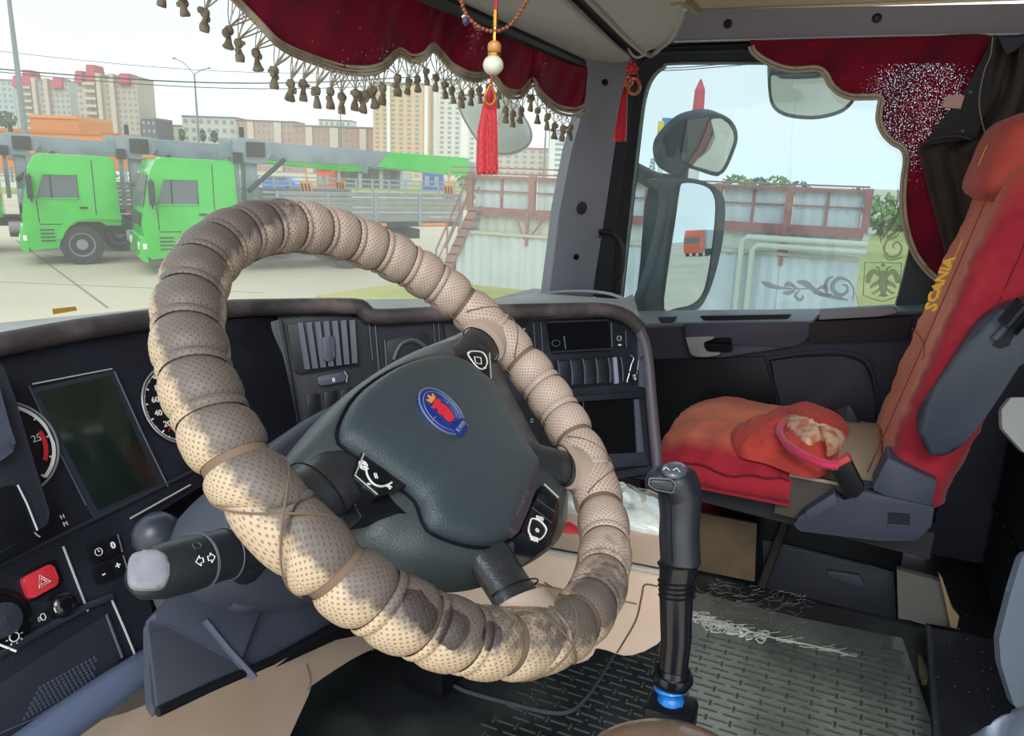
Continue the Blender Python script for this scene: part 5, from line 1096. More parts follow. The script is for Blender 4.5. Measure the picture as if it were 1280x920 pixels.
for i in range(8):
    v = 858+i*4; r = (16+1.5*math.sin(i*1.7)+(3 if i < 2 else 0))/1338
    rings.append([lp(838, v)+(RT*math.cos(a)+FW*math.sin(a))*(r+.0012*noise.noise(Vector((a*3, i*2, 1)))) for a in [2*PI*k/22 for k in range(22)]])
build('blue_tape', mb.loft(rings), BT, lv, 30)
build('mount_block', MB().box(lp(838, 895), (.038, .045, .03), bev=.005), BLACK, lv)
build('mount_ring', MB().tube([lp(838, 886)+(RT*math.cos(a)+FW*math.sin(a))*.0175 for a in [2*PI*i/24 for i in range(24)]], .003, 6, True), BLACK, lv)
b0 = lp(838, 900); build('mount_post', MB().tube([b0, (b0.x, b0.y, 0.0)], .02, 12), BLACK, lv)
# driver's seat edge
bs = thing('driver_seat', 'shiny brown leather edge of the driver seat at the bottom of the frame', 'seat', (OD(826, 1000, .55).x, OD(826, 1000, .55).y, 0))
c = OD(828, 985, .56)
c2 = Vector((c.x, c.y, c.z))
build('cushion', MB().ball(c2, (.07, .055, .045), 28, Matrix(((RT.x, FW.x, -DN.x), (RT.y, FW.y, -DN.y), (RT.z, FW.z, -DN.z)))), mat('brown_leather', '#7d6656', .2, bump=.3, bscale=160, var='#5d4a3e', vscale=12), bs, 70)
build('cushion_base', MB().box((c.x, c.y, c.z-.06), (.12, .10, .08), bev=.02), BLACK, bs); build('pedestal', MB().box((c.x, c.y, (c.z-.09)/2), (.1, .08, c.z-.09), bev=.01), BLACK, bs)
# ================================================================ FLOOR MAT AND BITS
gm = thing('floor_mat', 'dark grey-green rubber floor mat with a raised dash pattern', 'mat', (1.3, .1, 0))
MP_ = [OZ(u, v, .0) for u, v in [(868, 742), (1000, 775), (1128, 800), (1172, 930), (1180, 990), (790, 1010), (812, 900), (846, 820)]]
build('mat_sheet', MB().prism([Vector((p.x, p.y, 0)) for p in MP_], (0, 0, .006), .002), MATM, gm)
def inpoly(x, y, P):
    c = False; n = len(P)
    for i in range(n):
        a, b = P[i], P[i-1]
        if (a.y > y) != (b.y > y) and x < (b.x-a.x)*(y-a.y)/(b.y-a.y)+a.x: c = not c
    return c
PX = [OZ(u, v, .006) for u, v in [(862, 792), (962, 802), (1125, 812), (1168, 930), (560, 960), (660, 850)]]
mb = MB(); st_ = .0225
for i in range(100):
    for j in range(100):
        x = .75+i*st_; y = -.35+j*st_
        if not inpoly(x, y, PX): continue
        if (i+j) % 2: hx, hy = .0012, .0165
        else: hx, hy = .0075, .0022
        if (i+j) % 2 == 0 and i % 2: continue
        mb.prism([(x-hx, y-hy, .006), (x+hx, y-hy, .006), (x+hx, y+hy, .006), (x-hx, y+hy, .006)], (0, 0, .003)) if inpoly(x, y, MP_) else mb.prism([(x-hx, y-hy, .0), (x+hx, y-hy, .0), (x+hx, y+hy, .0), (x-hx, y+hy, .0)], (0, 0, .003))
o = build('raised_dashes', mb, mat('mat_dash', '#4b524e', .4), gm, 0); o['kind'] = 'stuff'
build('hatch_seam', MB().tube([OZ(u, v, .008) for u, v in sp([(566, 856), (585, 865), (640, 880), (690, 891), (715, 888), (735, 870), (752, 845), (768, 818)], 4)], .004, 6), mat('seam_grey', '#4a4f55', .35), gm)
lace = thing('frayed_plastic', 'frayed pale plastic lace lying across the edge of the floor mat', 'plastic', OZ(930, 790, 0))
rnd = random.Random(7); mb = MB()
path = sp([(866, 766), (880, 775), (905, 782), (940, 790), (970, 798), (1010, 806), (1060, 818)], 8)
for i in range(46):
    p = path[rnd.randrange(int(len(path)*.62))]; u0 = p[0]+rnd.uniform(-8, 8); v0 = p[1]+rnd.uniform(-3, 9); ru = rnd.uniform(2.5, 6)
    mb.tube([OZ(u0+ru*math.cos(a)*(1+.3*math.sin(3*a+i)), v0+ru*.55*math.sin(a)*(1+.3*math.cos(2*a+i)), .010+.003*math.sin(a+i)) for a in [2*PI*k/9 for k in range(9)]], rnd.uniform(.0012, .0026), 4, True)
for i in range(40):
    p = path[rnd.randrange(len(path))]; u = p[0]; v = p[1]+rnd.uniform(-2, 4); a = rnd.uniform(-.3, .6)
    mb.tube([OZ(u+7*k*math.cos(a), v+7*k*math.sin(a)*.6+rnd.uniform(-1, 1), .010) for k in range(4)], .0009, 4)
mb.tube([OZ(u, v, .010) for u, v in path], .0018, 5)
o = build('lace_strands', mb, mat('lace_pale', '#b4b8b4', .4), lace); o['kind'] = 'stuff'
st = thing('floor_straw', 'fine dusty fibres scattered over the dark floor below the passenger seat', 'debris', OZ(930, 745, 0))
mb = MB()
for i in range(130):
    u = rnd.uniform(868, 1010); v = rnd.uniform(722, 785)+(u-868)*.12; a = rnd.uniform(0, 6); L_ = rnd.uniform(8, 26)
    mb.tube([OZ(u+L_*k/3*math.cos(a+k*.25), v+L_*.5*k/3*math.sin(a+k*.25), .008+.006*(k % 2)) for k in range(4)], .0005, 3)
for i in range(240):
    u = rnd.uniform(640, 1250); v = rnd.uniform(760, 915); 
    if u < 830 and v < 830: continue
    if u > 1160 or inpoly(*OZ(u, v, .006)[:2], PX): mb.ball(OZ(u, v, .007 if u < 1160 else .062), rnd.uniform(.0007, .0016), 6)
o = build('fibres', mb, mat('dust_grey', '#7d7a74', .9), st); o['kind'] = 'stuff'
cp = build('wood_chip', MB().prism([OZ(u, v, .004) for u, v in [(1147, 823), (1152, 826), (1159, 845), (1162, 855), (1153, 857), (1149, 845)]], (0, 0, .012), .002), mat('chip_tan', '#8c8566', .8, var='#6d6a50', vscale=60), None, off=OZ(1153, 840, .0)); tag(cp, 'small tan wood chip on the floor beside the dark step', 'wood chip')
pl = struct(build('floor_step', MB().prism([OZ(u, v, .055) for u, v in [(1160, 784), (1262, 803), (1340, 830), (1300, 990), (1180, 990)]], (0, 0, -.055), 0), mat('step_dark', '#2a2e38', .6, bump=.3, var='#363b45', vscale=8)))
build('step_edge', MB().tube([OZ(1161, 784, .054), OZ(1172, 925, .054), OZ(1178, 980, .054)], .006, 8), mat('step_edge', '#454b59', .4), pl)
for n_, px, m in (('paper_scrap', [(1123, 770), (1140, 776), (1158, 781), (1150, 777)], WHITE), ('paper_scrap', [(1066, 744), (1080, 746), (1081, 751), (1066, 749)], mat('scrap', '#8b8885', .8))):
    o = build(n_, MB().prism([OZ(u, v, .008) for u, v in px], (0, 0, .002)), m, None, off=OZ(px[0][0], px[0][1], 0)); tag(o, 'thin white paper scrap below the grey board' if px[0][0] > 1100 else 'grey paper scrap on the floor in front of the seat base', 'paper')
# boards under the seat
def board(name, label, px, x, th, m, cat):
    P = [OX(u, v, x) for u, v in px]; c = P[-1].copy(); o = build(name, MB().prism(P, (th, 0, 0), .001), m, None, off=c); return tag(o, label, cat)
board('wooden_board', 'brown plywood board leaning under the front of the passenger seat', [(868, 640), (946, 655), (943, 727), (868, 712)], 1.80, .012, mat('plywood', '#5f4e3b', .7, var='#524330', vscale=14, bump=.1), 'board')
board('grey_board', 'plain grey board standing at the rear of the seat base', [(1121, 712), (1176, 727), (1187, 784), (1123, 773)], 1.80, .02, mat('grey_card', '#6d6b66', .85), 'board')
board('torn_cardboard', 'torn tan cardboard strip beside the grey board', [(1173, 716), (1178, 724), (1190, 760), (1199, 771), (1196, 786), (1188, 784), (1178, 735)], 1.78, .01, mat('card_tan', '#a68a66', .9), 'cardboard')
# ================================================================ PASSENGER SEAT
seat = thing('passenger_seat', 'passenger seat in a red quilted cover, centre faded and painted sunlit, with folded grey armrest', 'seat', (1.9, 0, 0))
RED = '#a81c30'; LIT_FADE = '#ee8862'  # the orange carries painted sunlight as well as bleaching
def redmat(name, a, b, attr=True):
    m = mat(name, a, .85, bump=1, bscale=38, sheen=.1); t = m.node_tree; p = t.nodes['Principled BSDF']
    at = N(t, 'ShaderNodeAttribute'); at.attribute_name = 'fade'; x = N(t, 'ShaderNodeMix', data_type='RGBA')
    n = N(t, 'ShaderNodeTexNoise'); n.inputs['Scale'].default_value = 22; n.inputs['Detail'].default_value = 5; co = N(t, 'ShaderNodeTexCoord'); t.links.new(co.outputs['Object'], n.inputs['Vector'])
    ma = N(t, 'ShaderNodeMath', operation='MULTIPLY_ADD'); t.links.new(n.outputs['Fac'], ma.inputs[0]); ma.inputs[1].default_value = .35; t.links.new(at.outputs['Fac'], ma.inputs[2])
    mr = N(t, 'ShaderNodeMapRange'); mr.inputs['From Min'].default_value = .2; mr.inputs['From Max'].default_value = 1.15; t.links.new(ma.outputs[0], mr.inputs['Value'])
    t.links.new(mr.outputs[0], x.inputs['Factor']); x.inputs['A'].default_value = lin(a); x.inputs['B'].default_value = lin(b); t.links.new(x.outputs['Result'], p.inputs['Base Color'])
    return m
REDM = redmat('red_cotton_cover', RED, LIT_FADE)
def attr_build(name, mb, m, parent, fn, smooth=60):
    o = build(name, mb, m, parent, smooth); off = ROOT[o.name]; me = o.data; at = me.attributes.new('fade', 'FLOAT', 'POINT')
    for i, v in enumerate(me.vertices): at.data[i].value = fn(v.co+off)
    return o
XN, XF = 1.635, 2.14
def spow(x, p): return math.copysign(abs(x)**p, x)
# cushion
SL = mat('seat_leather', '#a89880', .5, bump=.3, bscale=200); SLD = mat('seat_side_dark', '#4a443f', .6, bump=.3)
def cush(a, b, grow=0, z1=.40, wr=0):
    x = XN+.012-grow*2.2+(XF-XN-.012+3*grow)*a; y = -.24+(.60+grow)*b; ex_ = abs(2*a-1); 
    z = z1+grow+.022*(1-ex_**2)-.035*max(0, (b-.8)/.2)**2-.028*ex_**6
    if wr: z += .010*noise.noise(Vector((x*9, y*9, 3)))+.012*(.35-abs(noise.noise(Vector((x*12+y*5, y*13, 7)))))+.003*noise.noise(Vector((x*40, y*40, 7)))
    return Vector((x, y, z))
mb = MB(); n1, n2 = 44, 44
def shell(y0, y1, grow, wr, zb):
    mb = MB(); rows = []
    for i in range(n2+1):
        b = y0+(y1-y0)*i/n2; row = []
        t0 = cush(0, b, grow, wr=wr); row.append(Vector((t0.x-.004+.010*noise.noise(Vector((0, t0.y*16, 2)))*wr, t0.y, zb))); row.append(Vector((t0.x-.006+.006*noise.noise(Vector((0, t0.y*20, 5)))*wr, t0.y, (zb+t0.z)/2)))
        for k in range(n1+1): row.append(cush(k/n1, b, grow, wr=wr))
        t1 = cush(1, b, grow); row.append(Vector((t1.x+.004, t1.y, zb)))
        rows.append(row)
    if y1 >= .99:
        e = [Vector((p.x, p.y+.012, max(zb, p.z-.03))) for p in rows[-1]]; rows.append(e); rows.append([Vector((p.x, p.y+.004, zb)) for p in e])
    mb.loft(rows, cap=False, closed=False); return mb
build('seat_cushion', shell(.22, 1, 0, 0, .345), SL, seat, 60, solid=.004)
build('seat_side', MB().prism([(XN-.004, y, z) for y, z in [(.09, .30), (.09, .388), (-.12, .392), (-.12, .29)]], (.03, 0, 0), .004), SLD, seat)
build('seat_piping', MB().tube([(XN-.004, y, .393-.0*y) for y in (.07, -.02, -.12, -.2)], .004, 6), mat('piping_pale', '#b9ab98', .6), seat)
lit_fadec = lambda p: max(0, min(1, (p.x-1.66)/.06))*max(0, min(1, (p.z-.375)/.02))*(.75+.35*noise.noise(p*7))  # sunlit and bleached tone painted on the cushion top
cvr = attr_build('cushion_cover', shell(.50, 1, .008, 1, .325), REDM, seat, lit_fadec)
cvr.modifiers.new('t', 'SOLIDIFY').thickness = .003
build('cover_hem', MB().tube([(XN-.022, y, .332) for y in [.06+.04*i for i in range(8)]], .0035, 6), mat('hem_red', '#9e1c2e', .8), seat)
build('cover_seam', MB().tube([cush(.0, b, .012, wr=1)+Vector((0, 0, .0)) for b in [.5+.5*i/16 for i in range(17)]], .0022, 5), mat('seam_dark_red', '#7a1526', .8), seat)
# crumpled cloth
CRM = redmat('crumpled_cotton', '#c8433a', '#e57a58')
P = [OZ(u, v, .415) for u, v in [(915, 545), (960, 520), (1010, 512), (1052, 528), (1062, 545), (1050, 560), (1042, 582), (1010, 592), (960, 575), (925, 565)]]
cr1 = crumple('crumpled_cloth', 'crumpled faded red cover cloth heaped on the rear of the seat cushion', 'cloth', P, .045, CRM, 11, .022, freq=18)
P = [OZ(u, v, .455) for u, v in [(978, 528), (990, 524), (1010, 535), (1040, 545), (1056, 545), (1052, 556), (1035, 565), (1030, 552), (1005, 552)]]
crumple('patterned_cloth', 'pale cream patterned cloth showing inside the crumpled red cover', 'cloth', P, .022, mat('cream_pattern', '#d9b59a', .9, var='#c07a62', vscale=45, vlo=.45, vhi=.6), 4, .012, freq=24)
hm = build('pink_hem', MB().tube(sp([OZ(u, v, .462) for u, v in [(992, 522), (979, 528), (974, 540), (985, 556), (1005, 570), (1030, 580), (1046, 582)]], 5), [.006]*5+[.008]*10+[.012]*16, 10, flat=.7), mat('hot_pink', '#d42b5a', .7, sheen=.2), None, 70, off=OZ(1000, 560, .46)); tag(hm, 'bright pink folded hem curling round the cream patterned cloth', 'cloth')
# backrest
def yb(z): return -.085-.22*(z-.44)
def bring(z, n=110):
    t = (z-.38)/.66; w_ = .252-.05*max(0, (t-.6)/.4)**1.6; out = []
    for k in range(n):
        a = 2*PI*k/n; cx_ = spow(math.cos(a), .55); sy = spow(math.sin(a), .55)
        x = 1.89+w_*cx_; y = yb(z)-.085+.085*sy
        if sy > 0: y -= .030*(1-abs(cx_)**2.5)*sy
        p = Vector((x, y, z)); nz = noise.noise(Vector((x*8, y*8, z*14)))*.007+.007*(.4-abs(noise.noise(Vector((x*7+z*10, y*7, z*24)))))+.003*noise.noise(Vector((x*24, y*24, z*60)))
        out.append(p+Vector((0, nz, 0))+Vector((-nz*.8 if cx_ < 0 else 0, 0, 0)))
    return out
zz = [.37+.66*i/70 for i in range(71)]
rg = [bring(z) for z in zz]
c = sum(rg[-1], Vector())/len(rg[-1]); rg += [[c+(p-c)*.9+Vector((0, 0, .012)) for p in rg[-1]], [c+(p-c)*.55+Vector((0, 0, .02)) for p in rg[-1]]]
def lit_fadeb(p):  # front face painted sunlit orange, partly bleached; sides stay red
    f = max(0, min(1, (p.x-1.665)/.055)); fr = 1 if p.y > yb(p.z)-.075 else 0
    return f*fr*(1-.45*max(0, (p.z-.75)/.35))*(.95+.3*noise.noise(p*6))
br_ = attr_build('backrest', MB().loft(rg), REDM, seat, lit_fadeb)
for xx, yy in ((1.70, .0), (1.638, -.085)):
    pts = [(xx+(.03*max(0, (z-.75)/.3)**2), yb(z)+(-.004 if xx > 1.65 else -.085), z) for z in [.39+.6*i/16 for i in range(17)]]
    build('backrest_seam', MB().tube(pts, .0012, 5), mat('seam_dark_red2', '#7a1526', .8), br_)
for z in (.66,): build('backrest_seam', MB().tube([(x, yb(z)-.024*(1-((x-1.89)/.25)**2)-.002, z) for x in [1.7+.38*i/10 for i in range(11)]], .001, 5), mat('seam_dark_red3', '#a2442f', .8), br_)
hr = []
for i in range(15):
    z = .975+.168*i/14; t = i/14; s = (1-abs(2*t-1)**5)**.3 if 0 < t < 1 else .55; o_ = []
    for k in range(40):
        a = 2*PI*k/40; o_.append(Vector((1.89+.175*s*spow(math.cos(a), .6), yb(z)-.052+.078*s*spow(math.sin(a), .6)+.003*noise.noise(Vector((k*.7, z*60, 1))), z)))
    hr.append(o_)
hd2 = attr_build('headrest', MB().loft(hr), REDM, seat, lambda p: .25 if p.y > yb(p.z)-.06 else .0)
YTH = mat('yellow_thread', '#e9b23c', .6)
FS = FR((1.72, yb(.7)+.004, .7), (0, .22, -1), (1, 0, 0)); 
def bp_(z, x): return Vector((x, yb(z)-.026*(1-abs((x-1.89)/.25)**2.5)+.006, z))
up_ = Vector((0, -.22, 1)).normalized(); FSX = FR((0, 0, 0), up_, (-1, 0, 0))
e2_ = Vector((-.72, -.69, 0)); FSX = FR((0, 0, 0), up_, e2_)
if FSX.n.dot(Vector((-.7, .7, 0))) < 0: FSX = FR((0, 0, 0), up_, -e2_)
P0 = OX(1180, 385, 1.70); text('S', Vector((1.70, yb(P0.z)+.010, P0.z)), FSX, .036, 'embroidered_letter', YTH, br_, depth=.0015, bold=.001)
P1 = OX(1196, 358, 1.70); text('CANIA', Vector((1.70, yb(P1.z)+.012, P1.z+.01)), FSX, .030, 'embroidered_letters', YTH, br_, depth=.0015, bold=.001)
for z0, xx in ((1.06, 1.78), (1.12, 1.80)):
    pass
build('loose_thread', MB().tube([(1.735, yb(z)+.004, z) for z in (.80, .84, .88, .90)], .0008, 4), YTH, br_)
build('loose_thread', MB().tube([(1.76, yb(z)+.028, z) for z in (1.04, 1.06, 1.08)], .0008, 4), YTH, hd2)
# armrest, side plastics, buckle
FX = lambda x: FR((x, 0, 1), (0, -1, 0), (0, 0, 1))
ARM = mat('armrest_plastic', '#3a414f', .5, bump=.25, bscale=300)
ar = slab(FX(1.575), sp([(1148, 545), (1150, 522), (1180, 475), (1228, 405), (1262, 383)], 3)+[(1300, 372), (1310, 420)]+sp([(1285, 440), (1240, 510), (1200, 560), (1180, 572), (1160, 568)], 3), -.06, 0, 'armrest', ARM, seat, .012, 60)
slab(FX(1.575), [(1240, 432), (1256, 410), (1268, 418), (1262, 432), (1250, 436)], -.002, .002, 'armrest_slot', BLACK, ar)
kA, kB = OX(1250, 412, 1.57), OX(1276, 384, 1.57)
mb = MB().tube([OX(1260, 408, 1.565), OX(1282, 383, 1.565)], .020, 20)
for k in range(12):
    a = 2*PI*k/12; o_ = Vector((math.cos(a)*.02, math.sin(a)*.02*.7, math.sin(a)*.02*.7)); mb.tube([OX(1260, 408, 1.565)+o_, OX(1282, 383, 1.565)+o_], .0022, 4)
build('armrest_knob', mb, BLACK, ar); build('knob_pin', MB().tube([OX(1243, 424, 1.568), OX(1258, 409, 1.568)], .007, 10), GREYP, ar)
slab(FX(1.60), rr([(992, 656), (1000, 645), (1045, 620), (1056, 626), (1078, 614), (1168, 634), (1164, 658), (1146, 676), (1100, 676), (1000, 664)], .1), -.07, 0, 'side_shroud', mat('shroud_blue_grey', '#3b4152', .5, bump=.2), seat, .006)
slab(FX(1.598), rr([(1110, 641), (1138, 643), (1137, 658), (1110, 656)], .1), -.004, .001, 'shroud_recess', DARK2, seat); line(FX(1.596), [(1110, 656), (1137, 658)], .0, .0022, 'recess_lip', GREYP, seat)
slab(FX(1.598), [(1006, 640), (1043, 616), (1049, 630), (1010, 650)], -.03, .004, 'shroud_cap', GREYP, seat, .004)
slab(FX(1.60), rr([(1090, 612), (1110, 572), (1172, 602), (1163, 634), (1130, 628)], .08), -.09, -.006, 'recliner_block', mat('recliner_grey', '#3f4557', .5, bump=.2), seat, .006)
bk_ = slab(FX(1.59), rr([(1036, 584), (1061, 572), (1081, 612), (1072, 622), (1057, 622)], .1), -.025, 0, 'belt_buckle', BLACK, seat, .003)
slab(FX(1.588), [(1035, 583), (1060, 570), (1064, 576), (1040, 589)], -.025, .002, 'red_release', mat('buckle_red', '#d8484e', .4), bk_, .002)
build('belt_anchor', MB().box(OX(1075, 618, 1.62), (.02, .05, .03), bev=.004), BLACK, seat)
slab(FX(2.02), rr([(1040, 515), (1062, 506), (1078, 536), (1072, 542), (1056, 532)], .1), -.02, 0, 'far_belt_buckle', DARK, seat, .003)
build('backrest_base', MB().box((1.89, -.16, .36), (.44, .12, .10), bev=.02), BLACK, seat)
build('seat_pan', MB().prism([(1.67, .34, .28), (1.67, -.22, .25), (1.67, -.22, .31), (1.67, .34, .325)], (.42, 0, 0), .008), mat('pan_dark', '#25262c', .6), seat)
build('suspension_box', MB().box((1.98, .02, .16), (.26, .42, .32), bev=.01), BLACK, seat)
slab(FX(1.84), [(952, 674), (980, 680), (1078, 704), (1119, 718), (1121, 776), (955, 736)], -.25, 0, 'base_side', mat('base_dark', '#1f222b', .5), seat, .006)
line(FX(1.84), [(972, 683), (1010, 690), (1078, 707)], .002, .0022, 'base_edge', GREYP, seat); line(FX(1.84), [(1083, 706), (1118, 717)], .002, .002, 'base_edge', GREYP, seat)
slab(FX(1.835), rr([(1034, 713), (1074, 719), (1080, 730), (1078, 735), (1036, 722)], .2), -.01, .006, 'base_lever', mat('lever_grey', '#383d4b', .5), seat, .003)
build('front_strut', MB().tube([OX(986, 640, 1.82), OX(952, 732, 1.82)], .011, 8), mat('strut_dark', '#2b2826', .5), seat)
slab(FX(1.93), [(860, 618), (975, 645), (972, 668), (950, 680), (862, 662)], -.01, 0, 'red_skirt', mat('skirt_red', '#7a1522', .9), seat)
slab(FX(1.9), [(945, 664), (965, 668), (965, 690), (945, 686)], -.01, 0, 'inner_bracket', DARK, seat)
# hanging red piece of backrest cover by the recliner
0 and slab(FX(1.615), sp([(1165, 588), (1172, 578), (1212, 566), (1220, 578), (1206, 596), (1185, 597)], 2), -.02, 0, 'loose_cover_flap', mat('flap_red', '#b02236', .85), seat, .004)
# rear corner
bn = thing('bunk_base', 'dark grey sleeper bunk base and side behind the passenger seat', 'bunk', (1.7, -.7, 0))
build('bunk_front', MB().box((1.45, -.72, .24), (1.50, .62, .48), bev=.02), mat('bunk_dark', '#1d2029', .7, bump=.3, bscale=80, var='#282b35', vscale=5), bn)
build('bunk_mattress', MB().box((1.46, -.75, .56), (1.45, .6, .14), bev=.04), mat('mattress_dark', '#23252e', .9, bump=.5, bscale=60), bn)
for a, b in (((1241, 630), (1246, 642)), ((1250, 646), (1256, 658)), ((1259, 664), (1265, 678)), ((1268, 684), (1276, 700))):
    build('slot', MB().tube([OY(a[0], a[1], -.405), OY(b[0], b[1], -.405)], .005, 6), BLACK, bn)
o = build('folding_table', MB().prism([OD(u, v, 1.45) for u, v in rr([(1252, 512), (1264, 497), (1320, 496), (1320, 575), (1280, 566), (1253, 536)], .12)], FW*.01, .003), mat('pale_plastic', '#b4b8b8', .4), None, off=OD(1290, 560, 1.45)); tag(o, 'pale grey plastic tray corner at the right edge behind the armrest', 'tray')
o = build('seat_side_panel', MB().prism([OD(u, v, 1.02) for u, v in rr([(1330, 680), (1278, 694), (1264, 740), (1249, 798), (1251, 830), (1268, 884), (1330, 900)], .1)], FW*.012, .004), mat('panel_blue_grey', '#5d6876', .5, bump=.2), None, 60, off=OD(1290, 880, 1.02)); tag(o, 'blue-grey plastic panel edge at the lower right edge of the frame', 'panel')
mb = MB(); 
def clothf(a, b):
    u = 1195+130*a; v0 = 924-62*a**1.1+6*math.sin(a*9)*(1-a); v = v0+90*b
    return OD(u, v, .80-.1*b+.02*math.sin(a*14+b*3)+.01*noise.noise(Vector((a*6, b*5, 2))))
mb.grid(clothf, 24, 12); o = build('pale_cloth', mb, mat('pale_blue_cloth', '#9aa4b8', .9, bump=.6, bscale=60), None, 80, solid=.004, off=OD(1260, 930, .78)); tag(o, 'pale blue-grey cloth fold at the bottom right corner', 'cloth')
# ================================================================ CURTAINS
def velvet(name, col, col2, box=None, dens=.60):
    m = bpy.data.materials.new(name); m.use_nodes = True; t = m.node_tree; t.nodes.clear()
    co = N(t, 'ShaderNodeTexCoord'); n = N(t, 'ShaderNodeTexNoise'); n.inputs['Scale'].default_value = 9; t.links.new(co.outputs['Object'], n.inputs['Vector'])
    r = N(t, 'ShaderNodeMapRange'); r.inputs['From Min'].default_value = .35; r.inputs['From Max'].default_value = .65; t.links.new(n.outputs['Fac'], r.inputs['Value'])
    x = N(t, 'ShaderNodeMix', data_type='RGBA'); x.inputs['A'].default_value = lin(col); x.inputs['B'].default_value = lin(col2); t.links.new(r.outputs[0], x.inputs['Factor'])
    p = N(t, 'ShaderNodeBsdfPrincipled'); p.inputs['Roughness'].default_value = .9; p.inputs['Sheen Weight'].default_value = .15; t.links.new(x.outputs['Result'], p.inputs['Base Color'])
    b = N(t, 'ShaderNodeBump'); b.inputs['Strength'].default_value = .5; b.inputs['Distance'].default_value = .002; nb = N(t, 'ShaderNodeTexNoise'); nb.inputs['Scale'].default_value = 300; t.links.new(co.outputs['Object'], nb.inputs['Vector']); t.links.new(nb.outputs['Fac'], b.inputs['Height']); t.links.new(b.outputs[0], p.inputs['Normal'])
    tl = N(t, 'ShaderNodeBsdfTranslucent'); t.links.new(x.outputs['Result'], tl.inputs[0]); ms = N(t, 'ShaderNodeMixShader'); ms.inputs[0].default_value = .5; t.links.new(p.outputs[0], ms.inputs[1]); t.links.new(tl.outputs[0], ms.inputs[2])
    # pinholes where the nap has worn off: daylight comes through
    h = N(t, 'ShaderNodeTexNoise'); h.inputs['Scale'].default_value = 330; h.inputs['Detail'].default_value = 2; t.links.new(co.outputs['Object'], h.inputs['Vector'])
    big = N(t, 'ShaderNodeTexNoise'); big.inputs['Scale'].default_value = 6 if box is None else 4; t.links.new(co.outputs['Object'], big.inputs['Vector'])
    mk = N(t, 'ShaderNodeMapRange'); mk.inputs['From Min'].default_value = .52; mk.inputs['From Max'].default_value = .75; t.links.new(big.outputs['Fac'], mk.inputs['Value']); mask = mk.outputs[0]
    if box is not None:
        c, R = box
        vs = N(t, 'ShaderNodeVectorMath', operation='SUBTRACT'); t.links.new(co.outputs['Object'], vs.inputs[0]); vs.inputs[1].default_value = c
        vd = N(t, 'ShaderNodeVectorMath', operation='DIVIDE'); t.links.new(vs.outputs[0], vd.inputs[0]); vd.inputs[1].default_value = R
        vl = N(t, 'ShaderNodeVectorMath', operation='LENGTH'); t.links.new(vd.outputs[0], vl.inputs[0])
        mk = N(t, 'ShaderNodeMapRange'); mk.inputs['From Min'].default_value = 1.05; mk.inputs['From Max'].default_value = .7; t.links.new(vl.outputs['Value'], mk.inputs['Value']); mask = mk.outputs[0]
    ml = N(t, 'ShaderNodeMath', operation='MULTIPLY'); t.links.new(mask, ml.inputs[0]); ml.inputs[1].default_value = .125 if box is not None else .14
    ad = N(t, 'ShaderNodeMath', operation='ADD'); t.links.new(h.outputs['Fac'], ad.inputs[0]); t.links.new(ml.outputs[0], ad.inputs[1])
    gt_ = N(t, 'ShaderNodeMapRange'); gt_.inputs['From Min'].default_value = .705 if box is None else .66; gt_.inputs['From Max'].default_value = .76 if box is None else .72; t.links.new(ad.outputs[0], gt_.inputs['Value'])
    tr = N(t, 'ShaderNodeBsdfTransparent'); m2 = N(t, 'ShaderNodeMixShader'); t.links.new(gt_.outputs[0], m2.inputs[0]); t.links.new(ms.outputs[0], m2.inputs[1]); t.links.new(tr.outputs[0], m2.inputs[2])
    o = N(t, 'ShaderNodeOutputMaterial'); t.links.new(m2.outputs[0], o.inputs[0]); return m
BRD = mat('braid_taupe', '#b0a491', .9, bump=.6, bscale=200, var='#94866f', vscale=30); TASM = mat('tassel_taupe', '#9b8c7a', .95, bump=.8, bscale=200, var='#7a6c5d', vscale=60); STR = mat('fringe_thread', '#b5aa98', .9)
FV = FR((.5, .86, 1.3), (1.6, -.115, 0), (0, -.08, 1))
va = thing('windshield_valance', 'crimson velvet windshield valance with scalloped taupe braid and knotted tassels', 'curtain', FV.at(500, 20))
VEL = velvet('crimson_velvet', '#a5163f', '#86123a')
botp = sp([(180, -60), (240, -35), (275, -18), (300, 5), (323, 28), (350, 55), (390, 73), (430, 85), (460, 87), (480, 81), (498, 64), (515, 72), (530, 69), (541, 58), (552, 68), (565, 82), (582, 92), (598, 95), (614, 90), (620, 98), (632, 113), (650, 116), (662, 104), (668, 102), (674, 114), (690, 130), (705, 137), (722, 138), (734, 131)], 5)
m_ = len(botp); tops = [(lambda t: (t, -6+0*(t)))(0) for _ in range(1)]
def topat(u):                                        # header line in the photograph
    return min(92, -160+.444*(u-180)) if False else 80-.444*(740-u)-3
ring2 = []
mb = MB(); cols = []
for i, (u, v) in enumerate(botp):
    tt = i/(m_-1); ut = 200+tt*(736-200)+0; ut = u+ (8 if u < 700 else 2)
    vt = min(topat(ut), v-6); col_ = []
    for k in range(9):
        f = k/8; uu = u+(ut-u)*(1-f)*0; w_ = .010*math.sin(i*.33)*(.3+.7*f)+.004*math.sin(i*.9+k)
        col_.append(FV.at(uu, vt+(v-vt)*f, w_))
    cols.append(col_)
mb.loft(cols, cap=False, closed=False); build('velvet', mb, VEL, va, 80, solid=.002)
for off, r in ((0, .0042), (4.5, .0038), (9, .0042)):
    build('braid', MB().tube([FV.at(u+ (off*.3 if u < 400 else 0), v+off-3, .012*math.sin(i*.33)+.003) for i, (u, v) in enumerate(botp)], r, 6, flat=.8), BRD, va, 70)
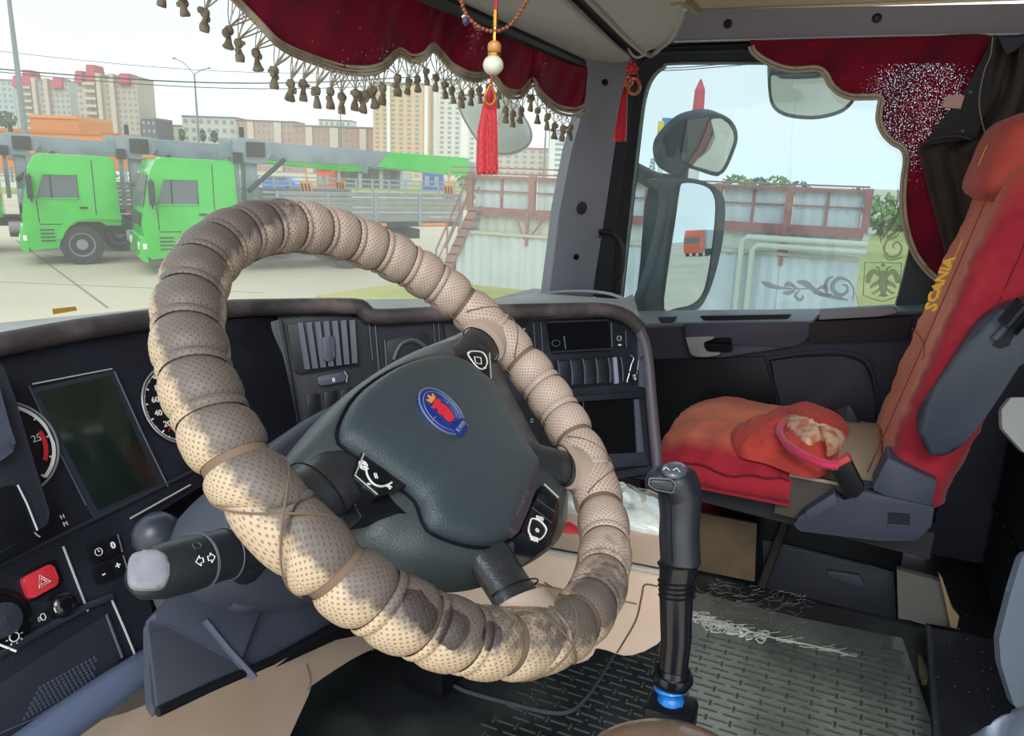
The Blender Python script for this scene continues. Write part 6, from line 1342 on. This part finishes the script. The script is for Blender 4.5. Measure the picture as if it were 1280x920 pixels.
tas = [(180, -22), (203, -8), (228, 4), (256, 24), (286, 46), (299, 62), (321, 74), (343, 96), (363, 112), (379, 112), (396, 121), (413, 122), (427, 128), (444, 124), (455, 127), (467, 121), (478, 117), (497, 106), (510, 107), (522, 104), (533, 95), (545, 103), (556, 112), (566, 118), (577, 124), (589, 121), (600, 118), (611, 115), (622, 124), (632, 143), (641, 148), (651, 143), (664, 128), (672, 144), (684, 152), (693, 163), (703, 166), (713, 165), (727, 157)]
def nearest(u):
    return min(botp, key=lambda q: abs(q[0]-u)+(0))
for i, (u, v) in enumerate(tas):
    rg_ = random.Random(i); b = min(botp, key=lambda q: (q[0]-u-(10 if u < 420 else 0))**2*1.5+(q[1]-v)**2*.15)
    P = FV.at(u, v, .004); Sc = (P-CAM).length/FPX; tilt = rg_.uniform(-.25, .25); ex_ = FV.ex; k_ = 1.3 if u < 500 else 1.02
    R = lambda x, y, z=0: P+ex_*(x*math.cos(tilt)-y*math.sin(tilt))*Sc*k_+Vector((0, 0, 1))*(y*math.cos(tilt)+x*math.sin(tilt))*Sc*k_+FV.n*z*Sc*k_
    mbt = MB(); mbt.ball(R(0, 5), (4.2*Sc*k_, 3.8*Sc*k_, 4.4*Sc*k_), 10)
    for q in range(5): mbt.ball(R(rg_.uniform(-4.6, 4.6), rg_.uniform(-1, 7), rg_.uniform(-2, 2)), (rg_.uniform(1.8, 3.4)*Sc*k_, rg_.uniform(1.8, 3)*Sc*k_, rg_.uniform(2, 3.8)*Sc*k_), 8)
    mbt.loft([[R(r*math.cos(a), y, r*.7*math.sin(a)) for a in [2*PI*q/12 for q in range(12)]] for r, y in ((2, 1), (2.6, -1.5), (3.8+rg_.uniform(-.5, 1), -5), (4.6+rg_.uniform(-.9, 1.4), -8.5), (4.0, -10))])
    to_ = build('tassel', mbt, TASM, va, 60)
    sb = MB()
    for k in range(6):
        s = -12+24*k/5; q_ = min(botp, key=lambda q: abs(q[0]-(b[0]+s))); A_ = FV.at(q_[0], q_[1]+5, .004)
        sb.tube([A_, A_.lerp(R(0, 8), .5)+FV.n*.002*((k % 2)*2-1), R(0, 8)], .0011, 4)
    build('fringe_threads', sb, STR, to_)
# side valance
FSV = FX(2.20)
sv = thing('side_valance', 'crimson velvet valance with braid edge hanging at the passenger window', 'curtain', FSV.at(1150, 60))
botS = sp([(938, 58), (942, 66), (955, 76), (972, 84), (990, 88), (1010, 87), (1022, 87), (1031, 93), (1038, 106), (1050, 117), (1066, 122), (1085, 122), (1100, 123), (1099, 135), (1098, 150), (1104, 166), (1115, 178), (1128, 186), (1132, 200), (1129, 225), (1128, 255), (1132, 285), (1142, 315), (1158, 338), (1174, 352)], 5)
topS = sp([(938, 50), (960, 50), (990, 49), (1030, 48), (1070, 47), (1110, 46), (1160, 45), (1235, 44), (1232, 70), (1225, 110), (1222, 150), (1222, 200), (1222, 250), (1222, 300), (1220, 340)], 8)
NN = 110
def samp(P, t):
    x = t*(len(P)-1); i = min(int(x), len(P)-2); f = x-i; return (P[i][0]*(1-f)+P[i+1][0]*f, P[i][1]*(1-f)+P[i+1][1]*f)
cols = []
for i in range(NN+1):
    t = i/NN; a, b = samp(topS, t), samp(botS, t)
    cols.append([FSV.at(a[0]+(b[0]-a[0])*k/8, a[1]+(b[1]-a[1])*k/8, .006*math.sin(i*.35+k*.3)) for k in range(9)])
rc = FSV.at(1150, 60)
c1 = FSV.at(1142, 135)-rc
VEL2 = velvet('crimson_velvet_side', '#a01238', '#7c1030', box=((c1.x, c1.y, c1.z), (.2, .135, .17)))
build('velvet', MB().loft(cols, cap=False, closed=False), VEL2, sv, 80, solid=.0015)
for o1, r in ((0, .0045), (5, .004)):
    pts = []
    for i, (u, v) in enumerate(botS):
        q0 = Vector(botS[max(0, i-1)]); q1 = Vector(botS[min(len(botS)-1, i+1)]); d_ = (q1-q0).normalized(); pts.append(FSV.at(u-d_.y*o1*.9+d_.y*3, v+d_.x*o1*.9-d_.x*3, .008))
    build('braid', MB().tube(pts, r, 6), BRD if o1 == 0 else mat('braid_light', '#a89a85', .9, bump=.5, bscale=300), sv, 70)
# brown curtain
FBc = FX(2.17)
bc_ = thing('brown_curtain', 'dark brown sleeper curtain gathered behind the passenger headrest', 'curtain', FBc.at(1230, 60))
BRC = mat('brown_curtain', '#453a36', .85, bump=.4, bscale=120, var='#3a302e', vscale=7); BRD2 = mat('curtain_dark_lining', '#26262c', .8)
le = sp([(1243, 44), (1237, 80), (1222, 120), (1190, 160), (1150, 182), (1147, 190), (1152, 205), (1160, 235), (1168, 265), (1176, 295), (1185, 330), (1190, 360)], 6)
cols = []
for i in range(61):
    t = i/60; a = samp(le, t); v = a[1]; row = []
    for k in range(25):
        f = k/24; u = a[0]+(1330-a[0])*f
        row.append(FBc.at(u, v+(3*math.sin(f*9)), .016*math.sin(f*17+t*2.5)+.010*math.sin(f*38+t*4)))
    cols.append(row)
build('drape', MB().loft(cols, cap=False, closed=False), BRC, bc_, 80, solid=.002)
slab(FX(2.13), [(1240, 46), (1247, 46), (1238, 120), (1222, 172), (1150, 183), (1178, 150), (1208, 110), (1232, 66)], -.012, 0, 'folded_lining', BRD2, bc_, .002)
slab(FX(2.125), [(1184, 119), (1206, 119), (1201, 136), (1177, 134)], -.004, .001, 'pink_tag', mat('pink_tag', '#c79c96', .7), bc_, .0005)
build('fold_hem', MB().tube([FX(2.125).at(u, v, .002) for u, v in sp([(1148, 184), (1165, 174), (1195, 170), (1215, 174)], 4)], .004, 6), BRC, bc_)
build('seam_thread', MB().tube([FX(2.12).at(u, v, .01) for u, v in sp([(1241, 46), (1238, 70), (1230, 90), (1224, 130), (1232, 170)], 4)], .0015, 5), mat('light_thread', '#8d8070', .8), bc_)
slab(FX(2.12), [(1248, 46), (1290, 46), (1268, 64), (1258, 68)], -.01, .004, 'lining_triangle', mat('lining_blue', '#2d3340', .8), bc_, .001)
for u, v in ((1213, 115), (1203, 164)): build('eyelet', MB().lathe([(.004, 0), (.004, .002), (.002, .002)], FX(2.128).at(u, v), (-1, 0, 0), 12), GREYP, bc_)
# ================================================================ ORNAMENTS
GOLD = mat('gold', '#c8923a', .25, metal=.9); JADE = mat('jade_bead', '#d8d8c8', .25, coat=.4); WOODB = mat('wood_bead', '#c18a4a', .35, coat=.3)
TRED = mat('tassel_red', '#c4142a', .5, sheen=.4, bump=.8, bscale=300); BEADM = mat('brown_bead', '#8a4f3c', .45, var='#6d3a2c', vscale=200); CORD = mat('red_cord', '#a52a3c', .7)
dd = .74; o1 = thing('hanging_charm', 'long red tassel charm with gold and white beads hanging mid windshield', 'charm', OD(616, 5, dd))
S = dd/FPX; OPx = lambda u, v, e=0: OD(u, v, dd+e)
topz = OPx(621, -10); build('cord', MB().tube([(topz.x, topz.y, 1.955), topz, OPx(620, 8), OPx(619, 16)], .0022, 6), CORD, o1)
build('gold_sleeve', MB().lathe([(3*S, 0), (3.2*S, 1*S), (2.6*S, 3*S), (3.3*S, 6*S), (2.7*S, 9*S), (3.4*S, 12*S), (2.8*S, 16*S), (3.2*S, 19*S)], OPx(619, 33), (0, 0, 1), 12), GOLD, o1)
build('cord', MB().tube([OPx(619, 33), OPx(618, 44), OPx(618, 52)], .0016, 6), GOLD, o1)
build('gourd_bead', MB().lathe([(3*S, -8*S), (8*S, -5*S), (8.6*S, 0), (8*S, 4*S), (5*S, 7*S), (1*S, 8*S)], OPx(618, 59), (0, 0, 1), 20), WOODB, o1, 60)
build('gold_ring', MB().lathe([(7*S, 2*S), (8.2*S, 1*S), (8.2*S, -1*S), (7*S, -2*S)], OPx(617.5, 68), (0, 0, 1), 20), GOLD, o1)
build('white_bead', MB().ball(OPx(616.5, 81.5), (13*S, 13*S, 12.2*S), 22), JADE, o1, 70)
build('cord', MB().tube([OPx(615, 94), OPx(614, 101), OPx(613, 107)], .0014, 6), CORD, o1)
build('gold_loop', MB().tube([OPx(*q, -.012) for q in sp([(613, 105), (608, 114), (606, 123), (611, 130), (617, 127), (619, 118), (615, 108)], 3, True)], 1.3*S, 6, True), GOLD, o1)
build('loop_stone', MB().ball(OPx(612.5, 119, -.010), (3.6*S, 2*S, 7*S), 12), CORD, o1)
n_ = 26; rgx = random.Random(3); mb = MB()
for i in range(190):
    a = rgx.uniform(0, 2*PI); q = math.sqrt(rgx.random()); x0, z0 = math.cos(a)*q*6, math.sin(a)*q*6
    x1, z1 = math.cos(a)*q*14.5-2, math.sin(a)*q*14; L_ = rgx.uniform(213, 219)
    mb.tube([OPx(613+x0*.5, 110, z0*S*.5), OPx(612.5+x0*1.3, 125, z0*S), OPx(611+x1*.9, 165, z1*S), OPx(611+x1, L_, z1*S)], .62*S, 4)
build('tassel', mb, TRED, o1)
# bead loop
bl2 = thing('bead_necklace', 'loop of small brown beads draped behind the hanging charm', 'beads', OPx(618, 38))
bp2 = sp([(570, -30), (574, -10), (578, 6), (584, 20), (594, 30), (606, 37), (618, 39), (630, 36), (641, 28), (651, 14), (660, -2), (672, -24)], 12)
acc = 0; last = Vector(bp2[0]); first = None
for q in bp2:
    acc += (Vector(q)-last).length; last = Vector(q)
    if acc > 4.9:
        acc = 0
        if first is None:
            first = build('bead', MB().ball((0, 0, 0), (2.9*S, 2.9*S, 2.7*S), 10), BEADM, bl2, 70, off=Vector((0, 0, 0.000001))); first.location = OPx(*q)-bl2.location
        else:
            c_ = first.copy(); scene.collection.objects.link(c_); c_.location = OPx(*q)-bl2.location; c_.rotation_euler = (acc, q[0], 1)
build('cord', MB().tube([OPx(*q) for q in bp2[::4]], .0007, 5), CORD, bl2)
e = bp2[0]; build('cord_end', MB().tube([OPx(*bp2[0]), (OPx(*bp2[0]).x, OPx(*bp2[0]).y, 1.955)], .001, 5).tube([OPx(*bp2[-1]), (OPx(*bp2[-1]).x, OPx(*bp2[-1]).y, 1.955)], .001, 5), CORD, bl2)
build('eye_bead', MB().ball(OPx(582, 26), (5*S, 4*S, 5.5*S), 12), mat('eye_blue', '#3c3f6a', .2), bl2, 70); build('pearl_bead', MB().ball(OPx(580, 21), (3.4*S, 3.4*S, 2.4*S), 10), mat('pearl', '#c9c4c4', .3), bl2, 70)
# small charm at pillar
d3 = 1.92; S3 = d3/FPX; O3 = lambda u, v, e=0: OD(u, v, d3+e)
o3 = thing('hanging_charm', 'small red tassel charm with amber rings hanging from the shelf corner by the pillar', 'charm', O3(796, 68))
build('hook', MB().tube([O3(u, v) for u, v in sp([(785, 60), (790, 68), (797, 72), (806, 68), (807, 64)], 3)], 1.6*S3, 6), mat('hook_pale', '#b7b1a9', .4), o3)
for k in range(6):
    a = k*PI/3; build('flower_bead', MB().ball(O3(790+5.5*math.cos(a), 86+5.5*math.sin(a)), 3.2*S3, 8), mat('red_bead', '#c5302a', .3) if k == 0 else bpy.data.materials['red_bead'], o3)
build('flower_centre', MB().ball(O3(790, 86), 4.5*S3, 10), bpy.data.materials['red_bead'], o3)
AMB = mat('amber', '#b5592f', .2, coat=.4)
for cu, cv, r in ((792, 108, 9.5), (785, 102, 5.5)): build('amber_ring', MB().tube([O3(cu+r*.8*math.cos(a), cv+r*math.sin(a), -.01) for a in [2*PI*i/22 for i in range(22)]], 2.2*S3, 7, True), AMB, o3)
build('cord', MB().tube([O3(783, 90), O3(780, 112)], .9*S3, 5).tube([O3(796, 90), O3(799, 104)], .9*S3, 5).tube([O3(797, 70), O3(790, 80)], .9*S3, 5), CORD, o3)
build('tassel', MB().loft([[O3(u+r*math.cos(a), v, r*S3*math.sin(a)) for a in [2*PI*q/16 for q in range(16)]] for u, v, r in ((782, 112, 2.5), (780.5, 120, 4), (778, 145, 6), (775.5, 165, 8), (774.5, 177, 8.4))]), mat('tassel_red_smooth', '#b81e30', .45), o3, 60)
# ================================================================ MIRRORS outside
MH = mat('mirror_housing', '#39434c', .55, bump=.2, bscale=200, var='#44505a', vscale=6); MHL = mat('mirror_housing_inner', '#8b8782', .6)
def mirror(name, label, hpx, gpx, cpx, dep, rdir, th, hm_=MH, extra=None, back=1.0, dome=0):
    C0 = OD(cpx[0], cpx[1], dep); v = (C0-CAM).normalized(); r = Vector(rdir).normalized(); n = (r-v).normalized()
    up = (Vector((0, 0, 1))-n*n.z).normalized(); ex_ = up.cross(n); F_ = FR(C0, ex_, up)
    t = thing(name, label, 'mirror', C0)
    P = [F_.at(*q) for q in hpx]; c = sum(P, Vector())/len(P)
    h = build('housing', MB().loft([[p-F_.n*.004+(c-p)*.03 for p in P], [p-F_.n*.012 for p in P], [p-F_.n*th*.6 for p in P], [c+(p-c)*back-F_.n*th for p in P]]), hm_, t, 50)
    G = [F_.at(*q, -.002) for q in gpx]
    if dome:
        c = sum(G, Vector())/len(G); mb = MB(); mb.loft([G]+[[c+(p-c)*s+F_.n*dome*(1-s*s) for p in G] for s in (.85, .65, .4, .15, .02)]); g_ = build('mirror_glass', mb, MIRR, t, 90)
    else: g_ = build('mirror_glass', MB().prism(G, F_.n*.004), MIRR, t)
    build('glass_rim', MB().tube([p+F_.n*.003 for p in G], .004, 6, True), BLACK, t)
    if extra: extra(t, F_)
    return t, F_
mh = sp([(822, 224), (860, 222), (885, 227), (902, 237), (909, 255), (906, 300), (896, 345), (884, 376), (868, 390), (806, 392), (822, 330), (836, 270), (838, 240)], 3, True)
mg = sp([(852, 228), (876, 230), (890, 240), (894, 262), (889, 315), (880, 362), (866, 380), (845, 386), (828, 386), (833, 335), (842, 275), (847, 240)], 3, True)
m1, F1 = mirror('door_mirror', 'large dark door mirror reflecting the yard and an orange lorry', mh, mg, (866, 296), 2.45, (.30, -.95, 0), .05)
P = F1.at(832, 300, -.06)
build('inner_casing', MB().loft([[OD(u, v, d_) for u, v, d_ in sp(pp, 3, True)] for pp in ([(812, 226, 2.5), (846, 222, 2.5), (842, 250, 2.5), (828, 330, 2.5), (824, 392, 2.5), (796, 392, 2.5), (800, 330, 2.5)], [(816, 228, 2.62), (846, 226, 2.62), (842, 250, 2.62), (828, 330, 2.62), (824, 390, 2.62), (800, 390, 2.62), (804, 330, 2.62)])]), mat('mirror_casing_blue', '#414d58', .6, bump=.3, bscale=120, var='#4d5a66', vscale=9), m1, 60)
ma = thing('mirror_arm', 'dark mirror support arm reaching in from the windshield corner', 'mirror arm', OD(800, 215, 2.5))
build('arm', MB().tube([OD(760, 190, 2.35), OD(790, 211, 2.42), OD(815, 225, 2.5), OD(840, 232, 2.55)], [.02, .026, .03, .03], 12), MH, ma, 60); build('arm_joint', MB().lathe([(.018, -.02), (.02, 0), (.018, .02)], OD(797, 220, 2.42), FW, 14), GREYP, ma)
wh = sp([(827, 195), (830, 178), (845, 160), (862, 147), (890, 141), (910, 146), (922, 158), (924, 174), (914, 200), (903, 219), (893, 221), (860, 211), (845, 220), (832, 212)], 3, True)
wg = sp([(889, 147), (904, 147), (915, 157), (920, 172), (915, 190), (906, 210), (897, 217), (880, 213), (863, 206), (874, 186), (883, 166), (886, 152)], 3, True)
def wx_(t, F_):
    build('red_reflection', MB().prism([F_.at(u, v, .002) for u, v in [(886, 150), (889, 162), (884, 178), (874, 195), (866, 206), (861, 204), (862, 199), (872, 186), (880, 168)]], F_.n*.003), mat('reflection_red', '#d0686c', .4), t)  # red sliver reflected in the mirror, painted on as a solid strip
    build('inner_lining', MB().prism([F_.at(u, v, -.006) for u, v in [(858, 150), (885, 146), (884, 165), (872, 186), (861, 204), (850, 198), (854, 170)]], F_.n*.006), MHL, t)
m2_, F2 = mirror('wide_angle_mirror', 'smaller wide-angle mirror above the door mirror', wh, wg, (895, 180), 2.45, (.25, -.9, -.38), .045, extra=wx_, dome=.012)
build('stem', MB().tube([OD(850, 205, 2.5), OD(848, 226, 2.52)], .03, 10), MH, m2_)
kh_ = sp([(960, 95), (966, 90), (1000, 88), (1040, 88), (1068, 90), (1073, 102), (1070, 122), (1058, 137), (1040, 145), (1015, 149), (985, 146), (968, 137), (961, 122)], 3, True)
kg = [(1016+(u-1016)*.965, 117+(v-117)*.94) for u, v in kh_]
km, FK2 = mirror('kerb_mirror', 'pale rounded kerb mirror hanging at the top of the passenger window', kh_, kg, (1016, 118), 2.42, (.35, -.15, -.9), .05, hm_=mat('kerb_housing', '#7f8a86', .5), dome=.02)
build('bracket', MB().tube([OD(1016, 118, 2.44), OD(1016, 80, 2.44), OX(1016, 62, 2.34)], .015, 8), MH, km)
fm = thing('front_mirror', 'back of the pale grey front mirror outside the windshield behind the tassel', 'mirror', OD(620, 160, 2.75))
fo = sp([(574, 127), (590, 118), (640, 128), (656, 148), (664, 166), (661, 180), (645, 190), (625, 192), (604, 184), (588, 162), (577, 142)], 4, True)
P = [OD(u, v, 2.75) for u, v in fo]; c = sum(P, Vector())/len(P)
FMM = mat('front_mirror_grey', '#c2c9bf', .5, bump=.1)
build('housing', MB().loft([[c+(p-c)*.55-FW*.03 for p in P], [c+(p-c)*.85-FW*.022 for p in P], P, [p+FW*.03 for p in P]]), FMM, fm, 60)
build('rim', MB().tube([p for p in P], .004, 6, True), mat('rim_grey_green', '#66716d', .5), fm)
build('bracket', MB().tube([c-FW*.02, OD(640, 100, 2.75), OD(650, 20, 2.8)], .02, 8), FMM, fm)
# orange lorry behind, for the mirror
C0 = OD(866, 296, 2.45); rd = ray(868, 290).normalized(); nn = F1.n; R_ = rd-nn*2*rd.dot(nn); R_.z = 0; R_.normalize()
Q = C0+R_*112; ot = thing('orange_lorry', 'orange lorry cab with white box reflected in the door mirror', 'truck', (Q.x, Q.y, GZ), local=True, rz=math.atan2(R_.y, R_.x)+PI+.35)
OC = mat('lorry_orange', '#e5582b', .35)
build('cab', MB().prism([(x, -1.2, z) for x, z in [(1.1, .5), (1.15, 1.6), (.95, 2.9), (.4, 3.7), (-1.1, 3.8), (-1.1, .6)]], (0, 2.4, 0), .05), OC, ot)
build('windshield', MB().box((1.06, 0, 2.25), (.1, 2.1, .9)), WINM, ot); build('trailer_box', MB().box((-6.5, 0, 2.4), (9.5, 2.5, 2.7)), mat('trailer_white', '#c9d2dc', .5), ot); build('chassis', MB().box((-5.5, 0, .8), (10.5, 1.2, .3)), CHAS, ot)
for x in (.1, -2.6, -8.5, -9.8):
    for y in (-1.0, 1.0): build('wheel', MB().lathe([(.2, -.15), (.5, -.15), (.5, .15), (.2, .15)], (x, y, .5), (0, 1, 0), 20), TYRE, ot)
